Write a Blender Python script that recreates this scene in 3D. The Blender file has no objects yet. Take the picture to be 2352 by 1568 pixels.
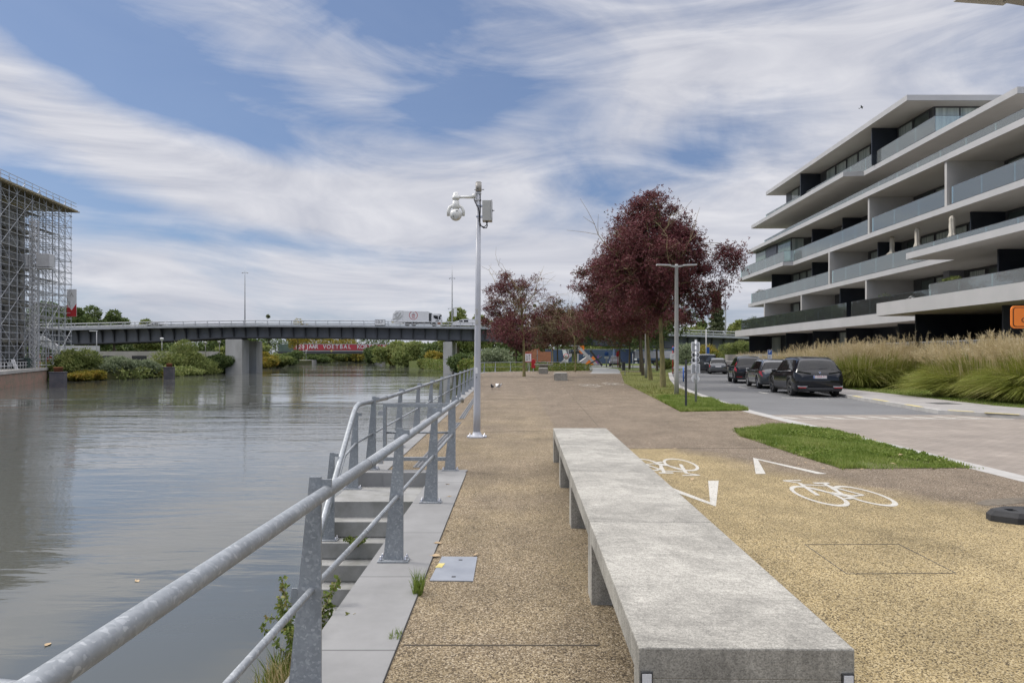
import bpy, bmesh, math, random
import numpy as np
from mathutils import Vector, Matrix
R = math.radians
C = bpy.context.scene.collection
F = 1568.0; HC = 1.65; CX = 1176.0; HY = 818.0
def G(px, py, z=0.0):
    """ground position that the photo shows at (px,py) on the level z"""
    y = F*(HC-z)/(py-HY)
    return ((px-CX)/F*y, y)
def XZ(px, py, y):
    return ((px-CX)/F*y, HC-(py-HY)/F*y)

# ------------------------------------------------------------------ materials
MATS = {}
def nodes(name):
    m = bpy.data.materials.new(name); m.use_nodes = True
    nt = m.node_tree; b = nt.nodes['Principled BSDF']
    return m, nt, b
def N(nt, t, **kw):
    n = nt.nodes.new(t)
    for k, v in kw.items():
        if k in n.inputs.keys() if hasattr(n.inputs, 'keys') else False:
            n.inputs[k].default_value = v
        else:
            setattr(n, k, v)
    return n
def setin(n, **kw):
    for k, v in kw.items(): n.inputs[k.replace('_', ' ')].default_value = v
def c4(c): return (c[0], c[1], c[2], 1)
def mix(nt, f, a, b, blend='MIX'):
    n = nt.nodes.new('ShaderNodeMix'); n.data_type = 'RGBA'; n.blend_type = blend
    for i, v in ((0, f), (6, a), (7, b)):
        if hasattr(v, 'links') or hasattr(v, 'is_output'): nt.links.new(v, n.inputs[i])
        elif isinstance(v, (int, float)): n.inputs[i].default_value = v
        else: n.inputs[i].default_value = c4(v)
    return n.outputs[2]
def math_(nt, op, a, b=None, c=None, clamp=False):
    n = nt.nodes.new('ShaderNodeMath'); n.operation = op; n.use_clamp = clamp
    for i, v in enumerate((a, b, c)):
        if v is None: continue
        if hasattr(v, 'is_output'): nt.links.new(v, n.inputs[i])
        else: n.inputs[i].default_value = v
    return n.outputs[0]
def coords(nt, kind='Object', scale=(1, 1, 1), rot=(0, 0, 0)):
    if kind == 'World':
        g = nt.nodes.new('ShaderNodeNewGeometry'); o = g.outputs['Position']
    else:
        t = nt.nodes.new('ShaderNodeTexCoord'); o = t.outputs[kind]
    mp = nt.nodes.new('ShaderNodeMapping'); mp.inputs['Scale'].default_value = scale; mp.inputs['Rotation'].default_value = rot
    nt.links.new(o, mp.inputs['Vector'])
    return mp.outputs['Vector']
def noise(nt, vec, scale, detail=4, rough=.55, dist=0):
    n = nt.nodes.new('ShaderNodeTexNoise'); nt.links.new(vec, n.inputs['Vector'])
    n.inputs['Scale'].default_value = scale; n.inputs['Detail'].default_value = detail
    n.inputs['Roughness'].default_value = rough; n.inputs['Distortion'].default_value = dist
    return n.outputs['Fac']
def ramp(nt, fac, stops):
    n = nt.nodes.new('ShaderNodeValToRGB'); nt.links.new(fac, n.inputs[0])
    e = n.color_ramp.elements
    while len(e) < len(stops): e.new(.5)
    for i, (p, c) in enumerate(stops):
        e[i].position = p; e[i].color = c4(c) if not isinstance(c, (int, float)) else (c, c, c, 1)
    return n.outputs[0]
def bump(nt, b, h, strength=.3, dist=.01):
    n = nt.nodes.new('ShaderNodeBump'); n.inputs['Strength'].default_value = strength; n.inputs['Distance'].default_value = dist
    nt.links.new(h, n.inputs['Height']); nt.links.new(n.outputs[0], b.inputs['Normal'])
def pm(name, c1, c2=None, scale=4, rough=.7, metal=0, bmp=0, bscale=60, kind='Object', stretch=(1, 1, 1), coat=0, spec=None):
    if name in MATS: return MATS[name]
    m, nt, b = nodes(name)
    b.inputs['Base Color'].default_value = c4(c1)
    b.inputs['Roughness'].default_value = rough; b.inputs['Metallic'].default_value = metal
    if coat: b.inputs['Coat Weight'].default_value = coat; b.inputs['Coat Roughness'].default_value = .03
    if spec is not None: b.inputs['Specular IOR Level'].default_value = spec
    v = coords(nt, kind, stretch)
    if c2 is None: c2 = tuple(x*.86 for x in c1)
    f = noise(nt, v, scale, 6, .6)
    f = ramp(nt, f, [(.35, 0), (.65, 1)])
    nt.links.new(mix(nt, f, c1, c2), b.inputs['Base Color'])
    if bmp:
        bump(nt, b, noise(nt, v, bscale, 4), bmp, .01)
    MATS[name] = m; return m
def leafmat(name, cols, clump=.6, rough=.6, trans=.25):
    m, nt, b = nodes(name)
    g = nt.nodes.new('ShaderNodeNewGeometry')
    v = coords(nt, 'Object')
    f = noise(nt, v, clump, 3)
    f2 = math_(nt, 'MULTIPLY_ADD', g.outputs['Random Per Island'], .55, math_(nt, 'MULTIPLY_ADD', f, 1.5, -.5))
    col = ramp(nt, f2, [(i/(len(cols)-1)*.9+.05, c) for i, c in enumerate(cols)])
    nt.links.new(col, b.inputs['Base Color']); b.inputs['Roughness'].default_value = rough
    b.inputs['Specular IOR Level'].default_value = .3
    tr = nt.nodes.new('ShaderNodeBsdfTranslucent'); nt.links.new(col, tr.inputs[0])
    mx = nt.nodes.new('ShaderNodeMixShader'); mx.inputs[0].default_value = trans
    nt.links.new(b.outputs[0], mx.inputs[1]); nt.links.new(tr.outputs[0], mx.inputs[2])
    nt.links.new(mx.outputs[0], nt.nodes['Material Output'].inputs[0])
    return m
def glassmat(name, tint, refl=.12, body=.12, bodycol=(.5, .58, .58)):
    m, nt, b = nodes(name)
    t = nt.nodes.new('ShaderNodeBsdfTransparent'); t.inputs[0].default_value = c4(tint)
    g = nt.nodes.new('ShaderNodeBsdfGlossy'); g.inputs['Roughness'].default_value = .02; g.inputs[0].default_value = (.85, .95, .95, 1)
    fr = nt.nodes.new('ShaderNodeFresnel'); fr.inputs[0].default_value = 1.45
    d = nt.nodes.new('ShaderNodeBsdfDiffuse'); d.inputs[0].default_value = c4(bodycol)
    m1 = nt.nodes.new('ShaderNodeMixShader'); m1.inputs[0].default_value = body
    nt.links.new(t.outputs[0], m1.inputs[1]); nt.links.new(d.outputs[0], m1.inputs[2])
    m2 = nt.nodes.new('ShaderNodeMixShader')
    ff = math_(nt, 'ADD', fr.outputs[0], refl, clamp=True)
    nt.links.new(ff, m2.inputs[0]); nt.links.new(m1.outputs[0], m2.inputs[1]); nt.links.new(g.outputs[0], m2.inputs[2])
    nt.links.new(m2.outputs[0], nt.nodes['Material Output'].inputs[0])
    MATS[name] = m; return m

# paving of exposed aggregate: yellow near the benches, red-brown farther on
def paving():
    m, nt, b = nodes('exposed_aggregate')
    v = coords(nt, 'World')
    vo = nt.nodes.new('ShaderNodeTexVoronoi'); vo.inputs['Scale'].default_value = 128; nt.links.new(v, vo.inputs['Vector'])
    vo.inputs['Randomness'].default_value = 1
    sp = nt.nodes.new('ShaderNodeSeparateColor'); nt.links.new(vo.outputs['Color'], sp.inputs[0])
    yel = ramp(nt, sp.outputs[0], [(0, (.055, .042, .026)), (.22, (.12, .092, .05)), (.38, (.28, .212, .10)), (.66, (.39, .305, .155)), (1, (.52, .43, .26))])
    brn = ramp(nt, sp.outputs[0], [(0, (.06, .045, .031)), (.3, (.125, .095, .067)), (.6, (.21, .165, .117)), (.85, (.30, .24, .17)), (1, (.52, .45, .36))])
    xyz = nt.nodes.new('ShaderNodeSeparateXYZ'); nt.links.new(v, xyz.inputs[0])
    X, Y = xyz.outputs[0], xyz.outputs[1]
    big = noise(nt, v, .55, 4, .6)
    # near yellow bay: right of the bench and nearer than the joint at 12.2 m
    a = math_(nt, 'LESS_THAN', Y, 12.2)
    bx = math_(nt, 'GREATER_THAN', X, 1.0)
    # grey-brown worn area towards the kerb
    w = math_(nt, 'MULTIPLY_ADD', X, .9, math_(nt, 'MULTIPLY_ADD', Y, .42, -7.15))
    w = math_(nt, 'ADD', w, math_(nt, 'MULTIPLY_ADD', big, 2.4, -1.2), clamp=False)
    w = math_(nt, 'SUBTRACT', 1.0, w, clamp=True)
    left = math_(nt, 'MULTIPLY_ADD', big, 1.4, -.22, clamp=True)
    left = math_(nt, 'MULTIPLY', left, math_(nt, 'MULTIPLY_ADD', Y, -.028, .92, clamp=True))
    rr = math_(nt, 'MULTIPLY', a, w)
    mask = nt.nodes.new('ShaderNodeMix'); nt.links.new(bx, mask.inputs[0]); nt.links.new(left, mask.inputs[2]); nt.links.new(rr, mask.inputs[3])
    col = mix(nt, mask.outputs[0], brn, yel)
    # broad stains
    st = ramp(nt, noise(nt, v, .9, 6, .65), [(.3, .70), (.7, 1.08)])
    col = mix(nt, 1.0, col, st, 'MULTIPLY')
    st3 = ramp(nt, noise(nt, coords(nt, 'World', (1.6, .35, 1), (0, 0, R(4))), 1.3, 6, .7), [(.3, .84), (.62, 1.04)])
    col = mix(nt, 1.0, col, st3, 'MULTIPLY')
    st2 = ramp(nt, noise(nt, v, 4.5, 5, .7), [(.3, .86), (.7, 1.05)])
    col = mix(nt, 1.0, col, st2, 'MULTIPLY')
    nt.links.new(col, b.inputs['Base Color']); b.inputs['Roughness'].default_value = .85; b.inputs['Specular IOR Level'].default_value = .25
    bump(nt, b, math_(nt, 'SUBTRACT', 1.0, vo.outputs['Distance']), .5, .006)
    return m
def asphalt(name, base, speck=.3):
    m, nt, b = nodes(name); v = coords(nt, 'World')
    n1 = noise(nt, v, .35, 6, .65); n2 = noise(nt, v, 90, 2)
    col = ramp(nt, n1, [(.3, tuple(c*.82 for c in base)), (.7, tuple(c*1.12 for c in base))])
    col = mix(nt, 1.0, col, ramp(nt, n2, [(.25, 1-speck), (.75, 1+speck)]), 'MULTIPLY')
    nt.links.new(col, b.inputs['Base Color']); b.inputs['Roughness'].default_value = .8; b.inputs['Specular IOR Level'].default_value = .3
    bump(nt, b, n2, .3, .004); return m
def brickpave():
    m, nt, b = nodes('brick_paving'); v = coords(nt, 'World', (1, 1, 1), (0, 0, R(2)))
    br = nt.nodes.new('ShaderNodeTexBrick'); nt.links.new(v, br.inputs['Vector'])
    br.inputs['Scale'].default_value = 1; br.inputs['Brick Width'].default_value = .22; br.inputs['Row Height'].default_value = .11
    br.inputs['Mortar Size'].default_value = .007; br.inputs['Mortar Smooth'].default_value = .2; br.inputs['Bias'].default_value = 0
    br.inputs['Color1'].default_value = (.265, .23, .195, 1); br.inputs['Color2'].default_value = (.215, .185, .155, 1); br.inputs['Mortar'].default_value = (.15, .13, .11, 1)
    col = mix(nt, 1.0, br.outputs['Color'], ramp(nt, noise(nt, v, .8, 5, .6), [(.3, .8), (.7, 1.15)]), 'MULTIPLY')
    nt.links.new(col, b.inputs['Base Color']); b.inputs['Roughness'].default_value = .8
    bump(nt, b, br.outputs['Fac'], -.4, .004); return m
def slabpave(name, c, w, h, mort=.006, rot=0):
    m, nt, b = nodes(name); v = coords(nt, 'World', (1, 1, 1), (0, 0, rot))
    br = nt.nodes.new('ShaderNodeTexBrick'); nt.links.new(v, br.inputs['Vector'])
    br.inputs['Scale'].default_value = 1; br.inputs['Brick Width'].default_value = w; br.inputs['Row Height'].default_value = h
    br.inputs['Mortar Size'].default_value = mort
    br.inputs['Color1'].default_value = c4(c); br.inputs['Color2'].default_value = c4(tuple(x*.88 for x in c)); br.inputs['Mortar'].default_value = c4(tuple(x*.45 for x in c))
    col = mix(nt, 1.0, br.outputs['Color'], ramp(nt, noise(nt, v, 1.5, 6, .65), [(.3, .8), (.7, 1.12)]), 'MULTIPLY')
    nt.links.new(col, b.inputs['Base Color']); b.inputs['Roughness'].default_value = .75
    bump(nt, b, noise(nt, v, 70, 3), .15, .003); return m
def granite(name, base, speck, stain=True, kind='Object'):
    m, nt, b = nodes(name); v = coords(nt, kind)
    n2 = noise(nt, v, 260, 3, .7)
    vo = nt.nodes.new('ShaderNodeTexVoronoi'); vo.inputs['Scale'].default_value = 190; nt.links.new(v, vo.inputs['Vector'])
    sp = nt.nodes.new('ShaderNodeSeparateColor'); nt.links.new(vo.outputs['Color'], sp.inputs[0])
    col = ramp(nt, sp.outputs[0], [(0, tuple(x*(1-speck) for x in base)), (.45, base), (1, tuple(x*(1+speck) for x in base))])
    if stain:
        s1 = noise(nt, v, 1.4, 8, .7, 1.2); s2 = noise(nt, v, 6, 6, .75, .6)
        col = mix(nt, 1.0, col, ramp(nt, s1, [(.28, .60), (.5, .95), (.72, 1.34)]), 'MULTIPLY')
        col = mix(nt, 1.0, col, ramp(nt, s2, [(.3, .86), (.7, 1.1)]), 'MULTIPLY')
        g1 = noise(nt, coords(nt, kind, (3.0, 26, 3), (0, 0, R(28))), 1, 5, .6, 1.6)
        col = mix(nt, 1.0, col, ramp(nt, g1, [(.32, .84), (.5, 1.0), (.7, 1.08)]), 'MULTIPLY')
        wv = nt.nodes.new('ShaderNodeTexWave'); wv.wave_type = 'BANDS'; wv.bands_direction = 'DIAGONAL'
        v2 = coords(nt, kind, (1, 1, .2)); nt.links.new(v2, wv.inputs['Vector'])
        wv.inputs['Scale'].default_value = 7.5; wv.inputs['Distortion'].default_value = 14; wv.inputs['Detail'].default_value = 4; wv.inputs['Detail Scale'].default_value = 1.3
        col = mix(nt, 1.0, col, ramp(nt, wv.outputs['Fac'], [(0, .90), (.3, 1.0), (1, 1.05)]), 'MULTIPLY')
    oi = nt.nodes.new('ShaderNodeObjectInfo')
    col = mix(nt, 1.0, col, ramp(nt, oi.outputs['Random'], [(0, (.84, .84, .83)), (1, (1.06, 1.05, 1.02))]), 'MULTIPLY')
    nt.links.new(col, b.inputs['Base Color']); b.inputs['Roughness'].default_value = .8; b.inputs['Specular IOR Level'].default_value = .35
    bump(nt, b, n2, .25, .003); return m
def galv():
    m, nt, b = nodes('galvanised_steel'); v = coords(nt, 'World')
    vo = nt.nodes.new('ShaderNodeTexVoronoi'); vo.inputs['Scale'].default_value = 75; vo.inputs['Randomness'].default_value = 1
    d = nt.nodes.new('ShaderNodeMapping'); nt.links.new(v, d.inputs['Vector'])
    nn = nt.nodes.new('ShaderNodeTexNoise'); nt.links.new(v, nn.inputs['Vector']); nn.inputs['Scale'].default_value = 25
    vv = nt.nodes.new('ShaderNodeVectorMath'); vv.operation = 'MULTIPLY_ADD'; nt.links.new(nn.outputs['Color'], vv.inputs[0]); vv.inputs[1].default_value = (.04, .04, .04); nt.links.new(v, vv.inputs[2])
    nt.links.new(vv.outputs[0], vo.inputs['Vector'])
    sp = nt.nodes.new('ShaderNodeSeparateColor'); nt.links.new(vo.outputs['Color'], sp.inputs[0])
    col = ramp(nt, sp.outputs[0], [(0, (.25, .27, .285)), (.6, (.285, .305, .32)), (.86, (.32, .34, .355)), (.94, (.37, .39, .405)), (1, (.42, .44, .45))])
    col = mix(nt, 1.0, col, ramp(nt, noise(nt, v, 3, 5, .6), [(.3, .82), (.7, 1.12)]), 'MULTIPLY')
    nt.links.new(col, b.inputs['Base Color']); b.inputs['Metallic'].default_value = .35; b.inputs['Roughness'].default_value = .5
    return m
def watermat():
    m, nt, b = nodes('river_water'); v = coords(nt, 'World')
    xyz = nt.nodes.new('ShaderNodeSeparateXYZ'); nt.links.new(v, xyz.inputs[0])
    b.inputs['Base Color'].default_value = (.092, .095, .082, 1)
    b.inputs['Roughness'].default_value = .035; b.inputs['IOR'].default_value = 1.75
    A = noise(nt, coords(nt, 'World', (.09, .33, 1), (0, 0, R(6))), 1, 3, .5, .4)
    B = noise(nt, coords(nt, 'World', (.32, 1.25, 1), (0, 0, R(-8))), 1, 3, .55, .6)
    Cn = noise(nt, coords(nt, 'World', (.9, 3.0, 1), (0, 0, R(9))), 1, 3, .55, .5)
    fld = ramp(nt, noise(nt, coords(nt, 'World', (.010, .04, 1)), 1, 4, .6), [(.42, .10), (.55, 1)])
    far = math_(nt, 'MULTIPLY_ADD', xyz.outputs[1], 1/50, -.16, clamp=True)
    left = math_(nt, 'MULTIPLY_ADD', xyz.outputs[0], -1/14, -.55, clamp=True)
    amp = math_(nt, 'MULTIPLY', fld, math_(nt, 'MAXIMUM', math_(nt, 'MULTIPLY_ADD', far, .60, .22), math_(nt, 'MULTIPLY', left, 1.0)))
    h = math_(nt, 'ADD', math_(nt, 'MULTIPLY', B, .030), math_(nt, 'MULTIPLY', Cn, .016))
    h = math_(nt, 'MULTIPLY_ADD', h, amp, math_(nt, 'MULTIPLY', math_(nt, 'MULTIPLY', A, .085), math_(nt, 'MULTIPLY_ADD', amp, .8, .2)))
    bump(nt, b, h, 1, 1)
    return m
def grassmat(name, a, c, d):
    m, nt, b = nodes(name); v = coords(nt, 'World')
    n1 = noise(nt, v, .8, 5, .65); n2 = noise(nt, v, 22, 4, .7)
    col = mix(nt, ramp(nt, n1, [(.4, 0), (.62, 1)]), a, c)
    col = mix(nt, ramp(nt, n2, [(.45, 0), (.75, 1)]), col, d)
    nt.links.new(col, b.inputs['Base Color']); b.inputs['Roughness'].default_value = .95; b.inputs['Specular IOR Level'].default_value = .1
    bump(nt, b, n2, .8, .03); return m

M = {}
M['paving'] = paving(); M['asphalt'] = asphalt('road_asphalt', (.140, .142, .143)); M['path'] = asphalt('cycle_asphalt', (.26, .265, .26))
M['brickpave'] = brickpave(); M['side'] = slabpave('sidewalk_slabs', (.30, .285, .27), .6, .3)
M['kerb'] = pm('kerb_concrete', (.40, .39, .37), (.30, .29, .27), 2.5, .85, bmp=.2, kind='World')
M['coping'] = slabpave('bluestone_coping', (.245, .245, .24), 3.0, 1.27, .008); M['step'] = pm('bluestone_step', (.30, .30, .29), (.20, .20, .185), 3.5, .8, bmp=.2, kind='World')
M['granite'] = granite('bench_concrete', (.315, .305, .275), .30); M['galv'] = galv(); M['water'] = watermat()
M['lawn'] = grassmat('lawn_soil', (.10, .125, .04), (.16, .145, .07), (.07, .085, .03))
M['verge'] = grassmat('verge_soil', (.14, .15, .045), (.10, .13, .035), (.20, .17, .08))
M['field'] = grassmat('field_grass', (.10, .14, .04), (.15, .16, .06), (.07, .09, .03))
M['soil'] = grassmat('bank_soil', (.07, .08, .03), (.10, .10, .045), (.05, .05, .025))
M['white'] = pm('white_paint', (.72, .72, .70), (.62, .62, .60), 6, .6)
M['mark'] = pm('road_marking_paint', (.53, .52, .48), (.37, .35, .30), 45, .8, kind='World', bmp=.3, bscale=110)
def wear(m, sc, lo, hi):
    nt = m.node_tree; b = nt.nodes['Principled BSDF']; v = coords(nt, 'World'); t = nt.nodes.new('ShaderNodeBsdfTransparent'); mx = nt.nodes.new('ShaderNodeMixShader')
    f = math_(nt, 'ADD', math_(nt, 'MULTIPLY', noise(nt, v, sc, 3, .7), .75), math_(nt, 'MULTIPLY', noise(nt, v, 3.5, 4, .6), .25))
    nt.links.new(ramp(nt, f, [(lo, 0), (hi, .85)]), mx.inputs[0]); nt.links.new(b.outputs[0], mx.inputs[1]); nt.links.new(t.outputs[0], mx.inputs[2]); nt.links.new(mx.outputs[0], nt.nodes['Material Output'].inputs[0])
wear(M['mark'], 55, .55, .66)
M['yellowmark'] = pm('yellow_marking', (.62, .52, .18), (.45, .38, .16), 12, .75, kind='World')
M['pole'] = pm('grey_painted_metal', (.42, .43, .46), (.36, .37, .40), 2, .4)
M['polegrey'] = pm('grey_lamp_metal', (.36, .355, .34), (.30, .30, .29), 2, .45)
M['dark'] = pm('dark_metal', (.035, .037, .04), (.05, .052, .055), 3, .45)
M['black'] = pm('black_rubber', (.022, .022, .023), (.035, .035, .036), 8, .8, bmp=.2)
M['camwhite'] = pm('camera_housing', (.68, .68, .65), (.60, .60, .57), 8, .35)
M['boxgrey'] = pm('grey_cabinet', (.40, .40, .38), (.35, .35, .33), 4, .5)
M['cable'] = pm('black_cable', (.03, .03, .035), None, 4, .6)
M['bolt'] = pm('steel_bolt', (.6, .6, .62), None, 20, .3, 1)
M['bark'] = pm('olive_bark', (.25, .215, .085), (.13, .115, .055), 7, .9, bmp=.6, bscale=25, stretch=(1, 1, .35))
M['barkdark'] = pm('dark_bark', (.075, .06, .04), (.12, .10, .06), 6, .9, bmp=.5, bscale=25, stretch=(1, 1, .35))
M['twig'] = pm('bare_twigs', (.36, .30, .17), (.26, .21, .12), 5, .9)
M['maroon'] = leafmat('maroon_ash_leaves', [(.075, .066, .026), (.12, .055, .040), (.168, .046, .054), (.135, .036, .046), (.15, .062, .052), (.105, .095, .035)], .5, .6, .18)
M['mix'] = leafmat('maroon_green_leaves', [(.07, .072, .022), (.11, .04, .03), (.12, .045, .036), (.10, .085, .03), (.075, .11, .03)], .4)
M['green1'] = leafmat('willow_green_leaves', [(.09, .125, .03), (.155, .195, .055), (.23, .265, .08), (.31, .32, .11)], .5, .6, .3)
M['green2'] = leafmat('dark_green_leaves', [(.045, .075, .022), (.085, .125, .038), (.13, .175, .052), (.19, .225, .08)], .35, .6, .22)
M['greengrey'] = leafmat('grey_green_leaves', [(.11, .14, .075), (.17, .21, .115), (.24, .28, .16), (.31, .34, .22)], .6, .6, .25)
M['yellow'] = leafmat('yellow_autumn_leaves', [(.10, .12, .02), (.22, .20, .03), (.36, .30, .05), (.42, .26, .05)], .6, .6, .3)
M['poplar'] = leafmat('poplar_leaves', [(.05, .07, .03), (.09, .11, .05), (.16, .18, .09), (.24, .25, .15)], .9, .5, .2)
M['blade'] = leafmat('lawn_blades', [(.08, .135, .02), (.15, .215, .035), (.22, .28, .06), (.32, .34, .12)], 1.3, .6, .35)
M['bladedry'] = leafmat('verge_blades', [(.07, .11, .02), (.14, .17, .03), (.22, .21, .06), (.27, .23, .10)], .8, .6, .3)
M['misc'] = leafmat('ornamental_grass_blades', [(.12, .15, .025), (.21, .24, .04), (.31, .33, .075), (.42, .38, .15)], 1.6, .6, .45)
M['plume'] = leafmat('grass_plumes', [(.34, .27, .13), (.46, .37, .20), (.56, .47, .29), (.66, .57, .40)], 1.5, .8, .35)
M['weed'] = leafmat('weed_leaves', [(.05, .09, .015), (.12, .17, .03), (.20, .24, .06), (.22, .15, .05)], 4, .6, .3)
M['fallen'] = pm('dry_leaf', (.46, .37, .24), (.34, .22, .11), 40, .8)
M['glass'] = glassmat('balustrade_glass', (.84, .91, .89), .05, .15, (.84, .90, .90))
M['glassdim'] = glassmat('dimmed_balustrade_glass', (.70, .76, .75), .05, .07, (.45, .5, .5))  # clear glass; the dimness of the recess behind is put into its tint
M['pane'] = pm('window_pane', (.05, .065, .06), (.08, .105, .095), .8, .04, spec=.9)
M['curtain'] = pm('curtained_pane', (.46, .51, .47), (.20, .24, .22), 3.5, .05, stretch=(1, 3, .05), spec=.9)
M['fascia'] = pm('pale_fascia', (.43, .425, .42), (.38, .38, .375), .7, .55, kind='World')
M['soffit'] = pm('grey_soffit', (.52, .49, .45), (.48, .45, .41), .6, .8)
M['fin'] = pm('pale_party_wall', (.45, .44, .42), (.40, .39, .37), .8, .7)
M['navy'] = pm('dark_navy_panel', (.014, .018, .026), (.022, .026, .035), 1.2, .3)
M['frame'] = pm('anthracite_frame', (.075, .078, .08), None, 2, .4)
M['concrete'] = pm('pier_concrete', (.52, .51, .48), (.40, .39, .36), .5, .9, bmp=.2, bscale=12, stretch=(1, 1, .3))
M['steelgirder'] = pm('grey_girder_paint', (.125, .13, .145), (.09, .095, .105), .35, .55, stretch=(1, 1, .4))
M['girderdark'] = pm('dark_girder_paint', (.05, .052, .058), None, .5, .6)
M['bridgerail'] = pm('bridge_rail_galvanised', (.40, .41, .42), (.33, .34, .35), 1, .45, .3)
M['scaf'] = pm('scaffold_tube', (.50, .52, .54), (.34, .35, .37), .8, .45, .3)
M['scafdeck'] = pm('scaffold_boards', (.36, .33, .27), (.25, .23, .2), .6, .8)
M['rawconc'] = pm('raw_concrete', (.46, .44, .41), (.33, .32, .29), .25, .9)
M['quaybrick'] = pm('weathered_quay_brick', (.34, .20, .15), (.20, .17, .12), .8, .9, bmp=.4, bscale=8, stretch=(1, 1, 2))
M['orange'] = pm('orange_sign', (.85, .23, .02), (.78, .20, .02), 3, .45)
M['signblack'] = pm('sign_black', (.012, .012, .014), None, 3, .5)
M['signred'] = pm('sign_red', (.45, .02, .025), None, 3, .5)
M['signblue'] = pm('sign_blue', (.03, .12, .42), (.025, .10, .36), 3, .45)
M['signwhite'] = pm('sign_white', (.75, .75, .75), None, 3, .5)
M['hoard'] = pm('navy_hoarding', (.055, .085, .15), (.045, .07, .12), .4, .6)
M['ltgrey'] = pm('light_grey_steel', (.5, .5, .5), (.42, .42, .42), 2, .5)
M['brickwall'] = pm('orange_brick', (.38, .16, .09), (.30, .12, .07), 2, .9)
M['tyre'] = pm('tyre_rubber', (.02, .02, .02), (.03, .03, .03), 10, .85)
M['rim'] = pm('alloy_rim', (.45, .45, .46), (.38, .38, .39), 10, .3, .7)
M['rimdark'] = pm('dark_rim', (.08, .08, .085), (.2, .2, .2), 10, .3, .7)
M['carblack'] = pm('black_car_paint', (.008, .009, .012), (.010, .011, .015), 3, .07, spec=.45)
M['cargrey'] = pm('dark_grey_car_paint', (.055, .062, .068), (.05, .056, .062), 3, .25, .3, coat=1)
M['carsilver'] = pm('mid_grey_car_paint', (.085, .09, .095), (.075, .08, .085), 3, .25, .3, coat=1)
M['carwhite'] = pm('white_car_paint', (.65, .65, .65), (.6, .6, .6), 3, .3, coat=.6)
M['carglass'] = pm('car_glass', (.010, .012, .014), None, 3, .03, spec=.35)
M['plastic'] = pm('black_car_plastic', (.02, .02, .021), None, 5, .55)
M['lightred'] = pm('red_lens', (.50, .012, .018), (.35, .01, .015), 8, .15, coat=.6)
M['chrome'] = pm('satin_metal_trim', (.5, .5, .52), None, 5, .3, .9)
M['creamcloth'] = pm('cream_canvas', (.60, .56, .47), (.48, .44, .37), 7, .9, stretch=(4, 4, .3))
M['rust'] = pm('rust', (.28, .10, .04), (.16, .06, .03), 4, .9)
M['pilewall'] = pm('dark_steel_pile', (.05, .05, .06), (.09, .08, .085), 1.2, .7)
M['redpanel'] = pm('red_banner_panel', (.42, .035, .05), (.32, .05, .06), .25, .7)
M['greengirder'] = pm('green_bridge_paint', (.10, .14, .11), (.07, .10, .08), .5, .7)
M['purple'] = pm('purple_paint', (.20, .07, .28), None, 3, .7)
M['lime'] = pm('lime_paint', (.12, .16, .03), None, 3, .7)
M['innershade'] = pm('interior_shade_grey', (.10, .10, .10), None, 1, .9)
M['planter'] = pm('pot_glaze', (.10, .10, .105), (.07, .07, .075), 5, .6)
M['feather'] = pm('grey_feathers', (.10, .11, .12), (.05, .05, .06), 30, .7)
M['featherwhite'] = pm('white_feathers', (.7, .7, .68), (.5, .5, .5), 30, .7)
M['drain'] = pm('drain_steel', (.32, .32, .31), (.2, .2, .2), 3, .5, .5)

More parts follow.
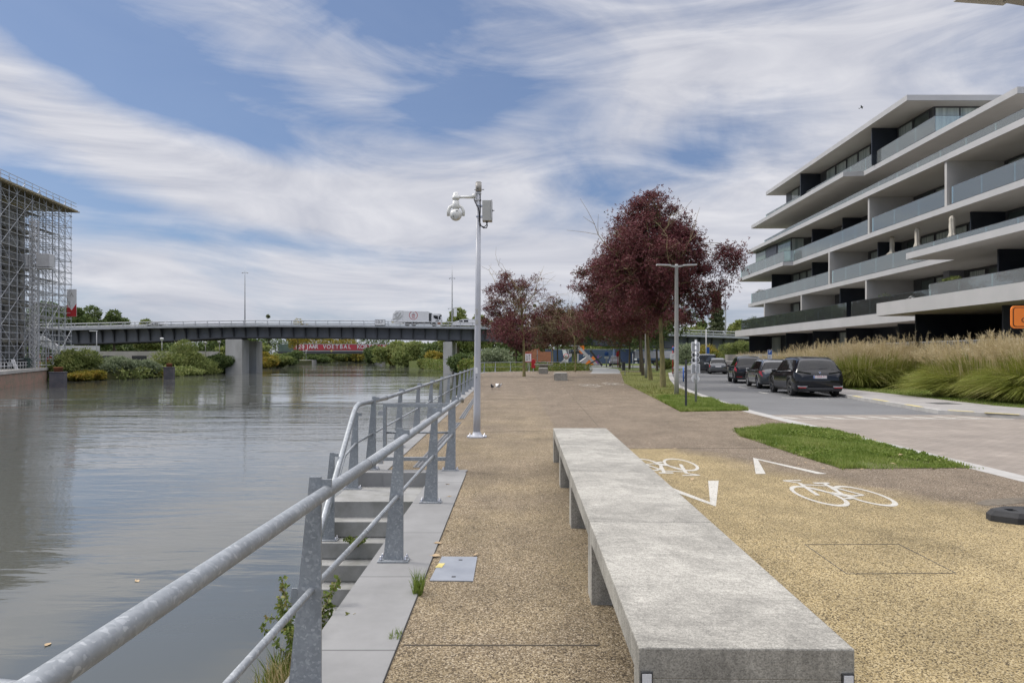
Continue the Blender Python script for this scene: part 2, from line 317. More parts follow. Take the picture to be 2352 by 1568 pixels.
# ------------------------------------------------------------------ mesh builder
class MB:
    def __init__(s): s.v = []; s.f = []; s.sm = []
    def add(s, vs, fs, smooth=False):
        o = len(s.v); s.v += [tuple(v) for v in vs]
        for f in fs: s.f.append(tuple(i+o for i in f)); s.sm.append(smooth)
        return s
    def box(s, x0, x1, y0, y1, z0, z1):
        return s.add([(x0, y0, z0), (x1, y0, z0), (x1, y1, z0), (x0, y1, z0), (x0, y0, z1), (x1, y0, z1), (x1, y1, z1), (x0, y1, z1)],
              [(0, 3, 2, 1), (4, 5, 6, 7), (0, 1, 5, 4), (1, 2, 6, 5), (2, 3, 7, 6), (3, 0, 4, 7)])
    def bbox(s, x0, x1, y0, y1, z0, z1, b=.01):
        "box with chamfered edges"
        bm = bmesh.new(); bmesh.ops.create_cube(bm, size=1)
        for v in bm.verts: v.co = Vector(((x0+x1)/2+v.co.x*(x1-x0), (y0+y1)/2+v.co.y*(y1-y0), (z0+z1)/2+v.co.z*(z1-z0)))
        bmesh.ops.bevel(bm, geom=bm.edges[:], offset=b, segments=2, affect='EDGES', profile=.5)
        bm.verts.index_update()
        s.add([v.co[:] for v in bm.verts], [[v.index for v in f.verts] for f in bm.faces]); bm.free(); return s
    def beam(s, p0, p1, w, h=None):
        h = h or w; p0 = Vector(p0); p1 = Vector(p1); d = (p1-p0).normalized()
        up = Vector((0, 0, 1)) if abs(d.z) < .95 else Vector((0, 1, 0))
        a = d.cross(up).normalized()*w/2; b = a.cross(d).normalized()*h/2
        vs = [p+x*a+y*b for p in (p0, p1) for x, y in ((-1, -1), (1, -1), (1, 1), (-1, 1))]
        return s.add(vs, [(0, 1, 2, 3), (7, 6, 5, 4), (0, 4, 5, 1), (1, 5, 6, 2), (2, 6, 7, 3), (3, 7, 4, 0)])
    def tube(s, p0, p1, r0, r1=None, n=10, cap=True):
        r1 = r0 if r1 is None else r1
        return s.path([p0, p1], [r0, r1], n, cap)
    def path(s, pts, r, n=10, cap=True):
        pts = [Vector(p) for p in pts]; k = len(pts)
        if isinstance(r, (int, float)): r = [r]*k
        vs = []; prev = None
        for i, p in enumerate(pts):
            if i == 0: d = pts[1]-p
            elif i == k-1: d = p-pts[-2]
            else: d = (pts[i+1]-p).normalized()+(p-pts[i-1]).normalized()
            d = d.normalized()
            if prev is None:
                up = Vector((0, 0, 1)) if abs(d.z) < .9 else Vector((1, 0, 0))
                a = d.cross(up).normalized()
            else:
                a = (prev-d*prev.dot(d)).normalized()
            prev = a; b = d.cross(a)
            for j in range(n):
                t = 2*math.pi*j/n; vs.append(p+(a*math.cos(t)+b*math.sin(t))*r[i])
        fs = [(i*n+j, i*n+(j+1) % n, (i+1)*n+(j+1) % n, (i+1)*n+j) for i in range(k-1) for j in range(n)]
        s.add(vs, fs, True)
        if cap:
            s.add(vs[:n], [tuple(range(n))[::-1]]); s.add(vs[-n:], [tuple(range(n))])
        return s
    def lathe(s, prof, c=(0, 0, 0), n=20, axis='Z', smooth=True):
        vs = []
        for (r, h) in prof:
            for j in range(n):
                t = 2*math.pi*j/n; x, y, z = r*math.cos(t), r*math.sin(t), h
                if axis == 'X': x, y, z = z, x, y
                elif axis == 'Y': x, y, z = x, z, y
                vs.append((x+c[0], y+c[1], z+c[2]))
        k = len(prof)
        fs = [(i*n+j, i*n+(j+1) % n, (i+1)*n+(j+1) % n, (i+1)*n+j) for i in range(k-1) for j in range(n)]
        return s.add(vs, fs, smooth)
    def prism(s, poly, z0, z1):
        n = len(poly); vs = [(x, y, z0) for x, y in poly]+[(x, y, z1) for x, y in poly]
        return s.add(vs, [tuple(range(n))[::-1], tuple(range(n, 2*n))]+[(i, (i+1) % n, n+(i+1) % n, n+i) for i in range(n)])
    def prismy(s, poly, y0, y1):
        n = len(poly); vs = [(x, y0, z) for x, z in poly]+[(x, y1, z) for x, z in poly]
        return s.add(vs, [tuple(range(n)), tuple(range(n, 2*n))[::-1]]+[((i+1) % n, i, n+i, n+(i+1) % n) for i in range(n)])
    def prismx(s, poly, x0, x1):
        n = len(poly); vs = [(x0, y, z) for y, z in poly]+[(x1, y, z) for y, z in poly]
        return s.add(vs, [tuple(range(n))[::-1], tuple(range(n, 2*n))]+[(i, (i+1) % n, n+(i+1) % n, n+i) for i in range(n)])
    def sphere(s, c, r, n=14, m=8, sc=(1, 1, 1)):
        vs = []; 
        for i in range(m+1):
            a = math.pi*i/m
            for j in range(n):
                t = 2*math.pi*j/n; vs.append((c[0]+r*sc[0]*math.sin(a)*math.cos(t), c[1]+r*sc[1]*math.sin(a)*math.sin(t), c[2]+r*sc[2]*math.cos(a)))
        return s.add(vs, [(i*n+j, (i+1)*n+j, (i+1)*n+(j+1) % n, i*n+(j+1) % n) for i in range(m) for j in range(n)], True)
    def build(s, name, mat, parent=None, fix=True):
        off = Vector((0, 0, 0)); inv = None
        if parent is not None and parent.get('_world'): off = parent.location
        me = bpy.data.meshes.new(name)
        me.from_pydata([(v[0]-off.x, v[1]-off.y, v[2]-off.z) for v in s.v], [], s.f)
        me.polygons.foreach_set('use_smooth', s.sm)
        if fix:
            bm = bmesh.new(); bm.from_mesh(me); bmesh.ops.remove_doubles(bm, verts=bm.verts, dist=1e-5)
            bmesh.ops.recalc_face_normals(bm, faces=bm.faces); bm.to_mesh(me); bm.free()
        me.materials.append(mat); me.update()
        o = bpy.data.objects.new(name, me); C.objects.link(o)
        if parent is not None: o.parent = parent
        return o
def thing(name, label, cat, loc=(0, 0, 0), rz=0, group=None, world=True):
    o = bpy.data.objects.new(name, None); C.objects.link(o); o.location = loc; o.rotation_euler = (0, 0, rz)
    o.empty_display_size = .2
    o['label'] = label; o['category'] = cat
    if group: o['group'] = group
    if world and rz == 0: o['_world'] = 1
    return o
def tag(o, label, cat, group=None, kind=None):
    o['label'] = label; o['category'] = cat
    if group: o['group'] = group
    if kind: o['kind'] = kind
    return o
def struct(o, label=None, kind='structure'):
    o['kind'] = kind
    if label: o['label'] = label
    return o
def dup(root, loc=None, rz=None, label=None, group=None, scale=None):
    def cp(o, par):
        c = o.copy(); C.objects.link(c)
        if par is not None: c.parent = par
        for ch in o.children: cp(ch, c)
        return c
    r = cp(root, None)
    if loc is not None: r.location = loc
    if rz is not None: r.rotation_euler = (0, 0, rz)
    if scale is not None: r.scale = scale if not isinstance(scale, (int, float)) else (scale,)*3
    if label: r['label'] = label
    if group: r['group'] = group
    return r
def sheet(name, poly, z, mat, z0=None, label=None, kind='structure'):
    m = MB()
    if z0 is None: m.add([(x, y, z) for x, y in poly], [tuple(range(len(poly)))])
    else: m.prism(poly, z0, z)
    o = m.build(name, mat)
    # triangulate ngon
    bm = bmesh.new(); bm.from_mesh(o.data); bmesh.ops.triangulate(bm, faces=bm.faces[:])
    if z0 is None:
        for f in bm.faces:
            if f.normal.z < 0: f.normal_flip()
    bm.to_mesh(o.data); bm.free()
    return struct(o, label, kind)
def text(s, size, loc, rot, mat, parent=None, name='lettering', ext=.002, align='LEFT', sx=1):
    cu = bpy.data.curves.new(name, 'FONT'); cu.body = s; cu.size = size; cu.extrude = ext; cu.align_x = align; cu.align_y = 'BOTTOM'
    o = bpy.data.objects.new(name, cu); C.objects.link(o)
    bpy.context.view_layer.update()
    me = bpy.data.meshes.new_from_object(o.evaluated_get(bpy.context.evaluated_depsgraph_get()))
    bpy.data.objects.remove(o); 
    r = bpy.data.objects.new(name, me); me.materials.clear(); me.materials.append(mat); C.objects.link(r)
    off = parent.location if (parent is not None and parent.get('_world')) else Vector((0, 0, 0))
    r.location = Vector(loc)-off; r.rotation_euler = rot; r.scale = (sx, 1, 1)
    if parent is not None: r.parent = parent
    return r
def np_mesh(name, verts, quads, mat, parent=None, smooth=False):
    k = quads.shape[1]; me = bpy.data.meshes.new(name)
    off = np.array(parent.location[:]) if (parent is not None and parent.get('_world')) else 0
    verts = verts-off
    me.vertices.add(len(verts)); me.vertices.foreach_set('co', verts.astype(np.float32).ravel())
    me.loops.add(quads.size); me.loops.foreach_set('vertex_index', quads.astype(np.int32).ravel())
    me.polygons.add(len(quads)); me.polygons.foreach_set('loop_start', np.arange(0, quads.size, k, dtype=np.int32))
    me.polygons.foreach_set('loop_total', np.full(len(quads), k, dtype=np.int32))
    me.update(calc_edges=True); me.materials.append(mat)
    o = bpy.data.objects.new(name, me); C.objects.link(o)
    if parent is not None: o.parent = parent
    return o
def inpoly(x, y, poly):
    x = np.asarray(x); y = np.asarray(y); r = np.zeros(x.shape, bool); n = len(poly); j = n-1
    for i in range(n):
        xi, yi = poly[i]; xj, yj = poly[j]
        c = ((yi > y) != (yj > y)) & (x < (xj-xi)*(y-yi)/((yj-yi) or 1e-9)+xi)
        r ^= c; j = i
    return r
# ------------------------------------------------------------------ vegetation
def tufts(centers, k, length, width, up, rng, spread=1.0):
    """k small leaves radiating from every centre"""
    n = len(centers); c = np.repeat(centers, k, 0)
    d = rng.normal(size=(n*k, 3)); d[:, 2] += up; d /= np.linalg.norm(d, axis=1)[:, None]
    L = length*rng.uniform(.6, 1.25, (n*k, 1))
    s = np.cross(d, rng.normal(size=(n*k, 3))); s /= np.linalg.norm(s, axis=1)[:, None]
    s *= width*rng.uniform(.7, 1.2, (n*k, 1))
    base = c+d*L*.12; mid = c+d*L*.6; tip = c+d*L
    v = np.stack([base, mid+s, tip, mid-s], 1).reshape(-1, 3)
    q = np.arange(len(v)).reshape(-1, 4)
    return v, q
def crown_pts(n, cen, rad, rng, egg=.35, hollow=.55, flat=-.9):
    out = []
    lobes = rng.normal(size=(max(9, n//7), 3)); lobes /= np.linalg.norm(lobes, axis=1)[:, None]; lobes *= rng.uniform(.35, 1.0, (len(lobes), 1))
    while len(out) < n:
        p = rng.normal(size=3); p /= np.linalg.norm(p); r = hollow+(1-hollow)*rng.uniform()**.7
        p = p*r
        if rng.uniform() < .72: p = lobes[rng.integers(len(lobes))]+rng.normal(size=3)*.17
        if p[2] < flat: continue
        w = 1-egg*p[2] if p[2] > 0 else 1
        w *= 1+.13*math.sin(3*math.atan2(p[1], p[0])+p[2]*4)
        out.append((cen[0]+p[0]*rad[0]*w, cen[1]+p[1]*rad[1]*w, cen[2]+p[2]*rad[2]))
    return np.array(out)
def limb(m, a, b, r0, r1, rng, sag=.15, n=6, seg=4):
    a = np.array(a); b = np.array(b); L = np.linalg.norm(b-a); off = rng.normal(size=3)*L*.06
    pts = []; 
    for i in range(seg+1):
        t = i/seg; p = a*(1-t)+b*t+off*math.sin(math.pi*t); p[2] += sag*L*math.sin(math.pi*t)*.4*(-1 if sag < 0 else 1) - 0
        pts.append(tuple(p))
    m.path(pts, [r0+(r1-r0)*i/seg for i in range(seg+1)], n, False)
    return pts
def tree(name, label, loc, H, th, rad, seed, mat, bark, ncl=70, tpc=60, k=6, ll=.17, lw=.035, tr=.13, cr=.55, egg=.35, group=None,
         off=(0, 0), bare=0, twigs=0, cat='tree', up=.2, lean=(0, 0), extra=(), limbs=9, flat=-.9):
    rng = np.random.default_rng(seed)
    t = thing(name, label, cat, loc, 0, group, world=False)
    m = MB(); tw = MB()
    zc = (H+th*.85)/2; rz = (H-th*.85)/2
    top = (lean[0]+off[0]*.4, lean[1]+off[1]*.4, H*.82)
    tp = []
    for i in range(7):
        s = i/6; tp.append((top[0]*s**1.4+.05*math.sin(seed+i), top[1]*s**1.4+.05*math.cos(seed*2+i), top[2]*s))
    m.path([(0, 0, -.05)]+[(x, y, z) for x, y, z in tp[1:]], [tr*1.15]+[tr*(1-.14*i) for i in range(1, 7)], 10, False)
    cl = crown_pts(ncl, (off[0], off[1], zc), (rad, rad, rz), rng, egg, flat=flat)
    if len(extra): cl = np.vstack([cl, np.array(extra)])
    samples = []
    for i in range(limbs):
        s = rng.uniform(.0, .75); z0 = th*.9+(H*.8-th)*s; q = z0/top[2]
        a = (top[0]*q**1.4, top[1]*q**1.4, z0); ang = 2.4*i+rng.uniform(-.3, .3)
        rr = rad*rng.uniform(.55, .85)*(1-.3*s)
        b = (off[0]+rr*math.cos(ang), off[1]+rr*math.sin(ang), min(H*.93, z0+rr*rng.uniform(.5, 1.0)))
        samples += limb(m, a, b, tr*.5*(1-.5*s), tr*.12, rng)
    samples += tp[3:]
    S = np.array(samples)
    for c in cl:
        j = np.argmin(((S-c)**2).sum(1)+np.maximum(0, S[:, 2]-c[2])*2)
        limb(m, S[j], c, tr*.13, tr*.05, rng, seg=3, n=4)
    for i in range(twigs):   # leafless branches that reach out of the crown
        j = rng.integers(len(S)); a = S[j]; d = rng.normal(size=3); d[2] = abs(d[2])+.6; d /= np.linalg.norm(d); L = rng.uniform(1.2, 2.6)
        p = limb(tw, a, a+d*L, tr*.22, tr*.08, rng, seg=3, n=4)
        for g in range(6):
            q = np.array(p[1+g % 3]); e = d+rng.normal(size=3)*.5; limb(tw, q, q+e*rng.uniform(.4, .9), tr*.10, tr*.05, rng, seg=2, n=3)
    cc = []
    for c in cl:
        if rng.uniform() < bare: continue
        sc = cr*rng.uniform(.65, 1.25)
        cc.append(c+rng.normal(size=(int(tpc*rng.uniform(.7, 1.3)), 3))*np.array([sc, sc, sc*.7])*.6)
    v, q = tufts(np.vstack(cc), k, ll, lw, up, rng)
    m.build('trunk', bark, t, fix=False)
    if twigs: tw.build('bare_branches', M['twig'], t, fix=False)
    np_mesh('crown', v, q, mat, t)
    return t
def shrub(name, label, loc, w, d, h, seed, mat, n=2600, k=4, ll=.35, lw=.07, group=None, cat='shrub', up=.5, lobes=9, stems=True):
    rng = np.random.default_rng(seed); t = thing(name, label, cat, loc, 0, group, world=False)
    lob = []
    for i in range(lobes):
        a = rng.uniform(0, 6.28); r = rng.uniform(.1, .72); s = rng.uniform(.3, .52)
        lob.append((w/2*r*math.cos(a), d/2*r*math.sin(a), h*rng.uniform(.22, .98-s*.55)*(1-.35*r), s))
    pts = []
    for i in range(n):
        x, y, z, s = lob[rng.integers(lobes)]
        p = rng.normal(size=3); p /= np.linalg.norm(p); r = rng.uniform(.55, 1)**.5*(1+.25*rng.normal()*.5)
        q = np.array((x+p[0]*r*s*w/2, y+p[1]*r*s*d/2, z+p[2]*r*s*h*.55))
        if q[2] < .02: q[2] = rng.uniform(0, .3)*h*.4
        pts.append(q)
    v, q = tufts(np.array(pts), k, ll, lw, up, rng)
    np_mesh('foliage', v, q, mat, t)
    m = MB()
    for x, y, z, s in lob: limb(m, (x*.15, y*.15, -.2), (x, y, z+.3*s*h), .05, .015, rng, seg=3, n=4)
    m.build('stems', M['barkdark'], t, fix=False)
    return t
def blades(poly, n, h, w, rng, z, dens=None):
    xs = [p[0] for p in poly]; ys = [p[1] for p in poly]
    x = rng.uniform(min(xs), max(xs), n*2); y = rng.uniform(min(ys), max(ys), n*2)
    k = inpoly(x, y, poly)
    if dens is not None: k &= rng.uniform(size=x.shape) < dens(x, y)
    x = x[k][:n]; y = y[k][:n]; m = len(x)
    a = rng.uniform(0, 6.283, m); H = h*rng.uniform(.4, 1.3, m)*(1+.5*np.sin(x*2.1+1.3)*np.sin(y*1.7)); W = w*rng.uniform(.6, 1.4, m)
    la = rng.uniform(0, 6.283, m); ln = H*rng.uniform(.1, .75, m)
    b = np.stack([x, y, np.full(m, z)], 1); s = np.stack([np.cos(a)*W, np.sin(a)*W, np.zeros(m)], 1)
    l = np.stack([np.cos(la)*ln, np.sin(la)*ln, H], 1)
    v = np.stack([b-s, b+s, b+s*.6+l*np.array([.45, .45, .6]), b-s*.6+l*np.array([.45, .45, .6]), b+l], 1)
    v = v.reshape(-1, 3); i = np.arange(m)*5
    t = np.concatenate([np.stack([i, i+1, i+2], 1), np.stack([i, i+2, i+3], 1), np.stack([i+3, i+2, i+4], 1)])
    return v, t
def orn_grass(name, label, loc, h, r, seed, nb=1500, npl=120, group=None, lean=(0, 0), bw=.012):
    rng = np.random.default_rng(seed); t = thing(name, label, 'ornamental grass', loc, 0, group, world=False)
    def ribbons(n, L0, L1, droop, rw, w, segs=5, r0=.35):
        a = rng.uniform(0, 6.283, n); rr = np.sqrt(rng.uniform(0, 1, n))*r*r0*1.5
        L = rng.uniform(L0, L1, n); tilt = rng.uniform(.05, 1, n)**.8*droop
        base = np.stack([rr*np.cos(a), rr*np.sin(a), np.zeros(n)], 1)
        d = np.stack([np.cos(a)+lean[0], np.sin(a)+lean[1]], 1); pts = []
        for i in range(segs+1):
            s = i/segs; out = L*tilt*(s**1.6)*rw; z = L*(s-.5*tilt*s**2.4*.95)
            pts.append(np.stack([base[:, 0]+d[:, 0]*out, base[:, 1]+d[:, 1]*out, np.maximum(z, .03)], 1))
        side = np.stack([-d[:, 1], d[:, 0], rng.normal(size=n)*.6], 1); side /= np.linalg.norm(side, axis=1)[:, None]
        return pts, side
    pts, side = ribbons(nb, h*.55, h*1.05, 1.5, .50, bw)
    sk, sks = ribbons(nb//3, h*.5, h*.8, 1.9, .55, bw, r0=.55)
    pts = [np.vstack([a_, b_]) for a_, b_ in zip(pts, sk)]; side = np.vstack([side, sks])
    segs = len(pts)-1; V = []; 
    for i, p in enumerate(pts):
        ww = bw*(1-.8*(i/segs)**2); V += [p-side*ww, p+side*ww]
    V = np.stack(V, 1); n = len(V); v = V.reshape(-1, 3); st = 2*(segs+1); b = np.arange(n)*st; Q = []
    for i in range(segs): Q.append(np.stack([b+2*i, b+2*i+1, b+2*i+3, b+2*i+2], 1))
    np_mesh('blades', v, np.concatenate(Q), M['misc'], t)
    pts, side = ribbons(npl, h*.98, h*1.28, .62, .5, .01, r0=.6)
    v2 = []; q2 = []; m = MB()
    end = pts[-1]; prev = pts[-2]
    cs = []
    dirs = end-prev; dirs /= np.linalg.norm(dirs, axis=1)[:, None]
    K = 24
    s = rng.uniform(-.02, 1, (npl, K, 1)); base = prev[:, None, :]*(1-s)+end[:, None, :]*s
    dd = dirs[:, None, :]*.8+rng.normal(size=(npl, K, 3))*.38; ln = rng.uniform(.06, .16, (npl, K, 1))*(h/2)
    tip = base+dd*ln; sd = np.cross(dd, rng.normal(size=(npl, K, 3))); sd /= np.linalg.norm(sd, axis=2)[:, :, None]; sd *= .0065
    V = np.stack([base, (base+tip)/2+sd, tip, (base+tip)/2-sd], 2).reshape(-1, 3)
    np_mesh('plumes', V, np.arange(len(V)).reshape(-1, 4), M['plume'], t)
    V = []
    for i, p in enumerate(pts[1:]): V += [p-side*.004, p+side*.004]
    V = np.stack(V, 1); n = len(V); st = V.shape[1]; v = V.reshape(-1, 3); b = np.arange(n)*st
    np_mesh('stalks', v, np.concatenate([np.stack([b+2*i, b+2*i+1, b+2*i+3, b+2*i+2], 1) for i in range(st//2-1)]), M['plume'], t)
    return t

# ------------------------------------------------------------------ terrain, river, paving
W = -2.4
sheet('water', [(-2500, -200), (1500, -200), (1500, 3000), (-2500, 3000)], W, M['water'], label='calm grey green river water')
right_edge = [(-1.19, -60), (-1.19, 6.2), (-1.14, 9.62), (-2.28, 9.63), (-2.33, 38), (-3.3, 58), (-3.5, 66), (-2.9, 71), (-.5, 73.8), (4, 76.5), (5, 80), (1, 95), (-5, 120), (-10, 150), (-13, 172), (-30, 227), (-57, 317), (-69, 372), (-80, 420), (-104, 500)]
land = right_edge+[(-104, 3000), (1400, 3000), (1400, -60)]
sheet('ground', land, -.10, M['field'], -3.2, 'grass covered ground of the right bank')
left_edge = [(6, -60), (-22.6, 0), (-63.7, 85), (-77.5, 113.5), (-72, 116), (-68, 120), (-70, 140), (-73, 171), (-85, 231), (-101, 317), (-110, 373), (-112, 385), (-150, 500)]
sheet('ground', [(-400, -60)]+left_edge[:4]+[(-400, 113.5)], -.25, M['rawconc'], -3.2, 'concrete quay platform below the scaffolded building')
sheet('ground', left_edge[3:]+[(-150, 3000), (-2400, 3000), (-2400, 113.5)], -.6, M['soil'], -3.2, 'wooded left river bank')
sheet('ground', [(-150, 500.5), (-104, 500.5), (-104, 3000), (-150, 3000)], -.6, M['soil'], -3.2, 'far bank closing the river bend')
sheet('quay_wall', [(-22.4, 0), (-63.5, 85.1), (-77.45, 113.9), (-77.6, 113.5), (-63.8, 85), (-22.7, 0)], -.62, M['quaybrick'], -3.0)
o = bpy.data.objects['quay_wall']; tag(o, 'weathered brown brick quay wall below the left bank railing', 'wall', kind='thing')
for i in range(1):
    m = MB()
    a = Vector((-22.2, 0)); b = Vector((-63.5, 85)); c = Vector((-77.3, 113.6))
    for p, q in ((a, b), (b, c)):
        d = (q-p).normalized(); nrm = Vector((d.y, -d.x))*.15; e = Vector((-d.y, d.x))*.9
        m.prism([tuple(p+nrm), tuple(q+nrm), tuple(q+e), tuple(p+e)], -.62, -.2)
    struct(m.build('quay_coping', M['rawconc']), 'pale concrete edge beam on top of the left quay wall')

prom = [(-.655, -3), (-.64, 9.6), (-1.8, 9.62), (-1.86, 38), (-2.85, 58), (-3.0, 66), (-2.5, 70.5), (-.3, 73.2), (4.2, 75.9), (9.5, 79), (14.5, 76), (10.6, 57), (8.5, 45), (8.15, 32), (7.35, 25.5), (6.95, 20.6), (6.72, 9), (6.6, -3)]
sheet('pavement', prom, 0, M['paving'], -.2, 'promenade paving of exposed yellow and brown aggregate')
sheet('path', [G(1355, 858), G(1423, 858), G(1425, 852.5), G(1418, 847), G(1390, 844), G(1340, 842), G(1322, 843.5), G(1350, 848), G(1360, 853)], .004, M['path'], label='grey asphalt cycle path beyond the paving')
# coping strips
sheet('coping', [(-1.19, -3), (-.66, -3), (-.645, 9.62), (-1.10, 9.62)], .012, M['coping'], -.35, 'grey bluestone coping beside the stairs')
sheet('coping', [(-2.28, 9.62), (-1.80, 9.62), (-1.86, 38), (-2.85, 58), (-3.0, 66), (-2.5, 70.5), (-.3, 73.2), (4.2, 75.9), (4, 76.4), (-.5, 73.7), (-2.9, 70.9), (-3.46, 66), (-3.3, 58), (-2.33, 38)], .012, M['coping'], -.35, 'grey bluestone coping along the quay edge beyond the stairs')
sheet('coping', [(-1.81, 9.60), (-1.10, 9.60), (-.66, 9.625), (-.64, 9.86), (-1.81, 9.86)], .014, M['coping'], -.19, label='bluestone threshold strip at the top of the stairs')
sheet('quay_wall', [(-2.26, 9.63), (-1.15, 9.63), (-1.15, -3), (-1.2, -3), (-1.2, 9.3), (-2.26, 9.3)][::-1], -.36, M['step'], -3.0, 'grey stone quay wall under the coping around the river stairs'); o = bpy.data.objects['quay_wall.001']; o['kind'] = 'thing'; o['category'] = 'wall'
# stairs
t = thing('river_stairs', 'grey bluestone stairs leading down from the promenade to the river', 'stairs', (-1.7, 9.6, 0))
m = MB(); m.box(-2.3, -1.12, 8.62, 9.62, -3, -.184); m.build('landing', M['step'], t)
rg = .235
for i in range(11):
    m = MB(); z = -.184-.196*(i+1); y1 = 8.62-rg*i
    m.bbox(-2.3, -1.13, y1-rg, y1+.02, z-.19, z, .008); m.box(-2.28, -1.14, y1-rg+.02, y1, -3, z-.19); m.build('step', M['step'], t)
m = MB(); m.box(-1.28, -1.20, 4.2, 6.0, -3, -.25); tag(m.build('quay_wall', M['step']), 'short stone wall end beside the lowest stair treads', 'wall', kind='thing')

# drain channel, cover plates
for (y0, y1, x0, x1) in ((10.1, 17.0, -1.47, -1.40), (18.0, 31.0, -1.40, -1.60)):
    t = thing('drain_channel', 'slotted steel drain strip in the paving, %s the quay gate' % ('nearest' if y0 < 12 else 'farther from'), 'drain', (x0, y0, 0))
    a = (x1-x0)/(y1-y0)
    m = MB(); m.prism([(x0, y0), (x0+.14, y0), (x1+.14, y1), (x1, y1)], .001, .006); m.build('channel', M['dark'], t)
    m = MB()
    for s in (0, .06, .125): m.prism([(x0+s, y0), (x0+s+.018, y0), (x1+s+.018, y1), (x1+s, y1)], .0062, .012)
    n = int((y1-y0)/.12)
    for i in range(n):
        y = y0+.12*i; x = x0+a*.12*i; m.box(x, x+.14, y, y+.03, .0062, .011)
    m.build('grate', M['drain'], t)
t = thing('cover_plate', 'flat grey steel cover plate with a small yellow sticker beside the coping', 'cover plate', (-.44, 5.3, 0))
m = MB(); m.prism([(-.605, 5.01), (-.285, 5.0), (-.285, 5.60), (-.575, 5.61)], .001, .008); m.build('plate', pm('plate_steel', (.33, .35, .38), (.28, .30, .33), 5, .5, .4), t)
m = MB(); m.prism([(-.60, 5.31), (-.545, 5.31), (-.53, 5.42), (-.58, 5.42)], .009, .010); m.build('sticker', M['yellowmark'], t)
m = MB(); m.box(-.45, -.42, 5.08, 5.10, .0082, .010); m.build('lifting_slot', M['black'], t); m = MB(); m.box(-.43, -.40, 5.5, 5.52, .0082, .010); m.build('lifting_slot', M['black'], t)
t = thing('inspection_cover', 'square inspection cover filled with aggregate in the yellow paving', 'inspection cover', (2.95, 5.6, 0))
m = MB(); 
for a, b in (((2.54, 5.18), (3.38, 5.2)), ((3.38, 5.2), (3.40, 6.0)), ((3.40, 6.0), (2.57, 5.99)), ((2.57, 5.99), (2.54, 5.18))): m.beam((*a, .0015), (*b, .0015), .005, .003)
m.build('frame', M['dark'], t)
# paving joints
m = MB()
for a, b in (((1.2, 12.2), (6.2, 12.3)), ((-.62, 14.9), (.75, 15.1)), ((-.62, 3.9), (.5, 3.9)), ((1.9, 12.3), (3.6, 60)), ((3.0, 17.3), (4.8, 17.3)), ((-1.5, 26), (4.5, 26.2)), ((-1.7, 36), (2, 46)), ((-2, 44), (6, 44.5)), ((-2.5, 55), (7, 56))):
    m.beam((*a, .001), (*b, .001), .012, .005)
struct(m.build('paving_joints', pm('joint_dark', (.09, .075, .055), None, 8, .9)), 'thin saw cut joints in the paving')

# gutter, road, brick paving
gl = [(6.6, -3), (6.72, 9), (6.95, 20.6)]; 
verge_r = [G(1719, 942.6), G(1639.8, 921.5), G(1582.8, 901), G(1549.8, 886), G(1537.8, 871), G(1534.8, 856)]
def offset(poly, d):
    out = []
    for i, p in enumerate(poly):
        a = Vector(poly[max(0, i-1)]); b = Vector(poly[min(len(poly)-1, i+1)]); t_ = (b-a).normalized(); out.append((p[0]+t_.y*d, p[1]-t_.x*d))
    return out
kl = gl+verge_r[1:]+[(24, 92), (36, 104)]
ko = offset(kl, .34)
sheet('gutter', kl+ko[::-1], .004, M['kerb'], -.2, 'pale concrete edging strip between paving and road')
kr = [(15.5, -3), (15.2, 14), (13.85, 18.3), (12.55, 20.1), (12.75, 21.6), (13.45, 26.5), (13.9, 29), (14.8, 34), (16.25, 43), (18.2, 54), (21, 66), (24.6, 78), (33, 92), (45, 100)]
road = ko+kr[::-1]
sheet('road', [p for p in ko[2:]]+[p for p in kr[::-1][:-2]]+[(13.0, 19.8), (7.25, 19.8)], -.05, M['asphalt'], -.2, 'grey asphalt road curving away past the parked cars')
sheet('road', [(6.94, -3), (7.06, 9), (7.28, 19.795), (13.0, 19.795), (13.85, 18.3), (15.2, 14), (15.5, -3)], -.046, M['brickpave'], -.2, 'road section paved with pinkish brown bricks')
sheet('road', [(24, 92), (36, 104), (60, 118), (120, 125), (120, 135), (40, 132), (5, 122), (-4, 120), (-4, 114), (14, 112)], -.055, M['asphalt'], -.2, 'far side road crossing beyond the trees')
kin = offset(kr, .16)
sheet('kerb', kr+kin[::-1], .07, M['kerb'], -.2, 'raised concrete kerb beside the parked cars')
so = [(17.8, -3), (17.4, 14), (15.9, 19.6), (15.5, 22), (15.9, 27), (16.25, 33), (17.2, 38), (18.4, 44), (20.3, 54), (23, 66), (26.6, 78), (35, 94), (47, 102)]
sheet('sidewalk', kin+so[::-1], .066, M['side'], -.2, 'grey slab sidewalk behind the kerb')
sheet('lawn', so+[(60, 104), (60, -3)], .062, M['lawn'], -.2, 'lawn behind the sidewalk')
m = MB()
for a, b in (((13.2, 19.15), (13.7, 18.5)), ((12.72, 20.0), (13.1, 19.45)), ((12.72, 21.3), (12.88, 22.4)), ((13.1, 23.9), (13.28, 25.2)), ((13.45, 26.4), (13.6, 27.3)), ((14.4, 16.7), (14.75, 15.7))):
    a = Vector(a); b = Vector(b); m.beam((a.x+.06, a.y, .073), (b.x+.06, b.y, .073), .13, .006)
struct(m.build('kerb_marking', M['yellowmark']), 'faded yellow dashes painted on the kerb')
